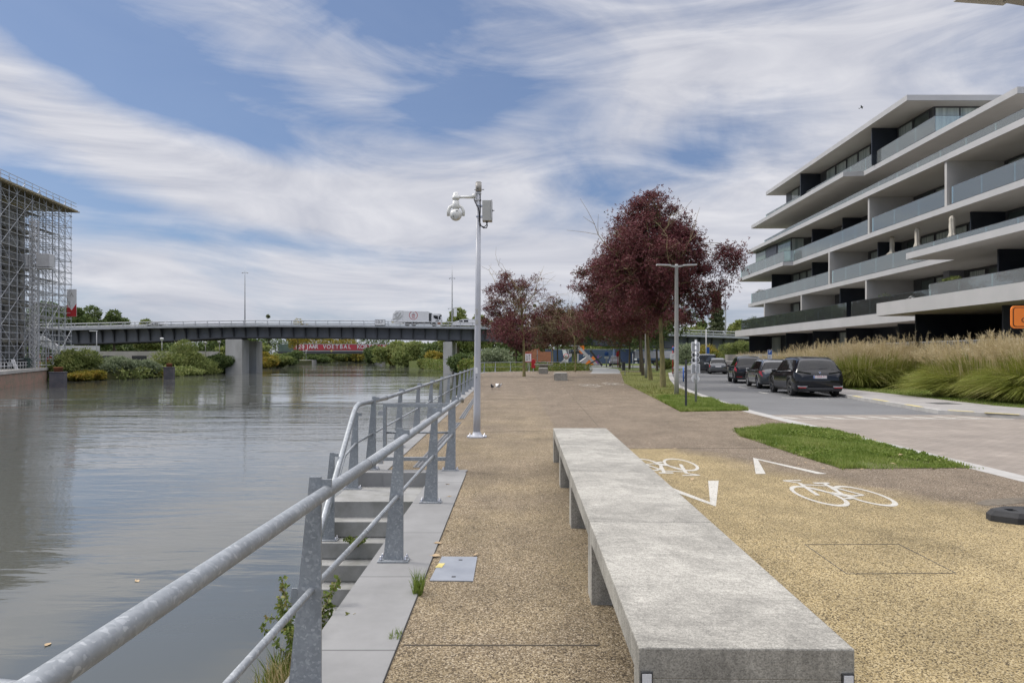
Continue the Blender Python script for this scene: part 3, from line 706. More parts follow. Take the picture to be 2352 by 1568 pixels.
# painted markings on the road
m = MB(); m.box(7.35, 13.6, 18.45, 18.56, -.045, -.041)
for i in range(9): m.prism([(7.7+i*.62, 18.6), (7.86+i*.62, 18.6), (7.62+i*.62, 19.2), (7.46+i*.62, 19.2)], -.045, -.041)
struct(m.build('road_marking', M['mark']), 'white toothed line across the road')
m = MB(); 
for (a, b) in ((G(1795, 913, -.05), G(1905, 917, -.05)), (G(1744, 900.5, -.05), G(1764, 903.5, -.05)), (G(1697, 889, -.05), G(1716, 892, -.05)), (G(1670, 882.3, -.05), G(1682, 883, -.05)), (G(1662, 877.5, -.05), G(1676, 878, -.05))):
    m.beam((*a, -.045), (*b, -.045), .13, .006)
struct(m.build('road_marking', M['mark']), 'white parking bay lines beside the cars')
m = MB(); m.box(14.1, 14.9, 22.6, 23.3, .0665, .0705); tag(m.build('manhole_cover', M['dark']), 'dark square manhole cover in the grey sidewalk', 'manhole cover', kind='thing')

# bicycle and chevron markings
def bike_mark(cx, cy, s, flip, label):
    m = MB(); sg = -1 if flip else 1; z = .003
    def P(u, v): return (cx+sg*u*s, cy+sg*v*s)
    def ring(u, v, a, b, w=.055):
        n = 36; vs = []
        for i in range(n):
            t_ = 2*math.pi*i/n; c_, s_ = math.cos(t_), math.sin(t_)
            vs += [(*P(u+a*c_, v+b*s_), z), (*P(u+(a-w*.75)*c_, v+(b-w*1.7)*s_), z)]
        m.add(vs, [(2*i, 2*i+1, (2*i+3) % (2*n), (2*i+2) % (2*n)) for i in range(n)])
    def bar(u0, v0, u1, v1, w=.05):
        nonlocal z; z += .00035
        a = Vector(P(u0, v0)); b = Vector(P(u1, v1)); d = (b-a).normalized(); n_ = Vector((-d.y, d.x))*w/2
        m.add([(*(a+n_), z), (*(a-n_), z), (*(b-n_), z), (*(b+n_), z)], [(0, 1, 2, 3)])
    ring(-.27, -.17, .235, .60); z += .0004; ring(.27, -.17, .235, .60)
    bar(-.27, -.17, -.16, .62, .05); bar(-.3, .78, -.16, .62, .05); bar(-.3, .78, -.06, .80, .06)
    bar(-.17, .5, .12, .42, .055); bar(-.2, .35, .03, -.25, .055); bar(.14, .55, .03, -.25, .05); bar(.02, .6, .22, .6, .09)
    bar(.03, -.25, .27, -.17, .055); bar(.12, .4, .27, -.17, .045); bar(-.04, -.38, .1, -.30, .08); bar(-.05, -.02, .1, -.22, .09)
    struct(m.build('bicycle_marking', M['mark']), label)
def chev(cx, y0, y1, hw, w, label):
    m = MB(); m.add([(cx-hw, y0, .0035), (cx-hw+w, y0, .0035), (cx, y1-.22*(1 if y1 > y0 else -1), .0035), (cx, y1, .0035)], [(0, 1, 2, 3)])
    m.add([(cx+hw, y0, .0035), (cx+hw-w, y0, .0035), (cx, y1-.22*(1 if y1 > y0 else -1), .0035), (cx, y1, .0035)], [(3, 2, 1, 0)])
    struct(m.build('arrow_marking', M['mark']), label)
bike_mark(3.90, 8.27, 1, False, 'white bicycle painted right of the long bench')
bike_mark(2.30, 10.25, 1, True, 'white bicycle painted upside down behind the long bench')
chev(3.92, 9.58, 11.1, .5, .14, 'white arrowhead pointing away from the camera')
chev(2.24, 9.05, 7.5, .5, .14, 'white arrowhead pointing towards the camera')
for (x, y, f) in ((4.45, 39.5, True), (6.0, 40.3, False), (8.1, 69, True), (10.1, 69, False)):
    bike_mark(x, y, 1.1, f, 'distant white bicycle marking on the cycle lanes')
    chev(x, y+(-1.3 if f else 1.2), y+(-2.8 if f else 2.6), .6, .17, 'distant white arrowhead on the cycle lanes')

# grass islands with real blades
rng = np.random.default_rng(5)
isl = [(1686, 988), (1730, 982), (1774, 978.5), (1830, 979), (1890, 984), (1980, 1008), (2059, 1032), (2227, 1072.6), (2245, 1074.5), (2180, 1075), (2021, 1076), (1931, 1076), (1909, 1069), (1849, 1051), (1777.6, 1027), (1702.6, 1002.5)]
isl = [G(x, y) for x, y in isl]
sheet('soil_patch', isl, .006, M['lawn'], label='soil under the near grass patch')
bare = lambda x, y: 1-.93*np.exp(-(((x-5.15)/.55)**2+((y-10.35)/.22)**2))
v, q = blades(isl, 42000, .062, .005, rng, .004, lambda x, y: bare(x, y)*np.clip(.75+.9*np.sin(x*4.1+1)*np.sin(y*3.3+x), .12, 1))
o = np_mesh('grass', v, q, M['blade']); tag(o, 'bright green grass patch between yellow paving and road', 'grass', kind='stuff')
gx = sum(p[0] for p in isl)/len(isl); gy = sum(p[1] for p in isl)/len(isl)
big_ = [(gx+(x-gx)*1.035, gy+(y-gy)*1.05) for x, y in isl]
v, q = blades(big_, 5000, .05, .005, rng, .002, lambda x, y: (~inpoly(x, y, isl))*np.clip(np.sin(x*9)*np.sin(y*7.3+2)+.35, 0, 1))
o = np_mesh('grass', v, q, M['blade']); tag(o, 'stray grass creeping over the edge of the near grass patch', 'grass', kind='stuff')
cp = rng.uniform(0, 1, (5000, 2)); xs = [p[0] for p in isl]; ys = [p[1] for p in isl]
cx = min(xs)+cp[:, 0]*(max(xs)-min(xs)); cy = min(ys)+cp[:, 1]*(max(ys)-min(ys)); k = inpoly(cx, cy, isl) & (rng.uniform(size=5000) < bare(cx, cy)) & (np.sin(cx*3.1)+np.sin(cy*2.3) > .1)
v, q = tufts(np.stack([cx[k], cy[k], rng.uniform(.01, .05, k.sum())], 1), 5, .05, .018, .7, rng)
o = np_mesh('clover', v, q, M['blade']); tag(o, 'broad leaved clover growing in the near grass patch', 'ground cover', kind='stuff')
ver = [G(1425, 853), G(1434, 880), G(1476, 901), G(1521, 923.7), G(1563, 945.6), G(1719, 943)]+verge_r[1:]
sheet('verge', ver, .010, M['verge'], label='tree verge between promenade and road')
near = lambda x, y: np.clip(1.15-(y-20)/14, .25, 1)
v, q = blades([p for p in ver], 60000, .075, .010, rng, .008, lambda x, y: np.clip(1.0-(y-20)/22, .06, 1))
o = np_mesh('grass', v, q, M['bladedry']); tag(o, 'olive green grass of the tree verge beside the road', 'grass', kind='stuff')
vn = G(1521, 923.7), G(1563, 945.6), G(1719, 943), G(1639.8, 922), (7.6, 27), (5.7, 27)
v, q = blades(list(vn), 30000, .10, .010, rng, .008)
o = np_mesh('grass', v, q, M['blade']); tag(o, 'lush green tip of the verge around the sign posts', 'grass', kind='stuff')
lw = [(15.95, 19.7), (15.6, 22), (15.95, 27), (16.3, 33), (17.3, 38), (26, 38), (26, 19.7)]
v, q = blades(lw, 45000, .06, .009, rng, .06)
o = np_mesh('grass', v, q, M['blade']); tag(o, 'mown green lawn between sidewalk and ornamental grasses', 'grass', kind='stuff')
gp_ = [G(x, y) for x, y in ((2238, 1156), (2265, 1147), (2330, 1143), (2420, 1144), (2480, 1150), (2430, 1158), (2350, 1155), (2300, 1160), (2262, 1161))]
sheet('gravel_patch', gp_, .003, pm('loose_dark_gravel', (.10, .085, .065), (.17, .145, .11), 18, .95, kind='World', bmp=.5), label='dark strip of loose gravel beside the rubber sign base')
# weeds by the coping
def weed(name, label, loc, n, h, spread, seed, mat):
    rg_ = np.random.default_rng(seed); t = thing(name, label, 'weed', loc, 0, world=False); m = MB(); cs = []
    for i in range(n):
        a = rg_.uniform(0, 6.28); tip = np.array((math.cos(a)*spread*rg_.uniform(.2, 1), math.sin(a)*spread*rg_.uniform(.2, 1), h*rg_.uniform(.5, 1)))
        p = limb(m, (0, 0, -.02), tip, .004, .0015, rg_, n=4, seg=5)
        for q_ in range(26):
            f = rg_.uniform(.25, 1)*5; j = min(4, int(f)); pp = np.array(p[j])*(1-(f-j))+np.array(p[j+1])*(f-j); cs.append(pp)
    m.build('stems', M['twig'], t, fix=False); v, q = tufts(np.array(cs), 3, .035, .010, .2, rg_); np_mesh('leaves', v, q, mat, t); return t
x, y = -1.36, 4.05
weed('wild_plant', 'straggly green plant growing out of the quay wall behind the nearest rail post', (-1.32, 4.35, -.35), 22, .62, .42, 3, M['weed'])
t = thing('grass_tuft', 'tuft of dry and green grass on the quay wall ledge below the railing', 'weed', (-1.32, 3.75, -.30), world=False)
v, q = blades([(-.16, -.45), (.1, -.45), (.1, .5), (-.16, .5)], 1500, .11, .004, rng, 0); np_mesh('green_blades', v, q, M['weed'], t)
v, q = blades([(-.12, -.4), (.08, -.4), (.08, .4), (-.12, .4)], 350, .15, .003, rng, 0); np_mesh('dry_blades', v, q, M['plume'], t)
m = MB(); m.box(-1.45, -1.195, 3.0, 4.6, -.6, -.28); struct(m.build('ledge', M['soil']), 'soil ledge at the foot of the coping')
for (px, py, n, h, lb) in ((960, 1362, 160, .14, 'small bright green grass tuft at the coping edge near the steel plate'), (908, 1465, 50, .05, 'tiny grass tuft at the coping edge nearest the camera'), (912, 1000, 60, .07, 'tiny weed on the quay edge at the gate')):
    x, y = G(px, py); t = thing('grass_tuft', lb, 'weed', (x, y, 0), world=False)
    v, q = blades([(-.03, -.05), (.03, -.05), (.03, .05), (-.03, .05)], n, h, .003, rng, 0); np_mesh('blades', v, q, M['blade'], t)
weed('wild_plant', 'low flowering weed growing on a stair tread', (-1.85, 8.0, -.57), 12, .09, .16, 9, M['weed'])
# fallen leaves
rl = random.Random(4); first = None
spots = [(1742, 1031), (1726, 1062), (1550, 1030), (1690, 1052), (1862, 1047), (1980, 1077), (2050, 1071), (1905, 1064), (2142, 1076), (2068, 1050), (1835, 1066), (1930, 1003), (1965, 1018), (1028, 1112), (1032, 1140), (1026, 1216), (1000, 1276), (1006, 1247), (1312, 1052), (1590, 1100), (1570, 935), (1650, 942), (1700, 950), (2010, 1010), (2195, 1075), (1093, 1273), (1890, 1075), (1850, 1062)]
for (px, py) in spots:
    x, y = G(px, py, .01); s = .022+.024*rl.random()
    if first is None:
        m = MB(); pts = [(0, -1, 0), (.45, -.45, .12), (.55, .2, .2), (.15, .8, .08), (0, 1.2, .25), (-.2, .75, .1), (-.6, .15, .18), (-.4, -.5, .06)]
        m.add([(0, 0, .02)]+pts, [(0, i+1, (i+1) % 8+1) for i in range(8)]); first = m.build('fallen_leaf', M['fallen'], fix=False)
        tag(first, 'small dry tan leaf fallen on the paving or grass', 'leaf', 'fallen leaves scattered on the paving and grass', 'thing'); o = first
    else:
        o = first.copy(); C.objects.link(o)
    on = inpoly(np.array([x]), np.array([y]), isl)[0]
    o.location = (x, y, .055 if on else .012); o.scale = (s, s, s); o.rotation_euler = (rl.uniform(-.2, .2), rl.uniform(-.2, .2), rl.uniform(0, 6))
for (px, py) in ((315, 1334), (716, 1200), (877, 1334), (750, 1343), (918, 1284), (820, 1440), (110, 1480)):
    x, y = G(px, py, W)
    if px > 600 and False: continue
    o = first.copy(); C.objects.link(o); o.location = (x, y, W+.004); o.scale = (.07,)*3; o.rotation_euler = (0, 0, px); o['label'] = 'pale leaf floating on the calm river'; o['group'] = 'leaves floating on the river'
# ------------------------------------------------------------------ railing
def rail_post(par, x, y, z0, rz=0, h=1.06, side=1, base=True, name='post'):
    """tapered flat steel post, land side vertical"""
    o = MB(); o.prismy([(0, .012), (-.16, .012), (-.055, h), (0, h)], -.008, .008)
    o.box(0, .05, -.006, .006, h-.05, h-.012)
    p = o.build(name, M['galv'], par); b = MB()
    b.bbox(-.20, .045, -.06, .06, 0, .014, .003); bp = b.build('base_plate', M['galv'], p)
    c = MB()
    for (u, v) in ((-.175, -.035), (.022, -.035), (.022, .038), (-.175, .038)):
        c.lathe([(0, .014), (.014, .014), (.014, .026), (.009, .03), (.009, .042), (.006, .048), (0, .05)], (u, v, 0), 8)
    c.build('bolts', M['bolt'], p)
    p.location = (x, y, z0); p.rotation_euler = (0, 0, rz)
    return p
def copy_post(p, x, y, z0, rz=0):
    c = p.copy(); C.objects.link(c); c.location = (x, y, z0); c.rotation_euler = (0, 0, rz)
    for ch in p.children:
        d = ch.copy(); C.objects.link(d); d.parent = c
    return c
t = thing('railing', 'galvanised pipe railing on the near coping beside the stairs, closest to the camera', 'railing', (0, 0, 0), world=False)
first_post = rail_post(t, -.916, 3.28, .012)
for x, y in ((-.87, 5.47), (-.835, 7.66), (-.81, 9.80)): copy_post(first_post, x, y, .012)
copy_post(first_post, -.955, 1.09, .012)
m = MB(); zr = 1.0
m.path([(-.955, .2, zr), (-.935, 1.36, zr), (-.87, 4.13, zr)], .0315, 20); m.path([(-.8705, 4.10, zr), (-.87, 4.13, zr)], .0335, 20)
m.path([(-.87, 4.13, zr), (-.835, 6.5, zr), (-.785, 10.3, zr), (-.78, 10.55, zr-.012), (-.779, 10.68, zr-.05)], .0315, 20)
m.build('handrail', M['galv'], t)
m = MB(); m.path([(-1.0, .2, .53), (-.962, 3.28, .53), (-.93, 4.35, .53)], .0165, 12); m.path([(-.93, 4.35, .53), (-.917, 5.47, .53), (-.855, 9.80, .53)], .0165, 12); m.path([(-.9305, 4.33, .53), (-.93, 4.36, .53)], .019, 12)
m.build('mid_rail', M['galv'], t)
m = MB(); m.path([(-.95, 1.36, .975), (-1.1, 1.40, .968), (-3.2, 1.75, .968)], .024, 16); m.build('return_rail', M['galv'], t)
# gate
t = thing('quay_gate', 'galvanised rectangular tube gate closing the top of the stairs', 'gate', (-1.35, 9.86, 0))
m = MB(); y = 9.86
m.beam((-1.86, y, .945), (-.83, y, .945), .05, .05); m.beam((-1.86, y, .17), (-.83, y, .17), .05, .05); m.beam((-1.835, y, .19), (-1.835, y, .92), .05, .05); m.beam((-.9, y, .2), (-.9, y, .92), .04, .04)
m.build('frame', M['galv'], t); m = MB(); m.tube((-1.83, y, .55), (-.9, y, .55), .016); m.build('mid_bar', M['galv'], t)
m = MB(); m.box(-1.93, -1.86, y-.02, y+.02, .8, .86); m.box(-1.93, -1.86, y-.02, y+.02, .1, .16); m.build('hinge', M['bolt'], t)
# stair handrail
t = thing('stair_railing', 'galvanised railing descending along the water side of the stairs', 'railing', (0, 0, 0), world=False)
copy_post(first_post, -2.13, 9.45, -.184).parent = t
copy_post(first_post, -2.15, 8.27, -.576).parent = t
copy_post(first_post, -2.17, 6.9, -1.75).parent = t
m = MB(); m.path([(-1.97, 10.7, 1.0), (-2.03, 9.9, 1.0), (-2.075, 9.25, 1.0), (-2.08, 9.1, .97), (-2.08, 8.95, .89), (-2.08, 7.4, -.24), (-2.08, 6.3, -1.1)], .034, 16)
m.path([(-1.968, 10.72, 1.0), (-1.972, 10.66, 1.0)], .038, 16)
m.build('handrail', M['galv'], t)
m = MB(); m.path([(-2.02, 9.9, .53), (-2.16, 9.45, .45), (-2.18, 8.9, .35), (-2.2, 7.4, -.75)], .0165, 12); m.build('mid_rail', M['galv'], t)
# quay railing running far
t = thing('railing', 'long galvanised railing along the quay edge, running beyond the stairs and curving right', 'railing', (0, 0, 0), world=False)
line = [(-1.97, 9.89)]
wp = [(-1.97, 9.89), (-2.02, 38), (-3.0, 58), (-3.22, 66), (-2.68, 70.7), (-.4, 73.5), (4.1, 76.2), (8.2, 78.4)]
def along(wp, step, s0=0):
    out = []; acc = s0
    for a, b in zip(wp[:-1], wp[1:]):
        a = Vector(a); b = Vector(b); L = (b-a).length; d = (b-a)/L
        while acc <= L: out.append((a+d*acc, math.atan2(d.y, d.x)-math.pi/2)); acc += step
        acc -= L
    return out
for p, r in along(wp, 2.4): copy_post(first_post, p.x, p.y, .012, r).parent = t
m = MB(); m.path([(-1.97, 10.7, 1.0)]+[(x+.035, y, 1.0) for x, y in wp[1:]], .031, 10); m.build('handrail', M['galv'], t)
m = MB(); m.path([(x-.05, y, .53) for x, y in wp], .016, 8); m.build('mid_rail', M['galv'], t)

# ------------------------------------------------------------------ benches
def bench_unit(par, L=2.02, w=.83, h=.525, bv=.007, open_end=True):
    m = MB(); m.bbox(-w/2, w/2, .004, L-.004, h-.125, h, bv)
    s = m.build('seat_slab', M['granite'], par)
    legs = []
    for y0 in (.003, L-.125):
        m = MB(); m.bbox(-w/2+.001, w/2-.001, y0+.0015, y0+.122, -.01, h-.122, .003); legs.append(m.build('leg', M['granite'], par))
    return s, legs
t = thing('concrete_bench', 'very long pale grey concrete bench in four joined segments, in the foreground', 'bench', (.905, 2.63, 0), rz=-.0192, world=False)
for k in range(4):
    s, legs = bench_unit(t)
    for o in [s]+legs: o.location = (0, 2.02*k, 0)
for sx in (-1, 1):
    m = MB(); x = sx*.385; m.box(x-.023, x+.023, -.006, .004, .385, .432); a = m.build('reflector', M['dark'], t)
    m = MB(); m.box(x-.018, x+.018, -.009, -.0045, .39, .427); m.build('lens', pm('reflector_grey', (.62, .64, .66), (.5, .52, .55), 200, .3), a)
def small_bench(px, py, label, L=2.02):
    x, y = G(px, py); t = thing('concrete_bench', label, 'bench', (x, y, 0), rz=-.02, world=False); bench_unit(t, L); return t
small_bench(1289.3, 874.2, 'short concrete bench block with open side, nearest of the three distant ones')
small_bench(1248.5, 858.6, 'short concrete bench block beside the half bare maroon tree, middle distance left', 2.6)
small_bench(1286.5, 849.6, 'farthest small concrete bench block, between two thin tree trunks')
t = thing('concrete_table', 'small grey stone table by the far railing behind the bench', 'table', (3.4, 72.3, 0), world=False)
m = MB(); m.bbox(-1.0, .9, -.4, .4, .72, .84, .01); m.build('table_top', M['granite'], t); m = MB(); m.bbox(-.5, .4, -.2, .2, 0, .72, .01); m.build('pedestal', M['granite'], t)

# ------------------------------------------------------------------ camera pole
bx, by = -.72, 13.98
t = thing('camera_pole', 'tall light grey pole with a round surveillance camera on an arm and a cabinet', 'camera pole', (bx, by, 0), world=False)
m = MB(); m.path([(0, 0, .03), (.003, 0, .5), (.02, 0, 2.6), (.035, 0, 5.05)], [.075, .072, .060, .042], 24); m.build('pole', M['pole'], t)
m = MB(); pts = [(.20, -.12), (.12, -.20), (-.12, -.20), (-.20, -.12), (-.20, .12), (-.12, .20), (.12, .20), (.20, .12)]
m.prism(pts, 0, .022); m.lathe([(.16, .022), (.10, .05), (.078, .10), (.074, .11)], (0, 0, 0), 20)
bp = m.build('base_plate', M['pole'], t)
m = MB()
for u, v in ((.15, .15), (-.15, .15), (.15, -.15), (-.15, -.15)): m.lathe([(0, .022), (.018, .022), (.018, .038), (.01, .042), (.01, .06), (0, .062)], (u, v, 0), 8)
m.build('anchor_bolts', M['bolt'], bp)
m = MB(); m.box(-.025, .02, -.073, -.068, 1.30, 1.42); m.build('sticker', M['signwhite'], t)
m = MB(); m.lathe([(0, -.074), (.012, -.074), (.012, -.068)], (.0, 0, 1.22), 10, 'Y'); m.build('keyhole', M['dark'], t)
m = MB(); m.box(-.028, .028, -.068, -.063, 2.30, 2.40); m.box(-.022, .022, -.066, -.062, 2.5, 2.62); m.build('label_plate', M['boxgrey'], t)
m = MB(); m.path([(.035, 0, 5.02), (.035, 0, 5.20)], .062, 20); m.path([(.035, 0, 5.20), (.035, 0, 5.215)], [.064, .05], 20)
m.build('top_cap', pm('taupe_cap', (.34, .32, .29), (.3, .28, .25), 5, .5), t)
m = MB(); m.tube((.1, 0, 5.06), (.15, 0, 5.06), .008); m.tube((-.03, 0, 5.055), (-.05, 0, 5.055), .008); m.tube((.02, -.06, 5.07), (.02, -.07, 5.07), .01); m.build('cap_screw', M['dark'], t)
m = MB(); m.box(-.03, .0, -.045, .045, 4.82, 5.0); m.box(-.03, .09, -.05, .05, 4.83, 4.85); m.box(-.03, .09, -.05, .05, 4.97, 4.99); m.build('bracket', M['ltgrey'], t)
m = MB(); m.path([(-.03, 0, 4.93), (-.09, 0, 4.92)], [.055, .045], 16); m.path([(-.08, 0, 4.905), (-.40, 0, 4.905)], [.030, .026], 14); ar = m.build('camera_arm', M['camwhite'], t)
cx_ = -.43
m = MB(); m.lathe([(0, 5.01), (.035, 5.0), (.056, 4.975), (.058, 4.93), (.074, 4.925), (.078, 4.87), (.068, 4.855), (.05, 4.85), (.05, 4.83), (.068, 4.82), (.075, 4.75), (.085, 4.70), (.06, 4.66), (0, 4.655)], (cx_, 0, 0), 24)
hd = m.build('camera_head', M['camwhite'], t)
m = MB()
for s in (-1, 1): m.path([(cx_+s*.055, 0, 4.74), (cx_+s*.12, 0, 4.70), (cx_+s*.155, 0, 4.62), (cx_+s*.155, 0, 4.52)], [.03, .034, .034, .028], 10)
m.build('yoke', M['camwhite'], hd)
m = MB(); m.sphere((cx_, 0, 4.545), .125, 20, 12); m.build('camera_ball', M['camwhite'], hd)
m = MB(); m.box(cx_+.01, cx_+.06, -.123, -.11, 4.60, 4.607); m.lathe([(0, -.125), (.01, -.125), (.01, -.1)], (cx_-.045, 0, 4.49), 10, 'Y'); m.build('screws', M['dark'], hd)
m = MB(); m.prismy([(cx_-.06, 4.465), (cx_+.03, 4.50), (cx_+.075, 4.49), (cx_+.02, 4.43)], -.118, -.10); m.build('lens_window', M['boxgrey'], hd)
m = MB(); m.bbox(.115, .29, -.11, .11, 4.44, 4.82, .006); m.box(.118, .315, -.118, .118, 4.41, 4.445); bo = m.build('cabinet', M['boxgrey'], t)
m = MB(); m.bbox(.292, .318, -.115, .115, 4.45, 4.83, .004); m.build('cabinet_door', M['ltgrey'], bo); m = MB(); m.tube((.318, 0, 4.63), (.36, 0, 4.63), .008); m.tube((.318, 0, 4.63), (.33, 0, 4.63), .02); m.build('latch', M['dark'], bo)
m = MB(); m.box(.07, .116, -.03, .03, 4.70, 4.74); m.box(.07, .116, -.03, .03, 4.48, 4.52); m.box(-.015, .085, -.052, .052, 4.725, 4.74); m.box(-.015, .085, -.052, .052, 4.50, 4.515); m.build('mount_strap', M['bolt'], t)
m = MB(); m.path([(-.055, -.03, 4.86), (-.03, -.05, 4.79), (.03, -.06, 4.68), (.05, -.06, 4.58), (.05, -.06, 4.42), (.075, -.05, 4.32), (.14, -.03, 4.27), (.20, 0, 4.28), (.215, 0, 4.33), (.19, 0, 4.41)], .012, 8)
m.path([(.075, -.05, 4.95), (.075, -.055, 4.6), (.06, -.055, 4.4), (.09, -.04, 4.31), (.15, -.02, 4.29), (.20, 0, 4.34), (.225, 0, 4.41)], .009, 8); m.build('cables', M['cable'], t)

# ------------------------------------------------------------------ street lamps
def tlamp(loc, H, rz, label, hidden=False):
    t = thing('street_lamp', label, 'street lamp', loc, rz, 'T shaped street lamps', world=False)
    m = MB(); m.path([(0, 0, -.02), (0, 0, 1.0), (0, 0, H-.1)], [.105, .098, .072], 20); m.path([(0, 0, H-.1), (0, 0, H)], [.072, .06], 20); m.build('pole', M['polegrey'], t)
    for s in (-1, 1):
        m = MB(); m.add([(s*.04, -.05, H-.05), (s*.34, -.06, H-.03), (s*.34, .06, H-.03), (s*.04, .05, H-.05), (s*.04, -.05, H-.14), (s*.34, -.05, H-.09), (s*.34, .05, H-.09), (s*.04, .05, H-.14)],
              [(0, 1, 2, 3), (4, 5, 6, 7), (0, 1, 5, 4), (1, 2, 6, 5), (2, 3, 7, 6), (3, 0, 4, 7)]); ar = m.build('lamp_arm', M['polegrey'], t)
        m = MB(); a = [(s*.27, -.15), (s*.86, -.12), (s*.86, .12), (s*.27, .15)]
        m.add([(x, y, H-.085+abs(x)*.045-(.0 if abs(y) > .13 else 0)) for x, y in a]+[(x, y, H-.035+abs(x)*.045) for x, y in a], [(0, 1, 2, 3), (7, 6, 5, 4), (0, 4, 5, 1), (1, 5, 6, 2), (2, 6, 7, 3), (3, 7, 4, 0)])
        hh = m.build('lamp_head', M['ltgrey'], t); m = MB(); m.add([(s*.36, -.09, H-.088+.36*.045), (s*.72, -.08, H-.088+.72*.045), (s*.72, .08, H-.088+.72*.045), (s*.36, .09, H-.088+.36*.045)], [(0, 1, 2, 3)]); m.build('diffuser', M['boxgrey'], hh)
    return t
tlamp((7.11, 29.5, 0), 5.62, 0, 'grey street lamp with two flat heads, standing in the verge before the maroon trees')
tlamp((10.15, 51.7, 0), 5.62, 0, 'grey street lamp pole partly hidden in the maroon crown, behind the nearer lamp')
tlamp((5.93, 7.72, 0), 5.76, 0, 'street lamp just out of frame, one lamp head showing at the top right corner')

# ------------------------------------------------------------------ sign posts in the verge
t = thing('sign_post', 'thin galvanised post seen from behind with two white edged signs and a round one', 'sign post', (6.17, 22.9, 0), world=False)
m = MB(); m.tube((0, 0, 0), (0, 0, 2.17), .038, n=14); m.tube((0, 0, 2.17), (0, 0, 2.18), .04, n=14); m.build('post', pm('light_post', (.45, .46, .47), (.38, .39, .41), 3, .45, .3), t)
def rrect(w, h, r, n=5):
    p = []
    for cx, cy, a0 in ((w/2-r, h/2-r, 0), (-w/2+r, h/2-r, 90), (-w/2+r, -h/2+r, 180), (w/2-r, -h/2+r, 270)):
        for i in range(n+1): a = R(a0+90*i/n); p.append((cx+r*math.cos(a), cy+r*math.sin(a)))
    return p
backm = pm('sign_back', (.40, .41, .42), (.35, .36, .37), 5, .55)
def plate(par, cz, w, h, r, mat, rimmat, y0=.045, cx=0, name='sign_plate'):
    m = MB(); m.prismy([(cx+x, cz+z) for x, z in rrect(w, h, r)], y0, y0+.012); p = m.build(name, rimmat, par)
    m = MB(); m.prismy([(cx+x, cz+z) for x, z in rrect(w-.05, h-.05, max(.01, r-.02))], y0-.003, y0-.0005); m.build('sign_back', mat, p); return p
plate(t, 1.93, .29, .34, .05, backm, M['signwhite']); plate(t, 1.67, .27, .165, .05, M['dark'], M['signwhite']); plate(t, 1.49, .27, .165, .05, M['dark'], M['signwhite']); plate(t, 1.20, .30, .34, .04, backm, M['signwhite'])
m = MB(); m.lathe([(0, .045), (.145, .045), (.145, .057), (0, .057)], (0, 0, 0), 8, 'Y', False); 
o = m.build('round_plate', M['signwhite'], t); o.location = (0, 0, .05)
m = MB()
for z in (1.83, 2.02, 1.67, 1.49, 1.10, 1.30, .87): m.box(-.05, .05, -.045, .044, z-.015, z+.015)
m.build('clamp', M['bolt'], t)
t.location = (6.17, 22.9, .03)
for o in t.children:
    if o.name.startswith('round_plate'): o.location = (0, 0, .87)
t = thing('sign_post', 'short dark grey post with a blue oval sign seen edge on', 'sign post', (5.53, 21.7, 0), world=False)
m = MB(); m.box(-.035, .035, -.035, .035, 0, 1.55); m.build('post', M['dark'], t)
m = MB(); pr = [(0.15*math.cos(a*math.pi/10), .23*math.sin(a*math.pi/10)+1.07) for a in range(20)]; m.prismx(pr, -.10, -.06); m.build('sign_plate', M['signblue'], t)
m = MB(); m.box(-.062, -.03, -.02, .02, .95, .98); m.box(-.062, -.03, -.02, .02, 1.15, 1.18); m.build('clamp', M['dark'], t)
for o in t.children: pass
t.rotation_euler = (0, 0, R(-14))
t = thing('litter_bin', 'slim grey litter bin on a post in the verge between the tree trunks', 'litter bin', (9.93, 60, 0), world=False)
m = MB(); m.box(-.03, .03, -.03, .03, 0, 1.15); m.build('post', M['polegrey'], t); m = MB(); m.bbox(-.26, .0, -.18, .18, .42, 1.15, .02); m.build('bin', M['dark'], t)

# parking sign beside the cars
x, z = XZ(1767, 822, 43)
t = thing('parking_sign', 'narrow blue and white parking sign behind the parked cars', 'parking sign', (17.0, 45, .066), world=False)
m = MB(); m.box(-.15, .15, .02, .05, 1.40, 2.02); m.box(-.15, -.13, -.01, .02, 0, 2.02); m.box(.13, .15, -.01, .02, 0, 2.02); m.build('frame', M['polegrey'], t)
m = MB(); m.box(-.127, .127, .0, .018, 1.70, 1.99); b_ = m.build('blue_panel', M['signblue'], t); m = MB(); m.box(-.127, .127, .0, .018, 1.42, 1.695); m.build('white_panel', M['signwhite'], t)
text('P', .26, (-.08, -.003, 1.745), (R(90), 0, 0), M['signwhite'], t)
m = MB(); 
for i in range(4): m.box(-.09, .08-.03*(i % 2), -.003, -.0005, 1.46+i*.05, 1.475+i*.05)
m.build('small_print', M['dark'], t)

# orange works sign on rubber foot
t = thing('roadworks_sign', 'orange roadworks sign with black border at the right edge of the picture', 'roadworks sign', (5.52, 6.72, 0), rz=R(-2), world=False)
m = MB(); m.box(-.02, .02, -.02, .02, .03, 2.4); m.build('post', M['bolt'], t)
def rsheet(w, h, r, y0, y1, mat, name, z=2.035, cx=-.0):
    m = MB(); m.prismy([(cx+x, z+q) for x, q in rrect(w, h, r, 8)], y0, y1); return m.build(name, mat, t)
rsheet(1.23, .222, .04, -.034, -.022, M['orange'], 'sign_plate'); rsheet(1.195, .19, .028, -.0365, -.0345, M['signblack'], 'border'); rsheet(1.183, .178, .024, -.039, -.037, M['orange'], 'sign_face')
text('L', .062, (-.488, -.040, 2.065), (R(90), 0, 0), M['signblack'], t); text('Gro', .062, (-.522, -.040, 1.972), (R(90), 0, 0), M['signblack'], t)
t2 = thing('rubber_foot', 'black rubber base block with a square hole on the paving at the right edge', 'sign base', (5.42, 6.85, 0), rz=R(-4), world=False)
m = MB()
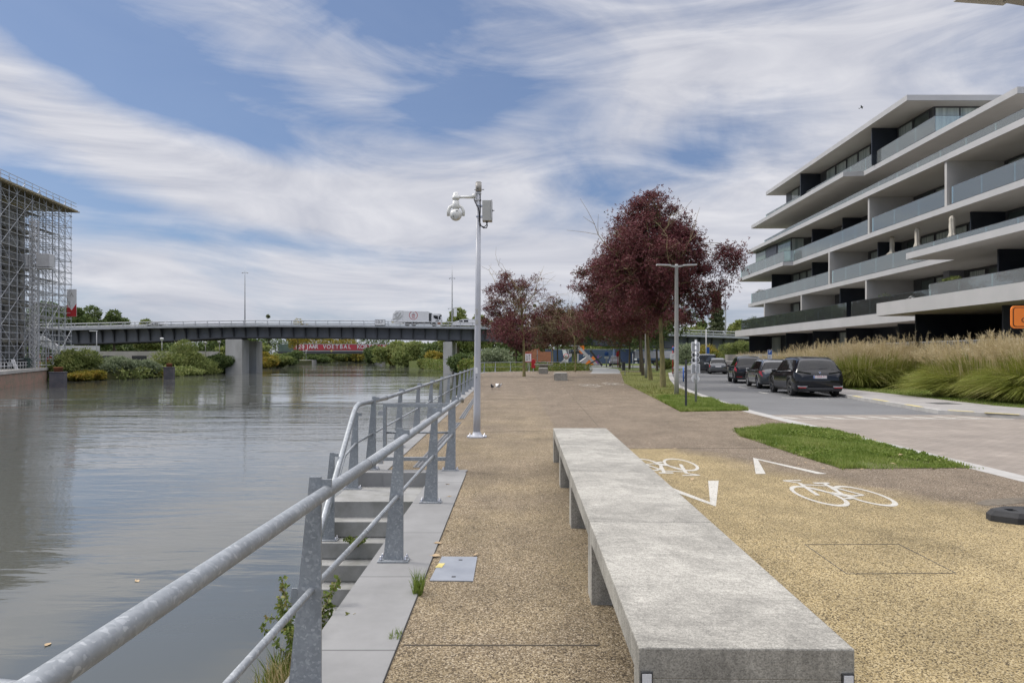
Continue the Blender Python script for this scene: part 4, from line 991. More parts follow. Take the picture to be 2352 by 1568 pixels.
def foot_outline(s): return [(-.62*s, -.05*s), (-.60*s, .06*s), (-.38*s, .20*s), (.38*s, .22*s), (.62*s, .1*s), (.62*s, -.1*s), (.38*s, -.2*s), (-.30*s, -.22*s), (-.45*s, -.19*s)]
hx0, hx1, hy0, hy1 = -.44, -.35, -.05, .05
bm = bmesh.new()
lo = [bm.verts.new((x, y, 0)) for x, y in foot_outline(1)]; mi = [bm.verts.new((x, y, .06)) for x, y in foot_outline(1)]; up = [bm.verts.new((x*.93, y*.88, .105)) for x, y in foot_outline(1)]
n = len(lo)
for i in range(n):
    j = (i+1) % n; bm.faces.new((lo[i], lo[j], mi[j], mi[i])); bm.faces.new((mi[i], mi[j], up[j], up[i]))
bm.faces.new(up); bm.faces.new(lo[::-1])
me = bpy.data.meshes.new('body'); bmesh.ops.recalc_face_normals(bm, faces=bm.faces); bm.to_mesh(me); bm.free(); me.materials.append(M['black'])
fo = bpy.data.objects.new('body', me); C.objects.link(fo); 
cut = MB(); cut.box(hx0, hx1, hy0, hy1, .03, .2); cut.box(-.25, -.19, -.03, .03, .05, .2)
cut.lathe([(0, .09), (.02, .09), (.02, .2), (0, .2)], (-.2, .09, 0), 12); cut.lathe([(0, .09), (.02, .09), (.02, .2), (0, .2)], (-.12, .09, 0), 12); cut.lathe([(0, .09), (.02, .09), (.02, .2), (0, .2)], (-.04, .09, 0), 12)
cut.box(-.1, .0, -.04, .04, .05, .2)
def boolean(o, c):
    md = o.modifiers.new('b', 'BOOLEAN'); md.operation = 'DIFFERENCE'; md.object = c; md.solver = 'EXACT'
    bpy.context.view_layer.update(); me = bpy.data.meshes.new_from_object(o.evaluated_get(bpy.context.evaluated_depsgraph_get()))
    o.modifiers.clear(); o.data = me; bpy.data.objects.remove(c)
boolean(fo, cut.build('cutter', M['black'])); fo.parent = t2

# ------------------------------------------------------------------ cars
def crspl(xs, ys, x):
    x = min(max(x, xs[0]), xs[-1]); i = 0
    while i < len(xs)-2 and x > xs[i+1]: i += 1
    h = xs[i+1]-xs[i]; t = (x-xs[i])/h
    def sl(k):
        if k == 0: return (ys[1]-ys[0])/(xs[1]-xs[0])
        if k == len(xs)-1: return (ys[-1]-ys[-2])/(xs[-1]-xs[-2])
        a = (ys[k]-ys[k-1])/(xs[k]-xs[k-1]); b = (ys[k+1]-ys[k])/(xs[k+1]-xs[k])
        return 0 if a*b <= 0 else 2*a*b/(a+b)
    m0, m1 = sl(i)*h, sl(i+1)*h
    return (2*t**3-3*t*t+1)*ys[i]+(t**3-2*t*t+t)*m0+(-2*t**3+3*t*t)*ys[i+1]+(t**3-t*t)*m1
def car(name, label, loc, rz, L, Wd, H, paint, kind='suv', rimm='rim', lamps='slim', plate_text='', tw=.62, wb=None, group=None, extras=()):
    t = thing(name, label, 'car', loc, rz, group, world=False)
    hl = L/2; hw = Wd/2; k = H/1.69
    prof = {  # y/hl, roof z, belt z, sill z, half width factor, roof half width factor
     'suv': [(-1, .90, .82, .42, .80, .70), (-.975, 1.04, .95, .30, .93, .74), (-.93, 1.20, 1.02, .24, .98, .76), (-.86, 1.44, 1.06, .22, 1, .72), (-.77, 1.60, 1.07, .22, 1, .70), (-.5, 1.675, 1.05, .22, 1, .70), (-.1, 1.69, 1.02, .22, .99, .70), (.15, 1.63, 1.0, .22, .99, .70), (.48, 1.10, .99, .22, .99, .80), (.75, 1.0, .90, .22, .98, .78), (.93, .88, .78, .24, .90, .70), (1, .70, .62, .38, .78, .6)],
     'hatch': [(-1, .86, .78, .40, .80, .70), (-.97, 1.0, .90, .28, .92, .74), (-.93, 1.15, 1.0, .22, .97, .76), (-.84, 1.42, 1.06, .20, 1, .74), (-.72, 1.60, 1.07, .20, 1, .72), (-.4, 1.68, 1.04, .2, 1, .72), (0, 1.69, 1.02, .2, 1, .72), (.25, 1.58, 1.0, .2, 1, .72), (.60, 1.12, .99, .2, .99, .8), (.8, 1.0, .9, .2, .97, .78), (.95, .85, .75, .24, .88, .7), (1, .68, .6, .38, .76, .6)],
     'van': [(-1, 1.50, 1.0, .40, .96, .88), (-.985, 1.60, 1.02, .28, .98, .90), (-.95, 1.66, 1.02, .22, 1, .90), (-.6, 1.69, 1.02, .2, 1, .9), (0, 1.69, 1.0, .2, 1, .9), (.45, 1.66, 1.0, .2, 1, .9), (.72, 1.14, 1.0, .2, .99, .88), (.88, 1.0, .9, .22, .96, .85), (.97, .85, .76, .26, .9, .8), (1, .7, .6, .38, .8, .7)]}[kind]
    ys = [p[0]*hl for p in prof]
    def sec(y):
        zt, zb, zl, w, wr = [crspl(ys, [p[i] for p in prof], y) for i in (1, 2, 3, 4, 5)]
        zt *= k; zb *= k; zl *= k; w *= hw; wr *= hw
        wb_ = w*.955; wt = wr+(wb_-wr)*.1
        return [(0, zt), (.55*wr, zt-.006*k), (.88*wr, zt-.03*k), (wt, zt-max(.07*k, .16*(zt-zb))), (wb_*.96+.04*wt, zb+.03*k), (wb_*1.0, zb-.01), (w*1.0, zb-.16*k), (w*1.005, (zb+zl)/2), (w*.985, zl+.12*k), (w*.93, zl+.01), (w*.75, zl), (0, zl)]
    nst = 60; st = [-hl+L*(.5-.5*math.cos(math.pi*i/nst)) for i in range(nst+1)]
    secs = [sec(y) for y in st]; nr = len(secs[0])
    def S(y, u):   # signed ring position
        s = sec(y); a = abs(u); i = min(int(a), nr-2); f = a-i
        x = s[i][0]*(1-f)+s[i+1][0]*f; z = s[i][1]*(1-f)+s[i+1][1]*f
        return Vector((x*(1 if u >= 0 else -1), y, z))
    m = MB(); vs = []
    full = 2*nr-2
    for y, s in zip(st, secs):
        for (x, z) in s: vs.append((x, y, z))
        for (x, z) in s[-2:0:-1]: vs.append((-x, y, z))
    fs = [(i*full+j, (i+1)*full+j, (i+1)*full+(j+1) % full, i*full+(j+1) % full) for i in range(nst) for j in range(full)]
    m.add(vs, fs, True); m.add(vs[:full], [tuple(range(full))]); m.add(vs[-full:], [tuple(range(full))[::-1]])
    body = m.build('body', paint, None)
    wr_ = tw/2; wb = wb or L*.6; yr = -hl+L*.185+.0; yf = yr+wb
    c = MB()
    for y in (yr, yf):
        for s in (-1, 1): c.lathe([(0, s*(hw-.30)), (wr_+.055, s*(hw-.30)), (wr_+.055, s*(hw+.2)), (0, s*(hw+.2))], (0, y, wr_), 32, 'X', False)
    boolean(body, c.build('cutter', M['plastic']))
    me = body.data; me.materials.clear(); me.materials.append(paint); me.materials.append(M['plastic'])
    for p in me.polygons:
        cc = p.center; p.material_index = 0; p.use_smooth = True
        for y in (yr, yf):
            d = math.hypot(cc.y-y, cc.z-wr_)
            if d < wr_+.075 and abs(p.normal.x) < .75 or (d < wr_+.05): p.material_index = 1
        if cc.z < .30*k: p.material_index = 1
    body.parent = t
    def patch(nm, mat, cs, off=.006, nu=14, nv=6, par=t):
        (ya, ua), (yb, ub), (yc, uc), (yd, ud) = cs; mm = MB(); vs = []
        for j in range(nv+1):
            f = j/nv
            for i in range(nu+1):
                g = i/nu; y = (ya*(1-g)+yb*g)*(1-f)+(yd*(1-g)+yc*g)*f; u = (ua*(1-g)+ub*g)*(1-f)+(ud*(1-g)+uc*g)*f
                p = S(y, u); e = .01
                n_ = (S(y+e, u)-S(y-e, u)).cross(S(y, u+e)-S(y, u-e)); n_.normalize()
                if n_.dot(p-Vector((0, y*.8, .8*k))) < 0: n_ = -n_
                vs.append(p+n_*off)
        mm.add(vs, [(j*(nu+1)+i, j*(nu+1)+i+1, (j+1)*(nu+1)+i+1, (j+1)*(nu+1)+i) for j in range(nv) for i in range(nu)], True)
        return mm.build(nm, mat, par)
    A = lambda f: f*hl
    g_ = M['carglass']
    if kind == 'van':
        patch('rear_window', g_, [(A(-.997), 4.0), (A(-.997), -4.0), (A(-.987), -2.7), (A(-.987), 2.7)], .012)
        segs = [(-.93, -.42), (-.38, .10)]; frontw = (.14, .60, .40)
        yw = (A(.70), A(.50))
    elif kind == 'hatch':
        patch('rear_window', g_, [(A(-.925), 4.0), (A(-.925), -4.0), (A(-.79), -2.6), (A(-.79), 2.6)], .008); segs = [(-.72, -.28)]; frontw = (-.24, .50, .24); yw = (A(.58), A(.30))
    else:
        patch('rear_window', g_, [(A(-.945), 3.9), (A(-.945), -3.9), (A(-.83), -2.6), (A(-.83), 2.6)], .008); segs = [(-.80, -.42), (-.40, .02)]; frontw = (.04, .40, .17); yw = (A(.46), A(.20))
    for s in (-1, 1):
        for q, (a, b) in enumerate(segs):
            up = a+(.10 if q == 0 and kind != 'van' else 0)
            patch('side_window', g_, [(A(a), s*4.15), (A(b), s*4.15), (A(b), s*3.05), (A(up), s*3.05)])
        patch('side_window', g_, [(A(frontw[0]), s*4.15), (A(frontw[1]), s*4.15), (A(frontw[2]), s*3.05), (A(frontw[0]), s*3.05)])
    patch('windshield', g_, [(yw[0], 3.6), (yw[0], -3.6), (yw[1], -2.7), (yw[1], 2.7)], .007)
    # sunroof, rails
    if kind == 'suv':
        patch('glass_roof', g_, [(A(-.6), 1.7), (A(-.6), -1.7), (A(.05), -1.7), (A(.05), 1.7)], .005)
        for s in (-1, 1):
            mm = MB(); mm.path([S(A(-.72), s*2.3)+Vector((0, 0, .0)), S(A(-.6), s*2.3)+Vector((0, 0, .03)), S(A(-.2), s*2.3)+Vector((0, 0, .03)), S(A(.08), s*2.3)+Vector((0, 0, .025)), S(A(.16), s*2.3)], .014, 8); mm.build('roof_rail', M['chrome'] if lamps != 'slim' else M['plastic'], t)
        mm = MB(); mm.path([S(A(-.70), 4.25)+Vector((.012, 0, .0)), S(A(-.2), 4.25)+Vector((.012, 0, 0)), S(A(.38), 4.25)+Vector((.012, 0, 0))], .010, 6); mm.path([S(A(-.70), -4.25)-Vector((.012, 0, 0)), S(A(-.2), -4.25)-Vector((.012, 0, 0)), S(A(.38), -4.25)-Vector((.012, 0, 0))], .010, 6); mm.build('window_trim', M['chrome'], t)
    # wheels
    def wheel(x, y, s, proto=[]):
        w = MB(); ww = .235
        w.lathe([(wr_-.12, -ww/2+.02), (wr_-.035, -ww/2), (wr_-.008, -ww/2+.03), (wr_, -.05), (wr_, .05), (wr_-.008, ww/2-.03), (wr_-.035, ww/2), (wr_-.12, ww/2-.02)], (0, 0, 0), 32, 'X')
        ty = w.build('wheel', M['tyre'], t); ri = wr_-.075
        w = MB(); w.lathe([(ri+.005, .095), (ri-.02, .10), (ri-.03, .06), (ri-.035, -.08)], (0, 0, 0), 32, 'X')
        w.lathe([(0, .085), (.06, .085), (.075, .06), (.075, .03)], (0, 0, 0), 16, 'X')
        for i in range(5):
            a = 2*math.pi*i/5+.2
            for da in (-.13, .13):
                w.beam((.07, .05*math.cos(a), .05*math.sin(a)), (.085, (ri-.01)*math.cos(a+da), (ri-.01)*math.sin(a+da)), .03, .03)
        w.lathe([(0, .0), (ri-.05, .0)], (0, 0, 0), 24, 'X'); w.build('rim', M[rimm], ty)
        ty.location = (x, y, wr_); ty.rotation_euler = (0, 0, 0 if s > 0 else math.pi)
    for y in (yr, yf):
        for s in (-1, 1): wheel(s*(hw-.125), y, s)
    # mirrors
    for s in (-1, 1):
        mm = MB(); p = S(A(.30 if kind != 'van' else .5), s*4.3); mm.sphere((p.x+s*.12, p.y, p.z+.04), .1, 12, 8, (1.05, .7, .75)); mm.beam((p.x-.02*s, p.y, p.z-.03), (p.x+s*.1, p.y, p.z), .04, .03); mm.build('mirror', paint if lamps != 'slim' else M['carblack'], t)
    yb = -hl
    def rx(u, z):  # a point on the tail at height z
        best = None
        for i in range(200):
            y = -hl+.5*i/199*1.0; s = sec(y)
            if s[2][1] >= z: best = y; break
        return best if best is not None else -hl
    # bumper, plate, lights
    mm = MB(); mm.bbox(-hw*.86, hw*.86, yb-.03, yb+.2, .24*k, .40*k, .03); mm.build('rear_bumper', M['plastic'] if lamps != 'slim' else M['carblack'], t)
    pz = {'slim': .84, 'tall': .80, 'wide': .62, 'round': .80, 'van': .85}.get(lamps, .8)*k
    yp = rx(0, pz+.06)
    mm = MB(); mm.bbox(-.265, .265, yp-.03, yp+.02, pz-.06, pz+.06, .004); pl = mm.build('number_plate', M['signwhite'], t)
    if plate_text:
        mm = MB(); mm.box(-.263, -.222, yp-.0325, yp-.0302, pz-.056, pz+.056); mm.build('plate_band', M['signblue'], pl)
        o = text(plate_text, .122, (-.21, yp-.032, pz-.048), (R(90), 0, 0), M['signred'] if lamps == 'slim' else M['signblack'], None, 'plate_number', .001); o.parent = pl; o.scale = (.80, 1, 1)
    if lamps == 'slim':
        ye = rx(0, 1.0*k)
        mm = MB(); mm.lathe([(0, -.02), (.05, -.02), (.05, .02)], (0, ye-.01, 1.02*k), 20, 'Y'); lg = mm.build('badge', M['signblack'], t)
        mm = MB()
        for a0, cm in ((0, 0), (180, 0)):
            vs = [(0, ye-.0315, 1.02*k)]+[(.036*math.cos(R(a0+9*i)), ye-.0315, 1.02*k+.036*math.sin(R(a0+9*i))) for i in range(11)]
            mm.add(vs, [(0, i, i+1) for i in range(1, 11)])
        mm.build('badge_quarter', M['signwhite'], lg); mm = MB()
        for a0 in (90, 270):
            vs = [(0, ye-.0315, 1.02*k)]+[(.036*math.cos(R(a0+9*i)), ye-.0315, 1.02*k+.036*math.sin(R(a0+9*i))) for i in range(11)]
            mm.add(vs, [(0, i, i+1) for i in range(1, 11)])
        mm.build('badge_quarter', M['signblue'], lg)
        mm = MB(); mm.lathe([(.046, -.004), (.05, -.006), (.054, -.004), (.05, 0)], (0, ye-.03, 1.02*k), 24, 'Y'); mm.build('badge_ring', M['chrome'], lg)
        for s in (-1, 1):
            mm = MB()
            for j in range(6):
                x0 = s*(.36+.085*j); x1 = s*(.36+.085*(j+1)); z0 = (.985+.012*j)*k
                mm.beam((x0, rx(0, z0)-.012+.006*j*j*.25, z0), (x1, rx(0, z0)-.012+.006*(j+1)**2*.25, z0+.012), .05, .045)
            mm.build('tail_light', M['carglass'], t)
            mm = MB(); a = [(s*.50, .465), (s*.53, .42), (s*.88, .425), (s*.89, .485), (s*.78, .462)]
            mm.prismy([(x, z*k) for x, z in (a if s > 0 else a[::-1])], yb-.035, yb+.10); tr = mm.build('bumper_trim', M['chrome'], t)
            mm = MB(); mm.box(min(s*.56, s*.86), max(s*.56, s*.86), yb-.045, yb, .385*k, .418*k); mm.build('reflector', M['lightred'], t)
        mm = MB(); mm.bbox(-.5, .5, yb-.04, yb+.1, .28*k, .37*k, .02); mm.build('diffuser', M['plastic'], t)
        mm = MB(); yw_ = rx(0, 1.17*k); mm.beam((.0, yw_-.03, 1.17*k), (.36, yw_+.0, 1.20*k), .02, .02); mm.build('wiper', M['plastic'], t)
    else:
        for s in (-1, 1):
            if lamps == 'tall':
                patch('tail_light', M['lightred'], [(A(-.985), s*6.3), (A(-.90), s*6.3), (A(-.885), s*5.2), (A(-.985), s*5.2)], .012)
                patch('tail_light', M['lightred'], [(A(-.95), s*5.3), (A(-.89), s*5.3), (A(-.825), s*3.3), (A(-.87), s*3.3)], .012)
                mm = MB(); mm.box(min(s*.5, s*.85)*1.0, max(s*.5, s*.85), yb-.034, yb, .40*k, .425*k); mm.build('reflector', M['lightred'], t)
            elif lamps == 'wide': patch('tail_light', M['lightred'], [(A(-.995), s*6.1), (A(-.82), s*5.9), (A(-.86), s*5.0), (A(-.975), s*5.0)], .012); patch('tail_light', M['lightred'], [(A(-.975), s*5.0), (A(-.965), s*5.0), (A(-.965), s*2.9), (A(-.975), s*2.9)], .02)
            elif lamps == 'round': patch('tail_light', M['lightred'], [(A(-.97), s*6.2), (A(-.90), s*6.2), (A(-.90), s*5.0), (A(-.955), s*5.0)], .014)
            elif lamps == 'van': patch('tail_light', M['lightred'], [(A(-.995), s*6.5), (A(-.96), s*6.5), (A(-.96), s*5.0), (A(-.99), s*5.0)], .014)
        if lamps == 'round':
            ye = rx(0, 1.05*k); mm = MB(); mm.lathe([(.03, -.004), (.05, -.012), (.055, -.004), (.05, 0)], (0, ye-.01, 1.04*k), 16, 'Y'); mm.build('badge', M['chrome'], t)
    # headlights
    for s in (-1, 1): patch('headlight', M['signwhite'], [(A(.93), s*6.0), (A(.985), s*5.4), (A(.985), s*5.0), (A(.90), s*5.0)], .01)
    return t
zc = -.05
car('parked_car', 'glossy black electric SUV parked nearest the camera, seen from behind', (13.07, 30.75, zc), R(-7), 4.95, 1.97, 1.69, M['carblack'], 'suv', 'rimdark', 'slim', '2-GGA-511', .74, 3.0, 'cars parked along the kerb')
car('parked_car', 'dark grey estate parked directly in front of the black SUV', (14.15, 37.6, zc), R(-9), 4.75, 1.86, 1.56, M['cargrey'], 'suv', 'rim', 'wide', '', .68, 2.85, 'cars parked along the kerb')
car('parked_car', 'black compact SUV with tall red tail lights, third car from the camera', (15.25, 44.6, zc), R(-11), 4.43, 1.87, 1.72, M['carblack'], 'suv', 'rimdark', 'tall', '', .70, 2.7, 'cars parked along the kerb')
car('parked_car', 'small grey city hatchback seen from behind, right of the dark van', (19.95, 66.4, zc), R(-13), 3.62, 1.66, 1.55, M['carsilver'], 'hatch', 'rimdark', 'round', '', .60, 2.45, 'cars parked along the kerb')
car('parked_car', 'dark grey passenger van parked beyond the small hatchback', (20.65, 72.5, zc), R(-15), 4.9, 1.95, 1.93, M['cargrey'], 'van', 'rim', 'van', '', .66, 3.1, 'cars parked along the kerb')
car('parked_car', 'white car with red tail lights, mostly hidden left of the dark van', (21.9, 79.6, zc), R(-17), 4.3, 1.78, 1.50, M['carwhite'], 'hatch', 'rim', 'round', '', .62, 2.6, 'cars parked along the kerb')
car('parked_car', 'dark SUV facing the camera under the far trees', (17.7, 117, -.05), R(180-12), 4.7, 1.95, 1.78, M['carblack'], 'suv', 'rimdark', 'tall', '', .72, 2.8)
# ------------------------------------------------------------------ apartment building
ab = thing('apartment_building', 'modern pale grey apartment block with stacked glass balconies, right of the road', 'building', (30, 50, 0))
def slab(poly, zt, th, name='floor_slab', cap=True):
    m = MB(); m.prism(poly, zt-th, zt); s = m.build(name, M['fascia'], ab)
    c = Vector((sum(p[0] for p in poly)/len(poly), sum(p[1] for p in poly)/len(poly)))
    ins = [tuple(Vector(p)+(c-Vector(p)).normalized()*.07) for p in poly]
    m = MB(); m.add([(x, y, zt-th-.006) for x, y in ins], [tuple(range(len(ins)))]); o = m.build('soffit', M['soffit'], ab, fix=False)
    bm = bmesh.new(); bm.from_mesh(o.data); bmesh.ops.triangulate(bm, faces=bm.faces[:]); bm.to_mesh(o.data); bm.free(); o.parent = s
    m = MB(); n = len(poly)
    for a, b in zip(poly, poly[1:]+poly[:1]):
        if a[0] > 44 and b[0] > 44: continue
        m.beam((*a, zt+.012), (*b, zt+.012), .05, .022)
        m.beam((*a, zt-th-.008), (*b, zt-th-.008), .03, .014)
    m.build('edge_trim', M['frame'], s).parent = s
    return s
YF = 18
P1 = [(25.8, 79), (25.2, 38.2), (20.4, 38.2), (20.2, YF), (45, YF), (45, 79)]
P2 = [(27.4, 79.2), (26.1, 40.2), (23.2, 40.2), (22.9, YF), (45, YF), (45, 79.2)]
P3 = [(26.7, 80.7), (26.3, 66.3), (27.2, 66), (26.6, 50), (26.2, YF), (45, YF), (45, 80.7)]
P4 = [(27.3, 79.4), (26.45, 50), (26.1, YF), (45, YF), (45, 79.4)]
P5 = [(28.1, 80.2), (27.6, 56.9), (29.2, 56.7), (28.8, 38.9), (45, 38.9), (45, 80.2)]
P6 = [(29.0, 78), (28.35, 49), (45, 49), (45, 78)]
ZS = [4.6, 7.7, 10.8, 13.9, 17.0, 20.4]
for P, z, th in ((P1, 4.6, .70), (P2, 7.7, .36), (P3, 10.8, .36), (P4, 13.9, .36), (P5, 17.0, .38), (P6, 20.4, .40)): slab(P, z, th)
# storeys: wall x, y range, z range
ST = [(28.8, 20, 78.6, .9, 3.9), (30, 20, 78.4, 4.6, 7.34), (30, 20, 78.6, 7.7, 10.44), (30, 20, 78.8, 10.8, 13.54), (33.2, 24, 78, 13.9, 16.62), (31, 50.2, 77.2, 17.0, 20.0)]
for i, (x, y0, y1, z0, z1) in enumerate(ST):
    m = MB(); m.box(x, 44.6, y0, y1, z0+.002, z1-.002); m.build('wall', M['frame'] if i else M['navy'], ab)
fins = {1: [(73.5, 27.2, 'fin'), (63.4, 26.9, 'fin'), (57.2, 27.5, 'navy'), (51.0, 26.5, 'fin'), (36.2, 25.8, 'navy'), (29, 25.6, 'navy')],
        2: [(73.3, 27.9, 'navy'), (63.9, 28.1, 'navy'), (57.5, 26.75, 'fin'), (52.6, 28.2, 'navy'), (41.5, 27.9, 'navy'), (32.5, 27.9, 'navy')],
        3: [(63.9, 28.1, 'navy'), (58.6, 28.4, 'navy'), (51, 26.7, 'fin'), (41.6, 26.5, 'fin'), (31, 28, 'navy')],
        5: [(68.6, 29.0, 'navy'), (54.9, 28.95, 'navy')],
        0: [(76.5, 26.6, 'navy'), (66.5, 26.7, 'navy'), (60.5, 26.7, 'navy'), (54.5, 26.7, 'navy'), (47.0, 26.6, 'navy'), (36.5, 21.6, 'navy'), (30, 21.6, 'navy')], 4: []}
for i, L in fins.items():
    x, y0, y1, z0, z1 = ST[i]
    for (y, xf, mt) in L:
        th = .22 if mt == 'fin' else .10
        m = MB(); m.box(xf, x, y, y+th, z0+.003, z1-.003); m.build('party_wall', M[mt], ab)
m = MB(); m.box(29.0, 30, 45.3, 45.9, 4.603, 7.337); m.build('column', pm('blue_grey_column', (.20, .205, .225), None, 2, .6), ab)
rw = random.Random(7)
for i, (x, y0, y1, z0, z1) in enumerate(ST):
    if i == 0: ys = list(np.arange(y0+1, y1-3, 5.2))
    elif i == 4: ys = list(np.arange(y0+1, y1-2, 5.0))
    else: ys = list(np.arange(y0+.4, y1-1.6, 1.75 if i in (1, 2, 3) else 2.1))
    for y in ys:
        w = 1.62 if i in (1, 2, 3) else 2.0
        if i in (0, 4): w = 2.6
        if any(y < f[0]+.25 and y+w > f[0]-.05 for f in fins[i]): continue
        if i == 1 and 45-w < y < 46: continue
        zb = max(z0, 1.0)+.05
        m = MB(); a, b, c, d = y, y+w, zb, z1-.12
        m.box(x-.07, x-.003, a, a+.07, c, d); m.box(x-.07, x-.003, b-.07, b, c, d); m.box(x-.07, x-.003, a+.07, b-.07, d-.07, d); m.box(x-.07, x-.003, a+.07, b-.07, c, c+.06)
        fr = m.build('window', M['dark'], ab)
        m = MB(); m.box(x-.035, x-.004, a+.07, b-.07, c+.06, d-.07); p_ = m.build('pane', M['curtain'] if rw.random() < .75 else M['pane'], ab); p_.parent = fr
# glazed front ends facing the camera
def pane_end(x0, x1, y, z0, z1, n, mt='curtain'):
    w = (x1-x0)/n
    for j in range(n):
        a = x0+j*w; m = MB(); m.box(a, a+.06, y-.05, y, z0, z1); m.box(a+w-.06, a+w, y-.05, y, z0, z1); m.box(a+.06, a+w-.06, y-.05, y, z1-.08, z1); m.box(a+.06, a+w-.06, y-.05, y, z0, z0+.06)
        fr = m.build('window', M['dark'], ab); m = MB(); m.box(a+.06, a+w-.06, y-.03, y-.005, z0+.06, z1-.08); m.build('pane', M[mt], ab).parent = fr
pane_end(31.05, 36.6, 50.18, 17.05, 19.95, 3, 'curtain')
# glass corner room of the fourth storey
m = MB(); m.box(27.95, 30, 68.4, 78.3, 10.803, 13.53); m.build('corner_room', M['frame'], ab)
m = MB(); m.box(27.93, 27.945, 68.5, 71.6, 10.9, 13.4); m.box(27.93, 27.945, 75.2, 78.2, 10.9, 13.4); m.build('pane', pm('green_glass', (.16, .22, .18), (.11, .16, .13), 1.5, .04, spec=.9), ab)
m = MB(); m.box(28.05, 29.2, 68.36, 68.39, 10.9, 13.4); m.build('pane', M['curtain'], ab)
m = MB(); m.box(27.9, 27.95, 72.0, 75.0, 10.81, 13.5); m.build('shutter_panel', M['navy'], ab)
# balustrades
def balus(line, z, mat='glass', h=1.08, name='balustrade', cap=True):
    m = MB(); rl_ = MB()
    for a, b in zip(line[:-1], line[1:]):
        a = Vector(a); b = Vector(b); L = (b-a).length; n = max(1, round(L/2.6)); d = (b-a)/n
        for j in range(n):
            p = a+d*j+d.normalized()*.005; q = a+d*(j+1)-d.normalized()*.005
            m.beam((p.x, p.y, z+h/2+.03), (q.x, q.y, z+h/2+.03), .016, h)
        rl_.beam((a.x, a.y, z+h+.045), (b.x, b.y, z+h+.045), .022, .02); rl_.beam((a.x, a.y, z+.04), (b.x, b.y, z+.04), .05, .05)
    g = m.build(name, M[mat], ab); rl_.build('rail_profile', M['dark'], ab).parent = g
    return g
e = .18
balus([(29.9, 78.3), (25.8+e+.3, 78.3), (25.3+e, 52)], 4.6, 'glass' if 0 else 'glassdim')
balus([(25.25+e, 51.2), (25.2+e, 38.1)], 4.6, 'glassdim')
balus([(27, 37.95), (23.15, 37.9), (23.0, YF)], 4.6, 'glass', 1.0)
balus([(29.9, 78.8), (27.6, 78.8), (26.85, 57.9)], 7.7); balus([(26.82, 57.2), (26.25, 40.3), (25.8, YF)], 7.7)
balus([(29.0, 80.3), (26.9, 80.3), (26.5, 66.5), (27.35, 66.2), (27.05, 58), (26.78, 51.3)], 10.8); balus([(26.75, 50.7), (26.6, 41.9)], 10.8); balus([(26.6, 41.3), (26.4, YF)], 10.8)
balus([(31, 79.0), (29.2, 79.0), (28.75, 71), (27.75, 41.8), (27.2, YF)], 13.9)
balus([(31, 79.6), (29.6, 79.6), (29.4, 56.9), (29.0, 46.8), (36, 46.8)], 17.0)
# terrace wall and railing
m = MB(); m.prism([(26.2, 84), (22.2, 62), (21.6, 45), (21.5, 12), (22, 12), (22.1, 45), (22.7, 62), (26.7, 84)], .05, 1.85)
tag(m.build('garden_wall', pm('terrace_wall_concrete', (.26, .25, .23), (.20, .19, .175), .8, .85)), 'low pale terrace wall behind the ornamental grasses', 'wall')
t = thing('terrace_railing', 'thin metal bar railing on the terrace wall, behind the nearer grasses', 'railing', (21.8, 20, 1.95), world=False)
m = MB(); m.box(-.025, .025, -6, 20, .44, .48); m.build('top_rail', M['ltgrey'], t)
m = MB(); 
for i in range(200): m.box(-.012, .012, -6+i*.13, -5.975+i*.13, 0, .44)
m.build('bars', M['ltgrey'], t)
m = MB(); m.box(22.1, 28.8, 12, 78, .9, 1.15); struct(m.build('terrace', M['side']), 'raised terrace in front of the ground floor')

# balcony things
def pot_plant(loc, label, h=.6, r=.28, ph=.8, mat='green2', pmat='planter', seed=1):
    rg_ = np.random.default_rng(seed); t = thing('potted_plant', label, 'potted plant', loc, world=False)
    m = MB(); m.lathe([(0, 0), (r*.72, 0), (r, h), (r*.92, h), (r*.88, h-.06), (0, h-.06)], (0, 0, 0), 18); m.build('pot', M[pmat], t)
    if ph > 0:
        v, q = tufts(np.array([0, 0, h+ph*.45])+rg_.normal(size=(220, 3))*np.array([r*.75, r*.75, ph*.22]), 4, .13, .028, .5, rg_); np_mesh('foliage', v, q, M[mat], t)
    return t
pot_plant((28.0, 77.5, 10.82), 'tall empty looking dark pot at the left end of the third balcony', .95, .36, 0, seed=1)
pot_plant((28.2, 77.2, 7.72), 'dark pot with leafy plant at the left end of the second floor balcony', .62, .32, .9, 'greengrey', seed=2)
pot_plant((27.2, 76.8, 4.62), 'round dark pot with leafy plant at the left end of the lowest balcony', .7, .34, .8, seed=3)
pot_plant((26.9, 49.2, 4.62), 'spreading green plant on the lowest balcony before a pale wall', .5, .3, 1.0, seed=4)
pot_plant((29.3, 44.5, 10.82), 'tall rust leaved plant on the upper balcony before a window', .7, .3, 1.7, 'yellow', seed=5)
pot_plant((29.3, 74.5, 13.92), 'small plant on the long upper balcony near its left end', .4, .25, .6, seed=6)
t = thing('flower_box', 'white planter box with white flowers on the projecting lowest balcony', 'planter', (25.6, 43.3, 4.62), world=False)
m = MB(); m.bbox(-.2, .2, -.55, .55, 0, .62, .01); m.build('planter_box', M['white'], t); v, q = tufts(np.array([0, 0, .75])+np.random.default_rng(3).normal(size=(160, 3))*np.array([.12, .3, .08]), 4, .09, .03, .4, np.random.default_rng(2)); np_mesh('flowers', v, q, M['white'], t)
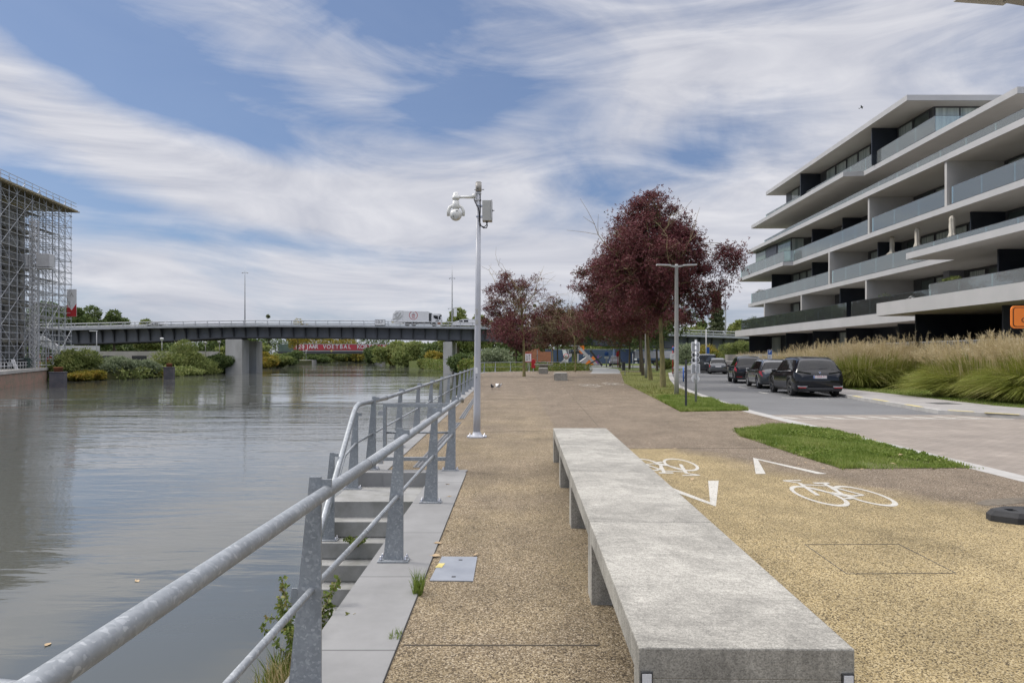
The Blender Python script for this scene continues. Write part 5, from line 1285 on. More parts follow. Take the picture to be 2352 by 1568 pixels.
def parasol(loc, label, h=3.0, w=.30, seed=0):
    t = thing('parasol', label, 'parasol', loc, 0, 'folded cream parasols on the balcony', world=False)
    m = MB(); m.tube((0, 0, .05), (0, 0, h), .03); m.lathe([(0, 0), (.28, 0), (.28, .05), (.05, .08), (0, .08)], (0, 0, 0), 16); m.build('pole', M['white'], t)
    m = MB(); n = 24; pr = [(.02, h+.04), (.10, h-.02), (.16, h-.2), (.14, h-.24), (.15, h-.6), (.14, h-.95), (.17, h-1.1), (w, h-1.42), (w*.92, h-1.47), (.05, h-1.42)]
    vs = []
    for (r, z) in pr:
        for j in range(n):
            a = 2*math.pi*j/n; rr = r*(1+.16*math.sin(6*a+z*1.5+seed)); vs.append((rr*math.cos(a), rr*math.sin(a), z+.04*math.sin(3*a+seed)*(1 if r > .2 else 0)))
    k = len(pr); m.add(vs, [(i*n+j, i*n+(j+1) % n, (i+1)*n+(j+1) % n, (i+1)*n+j) for i in range(k-1) for j in range(n)], True); m.build('canopy', M['creamcloth'], t); return t
parasol((27.9, 50.1, 7.71), 'folded cream parasol, leftmost of the three, widest at its hem', 2.7, .5, 0)
parasol((27.2, 45.8, 7.71), 'folded cream parasol, middle one of the three', 2.55, .27, 1)
parasol((26.75, 41.5, 7.71), 'folded cream parasol, rightmost and nearest of the three', 2.45, .30, 2)
def chair_(loc, rz, label, mat='white', group=None):
    t = thing('balcony_chair', label, 'chair', loc, rz, group, world=False)
    m = MB(); m.bbox(-.26, .26, -.24, .24, .40, .45, .01); m.build('seat', M[mat], t)
    m = MB(); m.path([(-.27, -.2, .66), (-.25, .18, .70), (-.15, .27, .82), (.15, .27, .82), (.25, .18, .70), (.27, -.2, .66)], .02, 6)
    for x in (-.2, -.12, -.04, .04, .12, .2): m.beam((x, .22, .42), (x*1.1, .27, .80), .02, .02)
    m.build('backrest', M[mat], t)
    for x in (-.22, .22):
        for y in (-.2, .2):
            m = MB(); m.tube((x*1.1, y*1.1, 0), (x, y, .42), .014, n=6); m.build('leg', M[mat], t)
    return t
c0 = chair_((27.3, 47.6, 7.71), 1.2, 'white slatted armchair beside the leftmost parasol'); 
dup(c0, (27.1, 44.3, 7.71), -1.5, 'white armchair between the left and middle parasols')
dup(c0, (23.9, 36.1, 4.62), 1.0, 'white slatted armchair right of the balcony table, left one')
dup(c0, (23.8, 34.6, 4.62), -1.2, 'white armchair on the lowest projecting balcony, right one')
dup(c0, (27.6, 62, 10.82), 1.2, 'white armchair on the third balcony beside the glass corner'); dup(c0, (28.2, 45.3, 10.82), .4, 'white chair on the upper balcony left of the pale wall')
dup(c0, (28.2, 65.5, 7.71), 2, 'white chair on the second balcony before the dark panel')
t = thing('balcony_table', 'white table on the projecting lowest balcony', 'table', (24.0, 37.1, 4.62), world=False)
m = MB(); m.bbox(-.4, .4, -.8, .8, .70, .75, .005); m.build('table_top', M['white'], t)
for x in (-.36, .36):
    for y in (-.74, .74): m = MB(); m.box(x-.03, x+.03, y-.03, y+.03, 0, .70); m.build('leg', M['white'], t)
pot_plant((23.9, 37.4, 5.38), 'white pot with green herbs on the balcony table, left one', .22, .17, .30, 'green1', 'white', 7)
pot_plant((23.9, 36.8, 5.38), 'white pot with green herbs on the balcony table, right one', .24, .18, .30, 'green1', 'white', 8)
t = thing('balcony_sofa', 'white low sofa behind glass on the third balcony', 'sofa', (28.0, 60.2, 10.82), world=False)
m = MB(); m.bbox(-.45, .45, -1.1, 1.1, .1, .45, .03); m.build('seat', M['white'], t); m = MB(); m.bbox(.3, .45, -1.1, 1.1, .45, .85, .03); m.build('backrest', M['white'], t)

# ------------------------------------------------------------------ ornamental grasses
g1 = orn_grass('ornamental_grass', 'large arching plumed grass clump nearest the right edge, in front of the terrace railing', (18.4, 23.6, .06), 2.15, 1.8, 11, 9500, 520, lean=(-.35, -.15))
g2 = orn_grass('ornamental_grass', 'tall plumed ornamental grass clump in the long bed behind the parked cars', (17.4, 34.4, .06), 2.05, 1.2, 12, 4200, 190, 'plumed grass clumps in the long bed')
g3 = orn_grass('ornamental_grass', g2['label'], (18.9, 34.6, .06), 2.15, 1.2, 13, 4200, 210, 'plumed grass clumps in the long bed')
dup(g1, (19.9, 25.6, .06), 2.0, 'plumed grass clump behind and right of the nearest arching one'); dup(g1, (19.6, 21.6, .06), 4.0, 'plumed grass clump at the right picture edge above the sidewalk'); dup(g1, (17.9, 26.4, .06), 5.3, 'plumed grass clump left behind the nearest arching one', scale=.93)
rg2 = random.Random(3)
spots = [(20.4, 34.3), (21.9, 34.2), (23.4, 34.0), (18.2, 36.2), (19.8, 36.4), (21.2, 36.2), (18.6, 38.6), (20.2, 38.8), (19.0, 41), (20.6, 41.2), (19.6, 43.8), (20.8, 44.6), (20.1, 46.8), (21.0, 48.8), (20.9, 51.8), (21.6, 54.5), (22.1, 57.5), (22.7, 60.5), (23.3, 63.8), (24.0, 67), (24.6, 70.4), (25.4, 74), (22.6, 37.5), (23, 30.8), (22.3, 32.2), (24.2, 29), (21.8, 29.6)]
for i, (x, y) in enumerate(spots):
    s = rg2.uniform(.88, 1.1)*(1 if y < 40 else .92 if y < 50 else .80); lb = g2['label']
    if y > 50: lb = 'distant plumed grass clump along the sidewalk beyond the third car'
    o = dup((g2, g3)[i % 2], (x, y, .06), rg2.uniform(0, 6.28), lb, 'plumed grass clumps in the long bed' if y <= 50 else 'distant plumed grass clumps along the sidewalk', s)
# ------------------------------------------------------------------ avenue trees
ext = [(3.0+1.2*i*.35, -.6, 5.7+.35*i) for i in range(3)]
tree('maroon_ash_tree', 'largest maroon leaved tree, nearest trunk in the verge behind the street lamp', (8.05, 36.4, 0), 10.5, 4.0, 2.85, 21, M['maroon'], M['bark'], 250, 105, 6, .135, .024, .15, .50, .50, off=(-.6, .4), twigs=16, extra=[(3.0, 0, 6.9), (3.5, 0, 7.1), (3.9, .1, 7.0), (2.6, 0, 6.3), (4.0, .2, 6.7), (2.5, 0, 5.4), (2.9, .1, 5.2), (3.3, .2, 5.5), (2.2, .2, 4.9), (1.8, 0, 4.3), (2.2, .2, 4.0), (1.5, .3, 3.7), (1.0, .2, 3.6), (3.6, .5, 6.6), (3.8, -.3, 7.2), (3.3, .1, 7.4), (3.7, 0, 6.2), (2.4, .2, 4.5), (2.7, 0, 4.9), (2.0, .4, 5.2), (3.0, .4, 4.4), (1.6, 0, 4.6), (.6, 0, 4.0), (-.2, 0, 3.9)], limbs=13)
tree('maroon_ash_tree', 'maroon leaved tree with the second trunk in the verge, left behind the largest', (9.6, 47.3, 0), 9.9, 3.5, 3.3, 22, M['maroon'], M['bark'], 140, 95, 6, .155, .028, .15, .65, .4, off=(-1.9, 0), twigs=4)
tree('maroon_ash_tree', 'greenish maroon tree with the third trunk in the verge', (11.3, 58.8, 0), 9.0, 3.1, 3.6, 23, M['mix'], M['barkdark'], 90, 75, 5, .20, .038, .14, .8, .35, off=(-1.9, 0))
tree('maroon_ash_tree', 'dark green and maroon tree with the fourth trunk in the verge', (13.6, 72, 0), 9.0, 3.2, 4.2, 24, M['mix'], M['barkdark'], 80, 55, 5, .28, .055, .14, .9, .35, off=(-1.5, 0))
gp = tree('avenue_tree', 'dark green avenue tree beyond the maroon ones, left of its neighbour at the far bend', (15.3, 89, 0), 8.5, 3.4, 4.2, 25, M['green2'], M['barkdark'], 70, 50, 5, .32, .07, .15, .95, .3)
dup(gp, (15.8, 100, 0), 2, 'dark green avenue tree farthest along the verge'); dup(gp, (17.0, 80, 0), 3.5, 'dark green avenue tree nearest the road bend')
dup(gp, (9.5, 104, 0), 1.1, 'round dark green tree over the graffiti stairs'); dup(gp, (24, 122, 0), 4.1, 'green tree beyond the road bend above the dark suv')
# left group on the promenade
tree('half_bare_tree', 'half bare maroon tree nearest, left of the group on the promenade', (.98, 55.5, 0), 8.6, 3.1, 3.05, 31, M['maroon'], M['bark'], 84, 56, 6, .14, .026, .13, .50, .3, off=(-.75, 0), twigs=34, limbs=12, bare=.15, extra=[(-2.4, 0, 7.1), (-2.7, 0, 6.6), (-1.8, 0, 7.5), (-2.9, 0, 5.5), (-3.0, 0, 4.6)])
tree('half_bare_tree', 'maroon tree with bare lower branches, middle of the promenade group', (4.75, 80.8, 0), 7.9, 2.8, 3.2, 32, M['mix'], M['twig'], 60, 38, 5, .22, .045, .12, .75, .3, twigs=34, limbs=12)
tree('half_bare_tree', 'thin young tree with sparse leaves, right of the promenade group', (6.7, 72.3, 0), 7.2, 3.2, 1.7, 33, M['maroon'], M['bark'], 26, 26, 5, .19, .04, .08, .5, .2, twigs=22, limbs=9, bare=.3)
tree('half_bare_tree', 'maroon tree standing behind the middle bench blocks', (5.9, 88, 0), 8.4, 3.0, 3.6, 34, M['mix'], M['barkdark'], 60, 50, 5, .26, .05, .12, .8, .3)
tree('half_bare_tree', 'maroon tree crown between the half bare tree and the avenue', (.6, 92, 0), 7.6, 2.2, 3.6, 35, M['maroon'], M['barkdark'], 64, 50, 5, .28, .055, .12, .85, .3)

# ------------------------------------------------------------------ far bank things behind the promenade
def post_sign(nm, label, loc, H, cat='road sign', r=.035, mat='ltgrey'):
    t = thing(nm, label, cat, loc, world=False); m = MB(); m.tube((0, 0, 0), (0, 0, H), r, n=8); m.build('post', M[mat], t); return t
t = thing('waterway_sign', 'white sign with red border and two crossed out arrows on the far railing', 'waterway sign', (1.75, 74.3, 0), world=False)
m = MB(); m.box(-.42, .42, -.02, .02, 1.02, 2.0); m.build('sign_plate', M['signred'], t); m = MB(); m.box(-.35, .35, -.026, -.021, 1.09, 1.93); m.build('sign_face', M['signwhite'], t)
m = MB()
for x, s in ((-.12, -1), (.12, 1)):
    m.box(x-.025, x+.025, -.03, -.027, 1.25, 1.78); z = 1.18 if s < 0 else 1.86; m.add([(x-.09, -.03, z-s*.14), (x+.09, -.03, z-s*.14), (x, -.03, z)], [(0, 1, 2)])
m.build('arrows', M['signblack'], t); m = MB(); m.beam((-.33, -.034, 1.90), (.33, -.034, 1.12), .06, .003); m.build('red_bar', M['signred'], t); m = MB(); m.tube((0, .03, 0), (0, .03, 1.9), .03, n=8); m.build('post', M['ltgrey'], t)
t = thing('lifebuoy_box', 'red lifebuoy holder on the far railing right of the waterway sign', 'lifebuoy holder', (2.35, 75.0, 0), world=False)
m = MB(); m.box(-.04, .04, -.04, .04, 0, .6); m.build('post', M['ltgrey'], t); m = MB(); m.bbox(-.22, .22, -.1, .1, .35, 1.25, .04); m.build('case', M['signred'], t); m = MB(); m.lathe([(.12, 1.25), (.14, 1.30), (0, 1.38)], (0, 0, 0), 10); m.build('cap', M['signred'], t)
t = post_sign('speed_sign', 'round white speed sign with red ring beyond the bench blocks', (7.9, 96, 0), 2.6)
m = MB(); m.lathe([(0, -.05), (.38, -.05), (.38, -.03), (0, -.03)], (-.3, 0, 1.65), 24, 'Y'); a = m.build('sign_plate', M['signred'], t); m = MB(); m.lathe([(0, -.056), (.29, -.056), (.29, -.051)], (-.3, 0, 1.65), 24, 'Y'); m.build('sign_face', M['signwhite'], a)
text('30', .36, (-.5, -.058, 1.52), (R(90), 0, 0), M['signblack'], t)
for (px, py0, py1, mt, lb) in ((1407, 814, 843, 'ltgrey', 'thin grey post under the avenue crowns, left one'), (1453.6, 811, 848, 'ltgrey', 'thin grey post between two avenue trunks'), (1508, 801, 834, 'dark', 'black thin mast before the navy hoarding'), (1234, 803, 846, 'ltgrey', 'thin pole before the orange brick wall')):
    x, y = G(px, py1); post_sign('thin_post', lb, (x, y, 0), HC-(py0-HY)/F*y, 'post', .05, mt)
x, y = G(1419, 843.5)
t = post_sign('hydrant_post', 'red post with red box under the avenue trees', (x, y, 0), 2.0, 'post', .05, 'signred'); m = MB(); m.bbox(-.22, .22, -.15, .15, 1.6, 2.5, .03); m.build('box', M['signred'], t)
x, y = G(1393, 843); t = post_sign('cycle_sign', 'round blue sign with white plate on a wooden looking post', (x, y, 0), 1.9, 'road sign', .12, 'boxgrey'); m = MB(); m.lathe([(0, -.16), (.33, -.16), (.33, -.13), (0, -.13)], (0, 0, 2.0), 18, 'Y'); m.build('round_plate', M['signblue'], t); m = MB(); m.box(-.32, .32, -.16, -.13, 1.3, 1.62); m.build('lower_plate', M['signwhite'], t)
t = post_sign('cycle_sign', 'round blue sign above a white sign, hidden behind the street lamp pole', (15.2, 64.5, 0), 2.6, 'road sign', .05, 'signred'); m = MB(); m.lathe([(0, -.09), (.2, -.09), (.2, -.06), (0, -.06)], (.1, 0, 2.35), 18, 'Y'); m.build('round_plate', M['signblue'], t); m = MB(); m.box(-.27, .27, -.09, -.06, 1.35, 1.92); a = m.build('lower_plate', M['signwhite'], t); m = MB(); m.beam((-.12, -.095, 1.45), (.1, -.095, 1.8), .05, .004); m.beam((-.15, -.095, 1.7), (.12, -.095, 1.78), .04, .004); m.build('pictogram', M['signblack'], t)
t = post_sign('street_name_mast', 'slim mast with a small blue flag sign behind the parked van', (25.6, 90, 0), 5.2, 'mast', .07); m = MB(); m.box(.02, .42, -.03, .03, 2.0, 2.85); m.build('flag_sign', M['signblue'], t)
# hoarding, brick wall, graffiti stairs
t = thing('site_hoarding', 'long navy construction hoarding with white stripes beyond the trees', 'hoarding', (7.2, 148, 0), world=False)
m = MB(); m.box(0, 37, 0, .15, .1, 3.15); m.build('panels', M['hoard'], t)
m = MB(); m.box(0, 37, -.03, 0, 3.1, 3.18); m.build('top_rail', M['ltgrey'], t)
m = MB()
for x, w in ((4.2, .9), (19.5, .5), (31.0, .45)): m.add([(x, -.04, .1), (x+w, -.04, .1), (x-.2+w*.6, -.04, 3.1), (x-.5, -.04, 3.1)], [(0, 1, 2, 3)])
m.add([(34.3, -.04, .2), (35.8, -.04, .2), (34.9, -.04, 3.1), (33.6, -.04, 3.1)], [(0, 1, 2, 3)]); m.build('white_stripes', M['signwhite'], t)
m = MB()
for (x, z, w) in ((25.2, 2.15, 3.2), (25.2, 1.75, 3.2), (29.4, 1.9, 1.8), (8.2, 1.7, 1.5)):
    u = x
    while u < x+w: m.box(u, u+.22, -.045, -.04, z, z+.2); u += .32
m.build('white_print', M['signwhite'], t)
t = thing('brick_wall', 'orange brick wall with stepped top behind the far railing', 'wall', (2.9, 140, 0), world=False)
m = MB(); m.prismy([(-.6, 0), (5.1, 0), (5.1, 2.6), (3.0, 2.6), (2.6, 3.3), (-.6, 2.6)], 0, .3); m.build('wall', M['brickwall'], t)
t = thing('graffiti_stairs', 'concrete stair structure with orange and purple paint beneath the far bridge', 'stairs', (11.5, 124, 0), world=False)
m = MB(); m.prismy([(0, 0), (4.8, 0), (4.8, .5), (2.2, 1.6), (.2, .2)], 0, 2); m.prismy([(-3.2, 0), (-2.6, 0), (.4, 2.6), (.4, 3.2), (0, 3.0)], 0, .4); m.box(.2, .6, 0, .4, 0, 3.6); m.build('stair_block', M['rawconc'], t)
m = MB(); m.beam((.4, .2, 3.5), (3.8, .2, .1), .6, .5); m.build('slanted_leg', M['concrete'], t)
m = MB(); m.prismy([(1.6, .1), (3.9, .1), (3.9, 1.1), (3.2, 1.7)], -.03, -.005); m.prismy([(.7, 2.1), (1.4, 2.1), (1.8, 3.6), (.7, 3.6)], -.03, -.005); m.build('orange_paint', M['orange'], t)
m = MB(); m.prismy([(3.5, .9), (4.25, .15), (4.25, 2.0)], -.035, -.032); m.build('purple_paint', M['purple'], t)
t = thing('playground_kiosk', 'dark roofed playground frame with lime green side', 'playground', (9.6, 112, 0), world=False)
m = MB(); m.prismy([(-.4, 2.1), (1.8, 2.1), (1.3, 2.5), (.1, 2.5)], 0, 1.5); m.build('roof', M['dark'], t); m = MB(); m.box(.3, 1.1, .3, .8, 0, 2.1); m.build('side_panel', M['lime'], t); m = MB(); m.beam((3.2, 0, 2.6), (5.2, 0, .1), .35, .3); m.beam((5.2, .2, 1.6), (2.6, .2, .1), .5, .2); m.build('slide', M['dark'], t)
t = thing('delivery_truck', 'dark blue truck with grey flat bed under the far trees', 'truck', (21.5, 124, 0), world=False)
m = MB(); m.bbox(-2.9, .6, 0, 2.2, .6, 3.0, .1); m.build('cab', M['hoard'], t); m = MB(); m.bbox(.8, 7.6, 0, 2.2, 1.3, 2.6, .05); m.build('load_bed', M['ltgrey'], t)
m = MB(); m.box(-2.8, 7.6, .3, 1.9, .6, .9); m.build('chassis', M['plastic'], t)
for x in (-2, 4.5, 6): m = MB(); m.lathe([(0, -.15), (.45, -.15), (.5, -.05), (.5, .1), (0, .1)], (x, 0, .5), 16, 'Y'); m.build('wheel', M['tyre'], t)

# ------------------------------------------------------------------ road bridge
def lerp(tab, x):
    for (a, va), (b, vb) in zip(tab[:-1], tab[1:]):
        if x <= b: 
            f = max(0, (x-a)/(b-a)); return va+(vb-va)*f
    return tab[-1][1]
RT = [(-150, 8.0), (-103, 9.15), (-85, 9.6), (-60, 9.95), (-35, 9.85), (-6, 9.4), (15, 8.6), (39, 7.75), (58, 7.05), (120, 4.6)]
GB = [(-150, 3.9), (-98, 4.55), (-82, 5.1), (-66, 5.95), (-45, 5.9), (-20, 5.5), (-6, 5.15), (15, 4.3), (39, 3.4), (58, 2.7), (120, .2)]
t = thing('road_bridge', 'grey steel girder road bridge with pipe railings crossing the river', 'bridge', (-40, 160, 0))
xs = [float(x) for x in np.arange(-150, 121, 3.0)]; Y0 = 158.5; Y1 = 173
def strip(pts, y0, y1):   # list of (x, zlow, zhigh)
    m = MB(); vs = []
    for x, a, b in pts: vs += [(x, y0, a), (x, y0, b), (x, y1, b), (x, y1, a)]
    n = len(pts); fs = [(4*i+j, 4*i+(j+1) % 4, 4*i+4+(j+1) % 4, 4*i+4+j) for i in range(n-1) for j in range(4)]
    m.add(vs, fs+[(0, 1, 2, 3), (4*n-4, 4*n-1, 4*n-2, 4*n-3)]); return m
strip([(x, lerp(RT, x)-1.45, lerp(RT, x)-1.05) for x in xs], Y0, Y1).build('deck', M['bridgerail'], t)
strip([(x, lerp(GB, x)+.18, lerp(RT, x)-1.46) for x in xs], Y0+1.7, Y0+2.0).build('girder', M['steelgirder'], t)
strip([(x, lerp(GB, x), lerp(GB, x)+.17) for x in xs], Y0+1.3, Y0+2.4).build('bottom_flange', M['girderdark'], t)
strip([(x, lerp(GB, x)+.1, lerp(RT, x)-1.46) for x in xs], Y1-2.2, Y1-1.9).build('girder', M['steelgirder'], t)
strip([(x, lerp(RT, x)-1.9, lerp(RT, x)-1.47) for x in xs], Y0+2.1, Y1-2.3).build('deck_underside', M['girderdark'], t)
for k_, (zo, r) in enumerate(((0, .11), (-.62, .12), (-1.0, .07))):
    m = MB(); m.path([(x, Y0+.1, lerp(RT, x)+zo) for x in xs], r, 8); m.build('rail', M['bridgerail'], t)
m = MB(); m.path([(x, Y1-.1, lerp(RT, x)) for x in xs], .09, 6); m.path([(x, Y1-.1, lerp(RT, x)-.6) for x in xs], .09, 6); m.build('rail', M['bridgerail'], t)
x = -124.0; p0 = None
while x < 66:
    m = MB(); zt = lerp(RT, x); m.box(x-.06, x+.06, Y0+.05, Y0+.16, zt-1.05, zt); m.build('rail_post', M['bridgerail'], t)
    m = MB(); zb = lerp(GB, x); m.prismx([(Y0+.25, zt-1.5), (Y0+1.7, zt-1.5), (Y0+1.7, zb+.3), (Y0+1.35, zb+.3), (Y0+.9, zt-2.3)], x-.09, x+.09); m.build('bracket_rib', M['girderdark'], t)
    x += 2.8
for (xa, xb) in ((-67.0, -63.1), (-16.1, -14.0)):
    m = MB(); m.bbox(xa, xb, Y0+1.0, Y0+5.5 if xa < -50 else Y1, -4, lerp(GB, (xa+xb)/2)-.35, .12)
    m.box(xa-.08, xb+.08, Y0+.95, Y0+1.0, 1.0, 1.08)
    m.build('pier', M['concrete'], t); m = MB(); m.box(xa+.4, xb-.4, Y0+1.4, (Y0+5.2 if xa < -50 else Y1-1.6), lerp(GB, xa)-.35, lerp(GB, xa)-.02); m.build('bearing', M['girderdark'], t)
m = MB(); m.box(-66.6, -62.9, Y1-5.0, Y1-1.0, -4, 5.4); m.build('pier', M['concrete'], t)
m = MB(); m.box(68, 100, Y0+2.5, Y1-2, -1, 2.3); m.build('abutment', M['concrete'], t)
m = MB(); m.box(-150, -128, Y0+2.5, Y1-2, -1, 3.9); m.build('abutment', M['concrete'], t)
tt = thing('bridge_sign', 'small white clearance sign reading 10,7 on the bridge railing', 'sign', (-30.6, Y0-.1, 8.8), world=False)
m = MB(); m.box(-1.2, 1.2, -.05, .05, 0, 1.35); m.build('sign_plate', M['signblack'], tt); m = MB(); m.box(-1.12, 1.12, -.07, -.051, .08, 1.27); m.build('sign_face', M['signwhite'], tt)
text('10,7', .95, (-.98, -.075, .30), (R(90), 0, 0), M['signblack'], tt)
# masts beyond the bridge
def mast(px, ytop, ybase, Y, lb, arms=()):
    x = (px-CX)/F*Y; zt = HC-(ytop-HY)/F*Y; t = thing('tall_mast', lb, 'mast', (x, Y, 0), world=False)
    m = MB(); m.path([(0, 0, 0), (0, 0, zt*.85), (0, 0, zt*.92), (0, 0, zt)], [.26, .12, .06, .03], 8); m.build('mast', M['ltgrey'], t)
    for (dz, w) in arms: m = MB(); m.beam((-w, 0, zt-dz), (w, 0, zt-dz), .12, .12); m.box(-w, -w+.3, -.1, .1, zt-dz-.2, zt-dz); m.box(w-.3, w, -.1, .1, zt-dz-.2, zt-dz); m.build('cross_arm', M['ltgrey'], t)
    return t
mast(562.5, 612, 742, 178, 'tall thin mast beyond the left half of the bridge', ((1.6, .8),))
t = mast(1038.5, 607, 745, 178, 'tall thin mast beyond the bridge, right of the garbage truck', ((3.6, .8), (11.5, 1.1)))
m = MB(); m.box(.4, 1.2, -.2, .2, 12.0, 14.2); m.build('cabinet', M['signwhite'], t)
mast(1666.5, 632, 770, 178, 'tall thin mast between the poplar and the apartment block')
# garbage truck, van
zd = lerp(RT, -28)-1.05
t = thing('garbage_truck', 'white garbage truck with a round red emblem driving over the bridge', 'garbage truck', (-20.6, 161.6, zd), world=False)
m = MB(); m.prismy([(-5.2, .95), (.9, .95), (.9, 3.55), (-3.6, 3.62), (-5.2, 3.7)], 0, 2.4); m.build('body', M['carwhite'], t)
m = MB(); m.prismy([(-5.25, .8), (-5.25, 3.75), (-6.9, 3.75), (-7.6, 3.0), (-7.7, 2.0), (-8.1, 1.5), (-8.0, .9), (-7.2, .7)], .1, 2.3); hp = m.build('rear_hopper', M['carwhite'], t)
m = MB(); m.prismy([(-7.6, 1.65), (-6.4, 1.9), (-5.6, 3.2), (-5.8, 3.3), (-6.7, 2.1), (-7.5, 1.9)], .02, .09); m.beam((-7.3, .03, 2.8), (-6.3, .03, 3.4), .25, .05); m.beam((-6.9, .05, 1.2), (-5.4, .05, 2.6), .16, .1); m.box(-7.0, -6.7, .03, .09, 2.2, 2.6); m.build('lift_arm', M['boxgrey'], t)
m = MB(); m.prismy([(1.55, .55), (3.85, .55), (3.9, 1.6), (3.65, 3.0), (3.3, 3.05), (1.7, 2.95), (1.55, 2.8)], .02, 2.38); cb = m.build('cab', M['carwhite'], t)
m = MB(); m.prismy([(2.0, 2.62), (3.05, 2.55), (3.15, 1.6), (2.4, 1.85), (2.0, 2.1)], .0, .018); m.prismy([(3.2, 2.5), (3.62, 2.4), (3.72, 1.65), (3.25, 1.65)], .0, .018); m.build('cab_window', M['carglass'], cb)
m = MB(); m.box(2.5, 2.75, .0, .012, 1.8, 2.2); m.box(1.0, 1.5, .1, 2.3, 1.0, 3.2); m.box(2.5, 3.3, -.02, .018, 1.25, 1.45); m.box(3.5, 3.95, -.1, .3, 2.4, 2.75); m.build('intake', M['dark'], t)
m = MB(); m.box(-4.8, 3.6, .4, 2.0, .6, .94); m.build('chassis', M['plastic'], t); m = MB(); m.box(-1.8, 1.3, .03, .12, .5, .72); m.build('side_guard', M['ltgrey'], t)
for x in (-4.2, -2.7, 2.1): m = MB(); m.lathe([(0, -.1), (.25, -.1), (.5, -.05), (.54, 0), (.54, .25), (0, .25)], (x, .05, .52), 20, 'Y'); m.build('wheel', M['tyre'], t)
m = MB(); n = 40; cx, cz, r0, r1 = -2.75, 2.65, 1.02, .90; vs = []
for i in range(n): a = 2*math.pi*i/n; vs += [(cx+r0*math.cos(a), -.02, min(3.52, cz+r0*math.sin(a))), (cx+r1*math.cos(a), -.02, min(3.52, cz+r1*math.sin(a)))]
m.add(vs, [(2*i, 2*i+1, (2*i+3) % (2*n), (2*i+2) % (2*n)) for i in range(n)])
m.beam((cx-.34, -.02, cz+.28), (cx+.02, -.02, cz+.58), .14, .01); m.beam((cx+.34, -.02, cz+.28), (cx-.02, -.02, cz+.58), .14, .01); m.box(cx-.36, cx+.36, -.03, -.01, cz-.06, cz+.12)
m.path([(cx-.34, -.02, cz-.26), (cx-.2, -.02, cz-.42), (cx, -.02, cz-.48), (cx+.2, -.02, cz-.42), (cx+.34, -.02, cz-.26)], .07, 6); m.build('round_emblem', M['signred'], t)
m = MB(); m.box(-7.9, -7.45, 0, .09, .95, 1.25); m.build('warning_panel', M['yellowmark'], t); m = MB(); m.box(2.95, 3.7, -.01, .015, .5, 1.0); m.build('warning_panel', M['rust'], t)
def van(x, lb, L=5.6, nm='white_van', H=1.15):
    zd = lerp(RT, x)-1.05; t = thing('van', lb, 'van', (x, 162.4, zd), world=False)
    m = MB(); m.prismy([(-L/2, .5), (L/2, .5), (L/2, H+.75), (L/2-.3, H+.9), (-L*.08, H+.9), (-L*.25, H+.55), (-L/2+.1, H+.15)], 0, 1.9); m.build('body', M['carwhite'], t)
    m = MB(); m.prismy([(-L*.23, H+.12), (-L*.06, H+.12), (-L*.06, H+.68), (-L*.20, H+.5)], -.015, -.004); m.prismy([(-.1, H+.12), (L*.18, H+.12), (L*.18, H+.68), (-.1, H+.68)], -.015, -.004); m.build('side_window', M['carglass'], t)
    for u in (-L*.3, L*.3): m = MB(); m.lathe([(0, -.03), (.33, -.03), (.35, .2), (0, .2)], (u, 0, .35), 16, 'Y'); m.build('wheel', M['tyre'], t)
    return t
van(-11.4, 'white van ahead of the garbage truck on the bridge'); van(-85, 'pale car on the left end of the bridge', 4.6, H=.35)
def ped_lamp(px, ytop, ybase, Y, lb, kind='globe'):
    x = (px-CX)/F*Y; zb = HC-(ybase-HY)/F*Y; zt = HC-(ytop-HY)/F*Y; t = thing('lamp_post', lb, 'lamp post', (x, Y, zb-1), world=False); h = zt-zb+1
    m = MB(); m.tube((0, 0, 0), (0, 0, h), .09, .07, n=8); m.build('pole', M['ltgrey'], t)
    m = MB()
    if kind == 'globe': m.lathe([(0, h-.25), (.25, h-.1), (.38, h+.3), (.42, h+.38), (.3, h+.5), (0, h+.55)], (0, 0, 0), 12)
    else: m.box(-1.4, .1, -.12, .12, h-.06, h+.1)
    m.build('lamp_head', M['signwhite'], t); return t
ped_lamp(222, 760, 815, 135, 'lamp post with flat head in front of the left bridge end', 'flat'); ped_lamp(372, 781, 800, 150, 'small globe lamp above the left bank shrubs'); ped_lamp(472, 790, 812, 175, 'globe lamp under the bridge, left one'); ped_lamp(504, 788, 815, 175, 'globe lamp under the bridge, nearer the concrete pier')
ped_lamp(697, 790, 826, 372, 'thin pole on the far left quay before the red bridge'); ped_lamp(703, 806, 826, 374, 'shorter thin pole on the far left quay'); ped_lamp(1122, 803, 835, 130, 'pale lamp post among the shrubs right of the camera pole', 'flat')
# red railway bridge far away
t = thing('lettered_bridge', 'distant green bridge with a red banner of white capitals along its side', 'bridge', (-100, 380, 0))
yb_ = 385; X = lambda px: (px-CX)/F*yb_; Z = lambda py: HC-(py-HY)/F*yb_
m = MB(); m.box(X(640), X(905), yb_, yb_+5, Z(812), Z(790)); m.build('girder', M['greengirder'], t)
m = MB(); m.box(X(640), X(905), yb_-1.3, yb_+.0, Z(811.5), Z(807.5)); m.build('lower_girder', M['girderdark'], t)
m = MB(); m.box(X(674), X(888), yb_-.14, yb_-.01, Z(804.3), Z(791)); bn = m.build('banner', M['redpanel'], t)
m = MB(); m.box(X(670), X(892), yb_-.2, yb_-.01, Z(806.5), Z(804.9)); m.box(X(670), X(892), yb_-.2, yb_-.01, Z(790.6), Z(789.6)); m.build('ledge', M['boxgrey'], t)
for i, px in enumerate((675, 700, 722, 745, 770, 795, 820, 845, 870, 889)):
    m = MB(); m.box(X(px), X(px)+.25, yb_-.17, yb_-.145, Z(804.3), Z(791)); m.build('panel_joint', M['greengirder'], t)
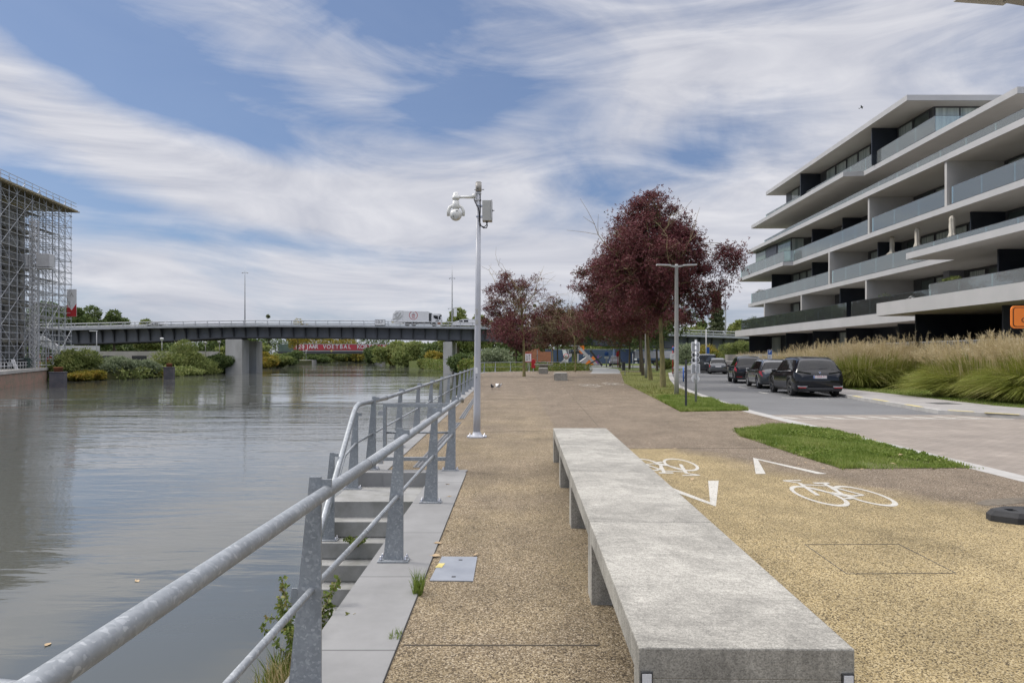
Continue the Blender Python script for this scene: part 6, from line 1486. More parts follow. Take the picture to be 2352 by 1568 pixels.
def word(s, px0, px1):
    n = len(s); w = (px1-px0)/n
    for i, ch in enumerate(s):
        o = text(ch, 3.3, (X(px0+w*(i+.5)), yb_-.24, Z(803.2)), (R(90), 0, 0), M['signwhite'], t, 'letter', .06, 'CENTER')
        bm = bmesh.new(); bm.from_mesh(o.data); bm.free(); o.scale = (.92, 1, 1)
word('120', 677, 700); word('JAAR', 703, 731); word('VOETBAL', 741, 808); word('KORTRIJK', 820, 887)
m = MB(); m.prismy([(X(760), Z(805.5)), (X(763), Z(802.5)), (X(766), Z(805.5)), (X(763), Z(808.5))], yb_-1.5, yb_-1.4); m.build('yellow_diamond', M['yellowmark'], t)
m = MB(); m.box(X(664), X(676), yb_+1, yb_+4, -3, Z(811)); m.box(X(884), X(900), yb_+1, yb_+4, -3, Z(811)); m.build('support', M['concrete'], t)
for (pa, pb, py0, py1, Y, lb) in ((668, 710, 835.3, 826.5, 373, 'pale concrete quay end on the far left bank'), (857.5, 890, 835.3, 828.5, 373, 'pale concrete quay end on the far right bank, under the last letters')):
    m = MB(); xa = (pa-CX)/F*Y; xb = (pb-CX)/F*Y; m.prism([(xa, Y), (xb-1.2, Y), (xb, Y+1), (xb, Y+14), (xa, Y+14)], -3, HC-(py1-HY)/F*Y); tag(m.build('quay_block', M['rawconc']), lb, 'quay')
t = thing('blue_frame', 'small bright blue steel frame below the lettered bridge', 'frame', (-75.0, 376, -1), world=False)
m = MB(); 
for a, b in (((0, 0, 0), (0, 0, 4)), ((3, 0, 0), (3, 0, 4)), ((0, 0, 4), (3, 0, 4)), ((0, 0, 4), (3, 0, 1))): m.beam(a, b, .35)
m.build('frame', pm('blue_steel', (.04, .09, .5), None, 2, .5), t)
# mooring piles
for (x, Y, w, zt, rz, lb) in ((-58.9, 88.6, 1.6, -.35, .3, 'dark steel mooring pile with rusty top, at the quay corner on the left'), (-60.0, 119.5, 1.5, -.2, .2, 'dark steel mooring pile with rusty top, before the middle shrubs')):
    t = thing('mooring_pile', lb, 'mooring pile', (x, Y, W-.5), rz, world=False)
    h = zt-W+.5
    m = MB(); m.bbox(-w/2, w/2, -w/2, w/2, 0, h, .06); m.box(-w/2-.05, w/2+.05, -w/2-.05, w/2+.05, h-.12, h-.02); m.build('pile', M['pilewall'], t)
    m = MB(); m.lathe([(0, h), (w*.32, h), (w*.30, h+.45), (w*.36, h+.5), (w*.36, h+.58), (0, h+.6)], (0, 0, 0), 14); m.build('bollard_top', M['rust'], t)
# ------------------------------------------------------------------ scaffolded building on the left
o0 = Vector((-77.5, 120.0)); dv = Vector((.150, -1)).normalized(); nv = Vector((-dv.y, dv.x))  # along facade towards the camera ; away from the river
if nv.x > 0: nv = -nv
def Q(s, n_): p = o0+dv*s+nv*n_; return (p.x, p.y)
zg = -.2; ztop = 27.5
t = thing('scaffold_building', 'unfinished concrete building with curved floor slabs behind the scaffolding', 'building', (-80, 108, -.2))
for i in range(9):
    z = 4.2+i*2.95; m = MB()
    if z > 26: break
    poly = [Q(8.2, 2.6), Q(7.4, 4.5), Q(7.0, 9), Q(7.0, 18), Q(36, 18), Q(36, 1.4), Q(24, 1.2), Q(14, 1.5), Q(10, 1.9)]
    m.prism(poly, z-.46, z); m.build('floor_slab', M['rawconc'], t)
for i in range(9):
    z0 = zg if i == 0 else 4.2+(i-1)*2.95; z1 = 4.2+i*2.95-.35
    if z1 > 26: break
    for s0, s1 in ((7.8, 9.2), (9.7, 11.4), (12.3, 15.0), (15.7, 19.4), (19.7, 21.6), (22.0, 24.6), (28, 31)):
        m = MB(); nn = 2.6 if s0 > 12 else 3.4; a, b, c, d = Q(s0, nn), Q(s1, nn), Q(s1, 9), Q(s0, 9); m.prism([a, b, c, d], z0, z1); m.build('wall', M['rawconc'], t)
    m = MB(); m.prism([Q(11.5, 7), Q(34, 7), Q(34, 7.3), Q(11.5, 7.3)], z0, z1); m.build('interior_shade', M['innershade'], t)  # dark sheet imitating the shade deep inside the open floors
for s in (9.5, 13.6, 20, 27): m = MB(); m.tube((*Q(s, 2.6), zg), (*Q(s+.7, 2.9), 3.9), .28, n=10); m.build('slanted_column', M['rawconc'], t)
sc = thing('scaffolding', 'dense galvanised tube scaffolding wrapped around the unfinished building on the left bank', 'scaffolding', (-77, 110, zg))
bays = [0, 2.0, 4.1, 6.2, 8.3, 10.4, 12.5, 14.6, 16.7, 18.8, 20.9, 23, 25.1, 27.2]
r = .05
rows = (0.0, 1.1)
for s in bays:
    for n_ in rows:
        m = MB(); m.tube((*Q(s, n_), zg), (*Q(s, n_), ztop+(1.2 if n_ == 0 else 0)), r, n=5, cap=False); m.build('standard', M['scaf'], sc, fix=False)
for n_ in (2.6, 4.4, 6.2, 8.0, 10, 12):
    for s in (0, 2.0, 4.1):
        if n_ > 7 and s > 0: continue
        m = MB(); m.tube((*Q(s, n_), zg), (*Q(s, n_), ztop), r, n=5, cap=False); m.build('standard', M['scaf'], sc, fix=False)
rs = random.Random(2); lv = 0
z = zg+.4
while z < ztop:
    m = MB()
    for n_ in rows:
        m.tube((*Q(-.3, n_), z), (*Q(27.4, n_), z), r, n=5, cap=False); m.tube((*Q(-.3, n_), z+1.0), (*Q(27.4, n_), z+1.0), r*.9, n=5, cap=False)
    for s in bays: m.tube((*Q(s, -.2), z), (*Q(s, 2.2), z), r*.9, n=5, cap=False)
    for s in (0, 2.0, 4.1): m.tube((*Q(s, 0), z), (*Q(s, 12 if s == 0 else 6.4), z), r, n=5, cap=False)
    for s, n_ in ((0, 2.6), (0, 4.4), (0, 6.2)): m.tube((*Q(s, n_), z), (*Q(6, n_), z), r, n=5, cap=False)
    m.build('ledgers', M['scaf'], sc, fix=False)
    m = MB()
    for i, s in enumerate(bays[:-1]):
        if (i+lv) % 3 != 1: 
            a, b = (s, bays[i+1]) if (i+lv) % 2 else (bays[i+1], s); m.tube((*Q(a, 0), z), (*Q(b, 0), z+2), r*.85, n=5, cap=False)
        if rs.random() < .5: m.tube((*Q(s, 1.1), z+rs.uniform(0, .6)), (*Q(bays[i+1], 1.1), z+2), r*.8, n=5, cap=False)
    for n_ in (0, 2.6, 4.4): m.tube((*Q(0, n_), z), (*Q(0, n_+1.8), z+2), r*.85, n=5, cap=False)
    m.build('braces', M['scaf'], sc, fix=False)
    if lv % 1 == 0 and lv > 1:
        m = MB(); m.prism([Q(4.5 if lv % 2 else 9, .1), Q(27.4, .1), Q(27.4, 1.0), Q(4.5 if lv % 2 else 9, 1.0)], z+.05, z+.10); m.build('deck_boards', M['scafdeck'], sc)
    z += 2.0; lv += 1
m = MB(); m.prism([Q(-1.2, -.6), Q(27.6, -.6), Q(27.6, 13), Q(-1.2, 13)], ztop-.25, ztop-.05); m.build('top_deck', pm('yellow_formwork', (.22, .19, .12), (.16, .14, .09), 1.2, .8), sc)
m = MB()
for i in range(30): a = Q(-.9+i*.95, -1.0); b = Q(-.9+i*.95, 2); m.beam((*a, ztop-.36), (*b, ztop-.36), .12, .18)
m.build('joists', pm('yellow_joists', (.36, .31, .19), (.27, .23, .15), 2, .7), sc)
m = MB()
for zz in (.55, 1.1): m.tube((*Q(-.8, -.5), ztop+zz), (*Q(27.6, -.5), ztop+zz), r, n=5, cap=False)
m.build('guard_rail', M['scaf'], sc)
# propping frames at the foot
m = MB()
for i in range(34):
    s = rs.uniform(0, 26); n_ = rs.uniform(-.5, 5); m.tube((*Q(s, n_), zg+rs.uniform(0, 1)), (*Q(s+rs.uniform(-2, 2), n_+rs.uniform(-1, 1)), rs.uniform(3, 8)), r, n=5, cap=False)
m.build('prop_tubes', M['scaf'], sc)
# hoist
ho = thing('construction_hoist', 'lattice hoist mast with grey lift cabins climbing the scaffolding', 'hoist', (-75, 110, zg))
sx, sy = Q(14, -1.0); m = MB(); w = .42
for a in (-w, w):
    for b in (-w, w): m.tube((sx+a, sy+b, zg), (sx+a, sy+b, 22.9), .06, n=5, cap=False)
z = 0; i = 0
while z < 22.6:
    for a, b, c, d in ((-w, -w, w, -w), (w, -w, w, w), (-w, w, w, w), (-w, -w, -w, w)):
        m.tube((sx+a, sy+b, z), (sx+c, sy+d, z+.75 if i % 2 else z+.75), .035, n=4, cap=False); m.tube((sx+a, sy+b, z), (sx+c, sy+d, z), .035, n=4, cap=False)
        m.tube((sx+c, sy+d, z), (sx+a, sy+b, z+.75), .035, n=4, cap=False)
    z += .75; i += 1
m.build('mast', M['ltgrey'], ho)
m = MB(); m.bbox(sx+.8, sx+2.9, sy-.7, sy+.5, 15.5, 17.5, .05); m.box(sx+.6, sx+3.0, sy-.8, sy+.6, 15.2, 15.4); cb = m.build('cabin', M['ltgrey'], ho)
m = MB(); m.box(sx+1.7, sx+2.8, sy-.74, sy-.705, 15.8, 17.1); m.box(sx+.9, sx+1.5, sy-.74, sy-.705, 15.9, 16.9); m.build('mesh_panel', M['boxgrey'], cb)
m = MB(); m.bbox(sx-2.0, sx-.7, sy-.7, sy+.5, 15.6, 17.5, .05); m.box(sx-2.1, sx-.6, sy-.8, sy+.6, 15.2, 15.5); c2 = m.build('cabin', M['ltgrey'], ho)
m = MB(); m.box(sx-2.0, sx-.7, sy-.74, sy-.705, 17.0, 17.5); m.build('red_band', M['signred'], c2)
ba = thing('construction_banner', 'white and red banner hanging on the outer corner of the scaffolding', 'banner', (*Q(.2, -.3), 0), world=False)
m = MB(); m.box(-.95, .75, -.05, -.0, 8.6, 13.4); m.build('cloth', M['signwhite'], ba)
m = MB(); m.prismy([(-.95, 8.62), (.75, 8.62), (.75, 10.9), (-.1, 9.7), (-.95, 10.7)], -.07, -.052); m.build('red_field', M['signred'], ba)
m = MB(); m.prismy([(-.45, 12.1), (-.1, 12.9), (.25, 12.1), (.1, 12.1), (-.1, 12.5), (-.3, 12.1)], -.07, -.052); m.build('emblem', M['boxgrey'], ba)
# quay things
t = thing('quay_railing', 'light metal railing on the left quay before the scaffolding', 'railing', (-70, 100, -.2))
m = MB(); A_ = Vector((-64.2, 85)); B_ = Vector((-77.9, 113.2)); d_ = B_-A_; off_ = Vector((-.6, -.1))
P_ = lambda f: A_+d_*f+off_
for zz in (.5, 1.0): m.tube((*P_(-.6), -.2+zz), (*P_(1), -.2+zz), .045, n=6)
m.build('rails', M['ltgrey'], t)
for i in range(26): f = -.6+1.6*i/25; m = MB(); m.tube((*P_(f), -.2), (*P_(f), .8), .045, n=6); m.build('post', M['ltgrey'], t)
t = thing('leaning_board', 'white panel leaning against the left quay railing', 'board', (-71.6, 98.6, -.2), world=False)
m = MB(); m.prismy([(-.45, 1.35), (.1, 0), (.6, 0), (.05, 1.4)], -.5, -.4); m.build('panel', M['signwhite'], t)
t = thing('site_sign', 'large curved red and white sign at the end of the left quay', 'sign', (-80.4, 117.5, -.25), world=False)
t.scale = (.5, 1, .62); pr = [(0, 0), (5.0, 0), (4.2, 1.5), (3.2, 2.9), (1.6, 3.3), (.5, 2.4)]
m = MB(); m.prismy(pr, 0, .15); m.build('panel', M['signwhite'], t); m = MB(); m.prismy([(0, .02), (1.5, .02), (1.7, 1.2), (2.6, 2.9), (1.6, 3.25), (.5, 2.4)], -.03, -.005); m.build('red_field', M['signred'], t)
for i, (s, lb) in enumerate(((5.2, 'orange vertical barrier post at the foot of the hoist'), )):
    x, y = Q(s, -2.0); t = thing('barrier_post', lb, 'barrier', (x, y, zg), world=False); t.location = (-77.6, 112, zg); m = MB(); m.box(-.12, .12, -.1, .1, 0, 2.2); m.build('panel', M['orange'], t)
t = thing('site_container', 'dark green site container on the left quay behind the railing', 'container', (-77.6, 106, zg), rz=.15, world=False)
m = MB(); m.bbox(-2.8, 2.8, -1.1, 1.1, 0, 1.6, .03); m.build('body', pm('container_green', (.03, .06, .05), (.05, .07, .06), 1, .7), t); m = MB(); m.box(-2.6, 2.6, -1.12, -1.1, .2, 1.4); m.build('door_panel', M['dark'], t)

# ------------------------------------------------------------------ bank vegetation
sh = [  # px centre, base y px at water, Y, width px, top px y, mat, label
 (180, 118, 104, 779, 'mixsh', 'green1', 'bushy olive green shrub at the end of the left quay'),
 (262, 122, 92, 818, '', 'greengrey', 'grey green willow shrub right of the first mooring pile'),
 (318, 128, 56, 826, '', 'greengrey', 'small pale grey shrub in the middle of the left bank'),
 (352, 132, 60, 836, '', 'yellow', 'low yellowish shrub left of the second mooring pile'),
 (405, 150, 116, 781, '', 'green1', 'large rounded willow shrub behind the second mooring pile'),
 (462, 152, 84, 803, '', 'green1', 'green shrub left of the concrete bridge pier'),
 (497, 158, 60, 812, '', 'green2', 'dark green shrub against the left bridge pier'),
 (210, 115, 70, 852, '', 'yellow', 'low bright green and yellow growth at the first mooring pile')]
for i, (px, Y, w, top, _, mt, lb) in enumerate(sh):
    x = (px-CX)/F*Y; z = HC-(top-HY)/F*Y; shrub('bank_shrub', lb, (x, Y, -2.3), w/F*Y*1.3, 8, (z+2.3)*1.1, 40+i, M[mt], 4600, 5, .45, .075)
sh2 = [ # beyond the bridge, and right bank
 (615, 232, 60, 803, 'yellow', 'yellow green shrub right beyond the left bridge pier'), (640, 240, 70, 812, 'green1', 'light green willow beyond the left bridge pier'), (668, 300, 60, 800, 'green2', 'dark green shrub left of the far quay end'),
 (735, 430, 70, 803, 'green2', 'dark shrub below the letters of the red banner'), (775, 440, 60, 808, 'green1', 'light shrub in the middle of the far bank'), (815, 450, 60, 812, 'greengrey', 'grey green shrub on the far bank right of the middle'),
 (852, 365, 44, 789, 'green2', 'dark tree hiding some letters of the red banner'), (912, 300, 64, 792, 'yellow', 'yellow green willow on the right bank beyond the bridge'), (945, 262, 80, 779, 'green1', 'tall green willow on the right bank beyond the bridge'),
 (995, 232, 64, 804, 'yellow', 'yellow orange shrub left of the right bridge pier'), (985, 226, 50, 820, 'green1', 'low green shrub at the water left of the right pier'), (1068, 128, 70, 806, 'green2', 'dark shrub right of the right bridge pier'), (1085, 118, 60, 818, 'weed', 'autumn coloured low shrub behind the quay railing'),
 (1155, 104, 100, 788, 'greengrey', 'rounded grey green willow behind the far railing'), (1115, 112, 60, 800, 'yellow', 'yellowing shrub left of the rounded grey willow'), (1195, 110, 50, 808, 'green2', 'green shrub right of the rounded grey willow')]
for i, (px, Y, w, top, mt, lb) in enumerate(sh2):
    x = (px-CX)/F*Y; z = HC-(top-HY)/F*Y; b = -2.3 if px < 1050 else -1.2
    sc_ = Y/200; shrub('bank_shrub', lb, (x, Y, b), w/F*Y*1.2, 9*max(1, sc_), z-b, 70+i, M[mt], 2600, 5, .35+.3*sc_, .07+.07*sc_)
rgw = np.random.default_rng(8)
# low herbs behind the far railing
v, q = tufts(np.stack([rgw.uniform(-5, 9, 5000), rgw.uniform(76, 90, 5000), rgw.uniform(-.5, .7, 5000)], 1)[:5000], 4, .25, .05, .7, rgw)
tag(np_mesh('undergrowth', v, q, M['weed']), 'wild undergrowth behind the far railing', 'undergrowth', kind='stuff')
# trees rising behind the bridge
def btree(px, Y, wpx, top, mt, lb, seed, nm='deciduous_tree', n=3200, ll=.9, base=-.6, lobes=14, dn=1.0):
    x = (px-CX)/F*Y; z = HC-(top-HY)/F*Y; rg_ = np.random.default_rng(seed); t = thing(nm, lb, 'tree', (x, Y, base), world=False)
    H = z-base; Rr = wpx/F*Y/2; m = MB(); m.path([(0, 0, 0), (0, 0, H*.6)], [Rr*.10+.15, .1], 6); m.build('trunk', M['barkdark'], t)
    lob = [(rg_.uniform(-.62, .62)*Rr, rg_.uniform(-.5, .5)*Rr, H*rg_.uniform(.32, .82), rg_.uniform(.30, .48)*Rr) for _ in range(lobes)]
    lob = [(x_, y_, min(z_, H-s_*.8-(abs(x_)/Rr)**2*H*.25), s_) for x_, y_, z_, s_ in lob]; lob.append((0, 0, H-.38*Rr, .4*Rr))
    pts = []
    for i in range(n):
        X_, Y_, Z_, s_ = lob[rg_.integers(len(lob))]; p = rg_.normal(size=3); p /= np.linalg.norm(p); p = p*s_*rg_.uniform(.5, 1)**.4; pts.append((X_+p[0], Y_+p[1], Z_+p[2]*.85))
    v, q = tufts(np.array(pts), 4, ll, ll*.24, .3, rg_); np_mesh('crown', v, q, M[mt], t); return t
btree(212, 225, 96, 702, 'green2', 'broad dark tree above the left end of the bridge, left one', 1)
btree(262, 232, 76, 712, 'green2', 'broad dark tree above the left end of the bridge, right one', 2)
btree(178, 205, 50, 708, 'green2', 'dark tree just right of the scaffolding', 3)
btree(110, 215, 120, 690, 'green2', 'dark tree seen through the scaffolding', 9)
btree(335, 240, 60, 733, 'green1', 'low green treetop over the bridge railing', 4)
btree(1052, 225, 90, 706, 'green1', 'large pale green tree behind the bridge mast', 5)
btree(1100, 230, 70, 722, 'green1', 'pale green tree behind the camera pole', 6)
btree(616, 330, 15, 724, 'poplar', 'small slender tree rising over the bridge', 7, n=900, ll=.8)
btree(684, 330, 48, 731, 'yellow', 'sparse yellow green treetop over the bridge', 8, n=700, ll=.8)
btree(1600, 240, 90, 748, 'green1', 'rounded olive tree behind the bridge, left of the poplar', 12)
btree(1700, 236, 64, 735, 'green1', 'rounded olive tree between the poplar and apartments', 13)
btree(1612, 245, 50, 738, 'green2', 'bushy tree at the left foot of the poplar', 15)
btree(1228, 330, 13, 700, 'poplar', 'dark columnar tree tip among the maroon crowns', 16, n=900, ll=.8)
x = (1646-CX)/F*215; t = thing('poplar_tree', 'tall columnar poplar left of the apartment block', 'tree', (x, 215, 0), world=False)
H = HC-(672-HY)/F*215; m = MB(); m.path([(0, 0, 0), (0, 0, H*.9)], [.4, .05], 6); m.build('trunk', M['barkdark'], t)
p = []
for i in range(3600):
    z = H*(.12+.88*rgw.uniform()**.9); s = z/H; rr = 3.5*(1.05-s)**.45*(.55+.45*math.sin(s*26+2*math.cos(s*9))**2)*math.sqrt(rgw.uniform(.2, 1)); a = rgw.uniform(0, 6.283); p.append((rr*math.cos(a), rr*math.sin(a), z))
v, q = tufts(np.array(p), 4, .75, .17, .9, rgw); np_mesh('crown', v, q, M['poplar'], t)
# young willows before the right end of the bridge
for (px, Y, w, top, mt, lb, sd) in ((1575, 140, 50, 778, 'greengrey', 'young pale willow left of the sign post', 51), (1640, 132, 60, 774, 'yellow', 'yellow green young willow above the parked van', 52), (1685, 130, 90, 772, 'green1', 'wide young willow between the van and apartment block', 53), (1605, 142, 40, 782, 'greengrey', 'thin grey green willow right behind the sign post', 54)):
    x = (px-CX)/F*Y; z = HC-(top-HY)/F*Y; shrub('young_willow', lb, (x, Y, 0), w/F*Y*1.15, 5, z, sd, M[mt], 2600, 5, .30, .05, cat='tree')
# hedge-like green beyond the road
shrub('shrub', 'dense green shrub at the end of the long bed beyond the parked cars', (26.2, 85, 0), 5, 5, 1.6, 61, M['green1'], 1800, 5, .22, .05)
shrub('shrub', 'rounded green shrub left of the white parked car beyond the road bend', (20.6, 92, 0), 3.4, 3, 1.5, 62, M['green1'], 1200, 5, .2, .05)
# far off woods as one mass
rg_ = np.random.default_rng(77); pts = []; 
def mass(x0, x1, Y, h, n, base=-1, amp=.35):
    x = rg_.uniform(x0, x1, n); hh = h*(1+amp*np.sin(x*.09+Y)+.5*amp*np.sin(x*.23+1)+.3*amp*np.sin(x*.71)); z = base+hh*rg_.uniform(0, 1, n)**.7
    y = Y+rg_.uniform(-6, 6, n)+z*.3; return np.stack([x, y, z], 1)
def wood(name, lb, arrs, mt, ll):
    v, q = tufts(np.vstack(arrs), 4, ll, ll*.26, .3, rg_); return tag(np_mesh(name, v, q, M[mt]), lb, 'woodland', kind='stuff')
wood('woodland', 'dark green woodland on the banks beyond the bridge', [mass(-330, -95, 255, 9.5, 9000), mass(-20, 120, 260, 9, 6000), mass(-320, 40, 520, 14, 9000), mass(-34, -8, 260, 8, 1500)], 'green2', 1.5)
wood('woodland', 'olive green woodland edge along the banks beyond the bridge', [mass(-100, -86, 236, 4.5, 2500), mass(-60, -36, 300, 7, 2200), mass(-180, -90, 505, 7, 3500), mass(15, 95, 205, 6.5, 4000), mass(-78, -58, 400, 8, 1200)], 'green1', 1.2)
wood('woodland', 'yellow green woodland behind the lettered bridge', [mass(-140, -95, 440, 13, 2500)], 'yellow', 1.3)
wood('woodland', 'low bank growth along the left waterline', [mass(-80, -66, 150, 1.6, 1500, -2.3), np.stack([-69+rg_.uniform(-3, 2, 2600), rg_.uniform(118, 172, 2600), rg_.uniform(-2.4, -.5, 2600)], 1), np.stack([-76+rg_.uniform(-3, 2, 700), rg_.uniform(113, 118, 700), rg_.uniform(-2.4, .5, 700)], 1)], 'green1', .5)
wood('woodland', 'mixed bank growth along the right waterline', [np.stack([np.interp(y_, [82, 95, 120, 150, 172, 227], [4.5, 1, -5, -10, -13, -30])+dx, y_, z_], 1) for y_, dx, z_ in [(rg_.uniform(84, 227, 5200), rg_.uniform(-1.5, 5, 5200), rg_.uniform(-2.4, .6, 5200))]], 'weed', .5)

# structures under the left bridge end
t = thing('far_shed', 'low grey building under the left end of the bridge', 'building', (-108, 185, -.6), world=False)
m = MB(); m.box(-16, 26, 0, 6, 0, 3.6); m.build('wall', M['rawconc'], t); m = MB()
for x in (-12, -4, 5, 14): m.box(x, x+4, -.05, -.005, .6, 2.4)
m.build('window', M['dark'], t)
t = thing('stair_ramp', 'pale concrete ramp parapet beside the left bridge end', 'ramp', (-98, 152, 1), world=False)
m = MB(); m.prismy([(-8.0, 3.4), (-3.0, 1.7), (6, 1.7), (6, 3.0), (-3, 3.0), (-6.5, 5.2), (-8, 5.2)], 0, .4); m.build('parapet', M['ltgrey'], t); m = MB(); m.beam((.5, .2, 1.7), (2.5, .2, -1.6), .5, .5); m.beam((5.5, .2, 1.7), (3.0, .2, -1.6), .5, .5); m.build('leg', M['dark'], t)
t = thing('low_annex', 'low grey annex left of the apartment ground floor', 'building', (58, 128, 0), world=False)
m = MB(); m.box(-9, 6, 0, 8, 0, 5.2); m.build('wall', M['rawconc'], t); m = MB(); m.box(-9.3, 6.3, -.3, 8, 5.2, 5.5); m.build('roof', M['ltgrey'], t); m = MB(); m.box(-5, -4.4, -.05, -.005, 0, 5.1); m.build('downpipe', M['dark'], t)

# ------------------------------------------------------------------ birds and plane
def pigeon(name, label, loc, rz, mat, wings):
    t = thing(name, label, 'bird', loc, rz, world=False); m = MB()
    m.path([(0, -.20, .10), (0, -.13, .12), (0, -.05, .135), (0, .03, .15), (0, .085, .185), (0, .105, .225), (0, .125, .245), (0, .15, .24), (0, .162, .235)], [.018, .035, .062, .066, .045, .028, .028, .016, .004], 12)
    m.add([(-.035, -.2, .10), (.035, -.2, .10), (.045, -.30, .085), (-.045, -.30, .085)], [(0, 1, 2, 3)])
    m.tube((-.025, .0, .1), (-.025, .01, 0), .006, n=5); m.tube((.025, .0, .1), (.025, .01, 0), .006, n=5); m.build('body', mat, t)
    for s in (-1, 1):
        m = MB()
        if wings: a = [(s*.04, .06, .18), (s*.16, .04, .25), (s*.30, -.06, .26), (s*.2, -.13, .21), (s*.04, -.1, .16)]
        else: a = [(s*.058, .05, .16), (s*.066, -.03, .175), (s*.03, -.2, .11), (s*.05, -.1, .09), (s*.06, .0, .10)]
        m.add(a+[(x, y, z-.012) for x, y, z in a], [(0, 1, 2, 3, 4), (9, 8, 7, 6, 5)]+[(i, (i+1) % 5, 5+(i+1) % 5, 5+i) for i in range(5)]); m.build('wing', mat, t)
    return t
pigeon('pigeon', 'dark grey pigeon standing on the paving behind the camera pole', (-1.0, 34.3, 0), R(160), M['feather'], False)
pigeon('pigeon', 'white pigeon with half open wings on the paving right of the dark one', (-.66, 34.6, 0), R(-70), M['featherwhite'], True)
Y = 1150; x, z = XZ(1979, 247, Y)
t = thing('biplane', 'tiny dark biplane flying above the apartment block', 'aeroplane', (x, Y, z), world=False); t.rotation_euler = (R(-6), R(-18), R(-40))
m = MB(); m.path([(-4.2, 0, .1), (-2, 0, .05), (0, 0, 0), (1.8, 0, -.05), (2.6, 0, 0)], [.18, .4, .65, .7, .4], 10); m.build('fuselage', M['dark'], t)
for z_, w in ((-.45, 4.6), (1.25, 4.9)): m = MB(); m.bbox(-.5+z_*.3, .9+z_*.3, -w, w, z_, z_+.16, .03); m.build('wing', M['dark'], t)
m = MB(); m.box(-4.4, -3.5, -1.5, 1.5, .15, .24); m.build('tailplane', M['dark'], t); m = MB(); m.prismy([(-4.5, .1), (-3.3, .1), (-4.0, 1.5), (-4.5, 1.5)], -.06, .06); m.build('fin', M['dark'], t)
m = MB()
for s in (-3.4, 3.4): m.beam((-.2, s, -.4), (.2, s, 1.3), .1); m.beam((.5, s, -.4), (.9, s, 1.3), .1)
m.build('struts', M['dark'], t); m = MB(); m.lathe([(0, -.1), (.35, -.1), (.35, .1), (0, .1)], (.9, -.9, -1.4), 10, 'Y'); m.lathe([(0, -.1), (.35, -.1), (.35, .1), (0, .1)], (.9, .9, -1.4), 10, 'Y'); m.beam((.9, -.9, -1.3), (.7, -.3, -.4), .1); m.beam((.9, .9, -1.3), (.7, .3, -.4), .1); m.build('landing_gear', M['dark'], t)

# ------------------------------------------------------------------ sky, sun, camera
wd = bpy.data.worlds.new('World'); bpy.context.scene.world = wd; wd.use_nodes = True; nt = wd.node_tree
bg = nt.nodes['Background']
SUN_EL = R(42); SUN_AZ = R(-70)   # azimuth measured from +Y towards +X
sky = nt.nodes.new('ShaderNodeTexSky'); sky.sky_type = 'NISHITA'; sky.sun_disc = False; sky.sun_elevation = SUN_EL; sky.sun_rotation = SUN_AZ
sky.air_density = 1.0; sky.dust_density = .6; sky.ozone_density = 1.6; sky.altitude = 0
tc = nt.nodes.new('ShaderNodeTexCoord'); sep = nt.nodes.new('ShaderNodeSeparateXYZ'); nt.links.new(tc.outputs['Generated'], sep.inputs[0])
sx_, sy_, sz_ = sep.outputs
az = math_(nt, 'ARCTAN2', sx_, sy_); el = math_(nt, 'ARCSINE', sz_)
# clouds live on a flat layer high above the place
pass
zz = math_(nt, 'ADD', math_(nt, 'MAXIMUM', sz_, 0.0), .10)
u = math_(nt, 'DIVIDE', sx_, zz); v = math_(nt, 'DIVIDE', sy_, zz)
cmb = nt.nodes.new('ShaderNodeCombineXYZ'); nt.links.new(az, cmb.inputs[0]); nt.links.new(math_(nt, 'MULTIPLY', el, 1.7), cmb.inputs[1])
def wn(scale, rot, sc, detail, rough, dist, off=(0, 0, 0)):
    mp = nt.nodes.new('ShaderNodeMapping'); nt.links.new(cmb.outputs[0], mp.inputs[0]); mp.inputs['Rotation'].default_value = (0, 0, rot); mp.inputs['Scale'].default_value = sc; mp.inputs['Location'].default_value = off
    return noise(nt, mp.outputs[0], scale, detail, rough, dist)
n1 = wn(2.6, R(18), (1, 1.25, 1), 9, .55, 1.3, (2.3, 1.1, 0)); n2 = wn(2.4, R(30), (.9, 2.6, 1), 9, .57, 2.6, (5, 2, 0)); n3 = wn(9, R(-25), (.5, 2.0, 1), 7, .65, 1.5)
def gaussb(px, py, wx, wy, rot, amp):
    a0 = math.atan2(px-CX, F); e0 = math.atan2(HY-py, math.hypot(F, px-CX)); wx = wx/F; wy = wy/F; c_, s_ = math.cos(R(rot)), math.sin(R(rot))
    dx = math_(nt, 'SUBTRACT', az, a0); dy = math_(nt, 'SUBTRACT', el, e0)
    p = math_(nt, 'MULTIPLY_ADD', dx, c_/wx, math_(nt, 'MULTIPLY', dy, s_/wx)); q = math_(nt, 'MULTIPLY_ADD', dx, -s_/wy, math_(nt, 'MULTIPLY', dy, c_/wy))
    r2 = math_(nt, 'ADD', math_(nt, 'MULTIPLY', p, p), math_(nt, 'MULTIPLY', q, q))
    return math_(nt, 'MULTIPLY', math_(nt, 'EXPONENT', math_(nt, 'MULTIPLY', r2, -1)), amp)
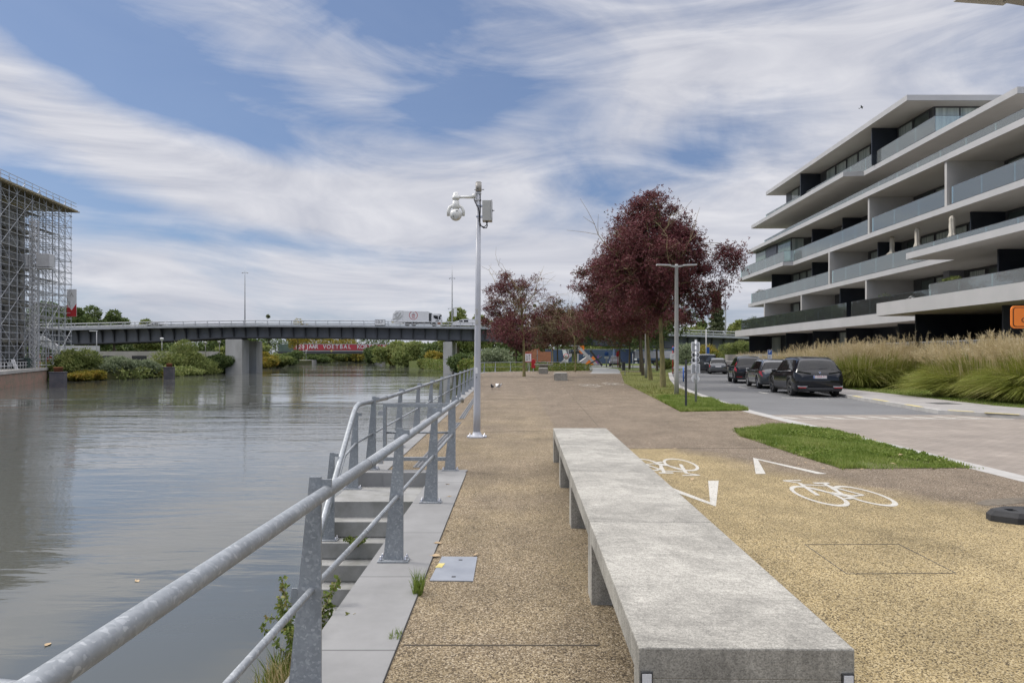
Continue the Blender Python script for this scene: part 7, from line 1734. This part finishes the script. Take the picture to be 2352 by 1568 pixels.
# the bright and the open parts of this day's sky, by compass direction and height (rot: anticlockwise)
G_ = [(150, 260, 330, 90, -25, .45), (600, 420, 420, 75, -12, .60), (950, 470, 330, 90, 5, .55), (1200, 350, 330, 60, 5, .35), (1800, 80, 420, 110, 5, .50), (2200, 300, 330, 260, 0, .45), (1570, 190, 160, 60, 15, .35), (1250, 110, 170, 60, 0, .28), (700, 130, 330, 70, -32, .30), (600, 640, 700, 90, 0, .38), (1700, 560, 500, 160, 0, .42), (1300, 600, 400, 110, 0, .4), (480, 60, 170, 60, -30, .12),
      (120, 60, 260, 110, -20, -.55), (330, 240, 200, 45, -22, -.25), (560, 300, 170, 45, -18, -.42), (250, 470, 330, 50, -8, -.42), (1080, 240, 200, 80, 25, -.42), (800, 575, 220, 32, -4, -.38), (1290, 260, 120, 110, 60, -.25), (950, 40, 130, 70, 0, -.35), (1450, 420, 220, 70, 20, -.25), (500, 545, 220, 25, 0, -.2), (1650, 330, 160, 50, 20, -.18)]
tot = None
for g in G_:
    k = gaussb(*g); tot = k if tot is None else math_(nt, 'ADD', tot, k)
tot = math_(nt, 'MULTIPLY', tot, 1.2)
base = math_(nt, 'ADD', math_(nt, 'MULTIPLY_ADD', n1, 1.75, -.66), math_(nt, 'MULTIPLY_ADD', n2, .8, -.40))
base = math_(nt, 'ADD', base, math_(nt, 'MULTIPLY_ADD', n3, .22, -.11))
hz = math_(nt, 'MULTIPLY', math_(nt, 'EXPONENT', math_(nt, 'MULTIPLY', math_(nt, 'MAXIMUM', el, 0.0), -9.0)), .45)
den = math_(nt, 'ADD', math_(nt, 'ADD', base, tot), hz)
den = math_(nt, 'ADD', den, math_(nt, 'MULTIPLY_ADD', el, 3.0, -1.5, clamp=True))
den = ramp(nt, den, [(.02, .06), (.42, .52), (.85, .92), (1, .96)])
shade = ramp(nt, n2, [(.3, (.60, .62, .71)), (.7, (.88, .88, .93))])
skc = mix(nt, 1.0, sky.outputs[0], (.105, .115, .125), 'MULTIPLY')
skyb = mix(nt, .55, skc, (.19, .285, .53))
out = mix(nt, den, skyb, shade)
warm = mix(nt, math_(nt, 'MULTIPLY_ADD', el, 2.6, -1.45, clamp=True), (1, 1, 1), (1.03, .985, .92))
out = mix(nt, 1.0, out, warm, 'MULTIPLY')
sc_n = nt.nodes.new('ShaderNodeVectorMath'); sc_n.operation = 'SCALE'; nt.links.new(out, sc_n.inputs[0]); zen = math_(nt, 'MULTIPLY_ADD', math_(nt, 'MULTIPLY_ADD', el, 2.6, -1.45, clamp=True), 2.6, 1.0)   # an overcast sky is brighter overhead; this gain is added as fill light
back = math_(nt, 'MULTIPLY_ADD', math_(nt, 'MULTIPLY_ADD', sy_, -1.4, 0.0, clamp=True), .2, 1.0)   # unseen sky behind the viewer brightened, added as fill light
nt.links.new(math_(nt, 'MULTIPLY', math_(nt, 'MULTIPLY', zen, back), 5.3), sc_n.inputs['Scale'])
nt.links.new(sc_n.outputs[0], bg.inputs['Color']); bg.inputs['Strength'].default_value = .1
sl = bpy.data.lights.new('sun', 'SUN'); sl.energy = 1.5; sl.angle = R(14); sl.color = (1, .95, .88)
so_ = bpy.data.objects.new('sun', sl); C.objects.link(so_)
d = Vector((math.sin(SUN_AZ)*math.cos(SUN_EL), math.cos(SUN_AZ)*math.cos(SUN_EL), math.sin(SUN_EL)))
so_.rotation_euler = (-d).to_track_quat('-Z', 'Y').to_euler()
cd = bpy.data.cameras.new('camera'); cd.lens = 24; cd.sensor_width = 36; cd.shift_y = 34/2352; cd.clip_end = 6000; cd.clip_start = .05
co = bpy.data.objects.new('camera', cd); C.objects.link(co); co.location = (0, 0, HC); co.rotation_euler = (R(90), 0, 0)
sc = bpy.context.scene; sc.camera = co
sc.view_settings.view_transform = 'Standard'; sc.view_settings.look = 'None'; sc.view_settings.exposure = .72; sc.view_settings.gamma = 1; sc.view_settings.use_curve_mapping = False
sc.render.engine = 'CYCLES'; sc.cycles.max_bounces = 8; sc.cycles.transparent_max_bounces = 16; sc.cycles.caustics_reflective = False; sc.cycles.caustics_refractive = False
for o in bpy.data.objects:
    if o.get('_world') is not None: del o['_world']
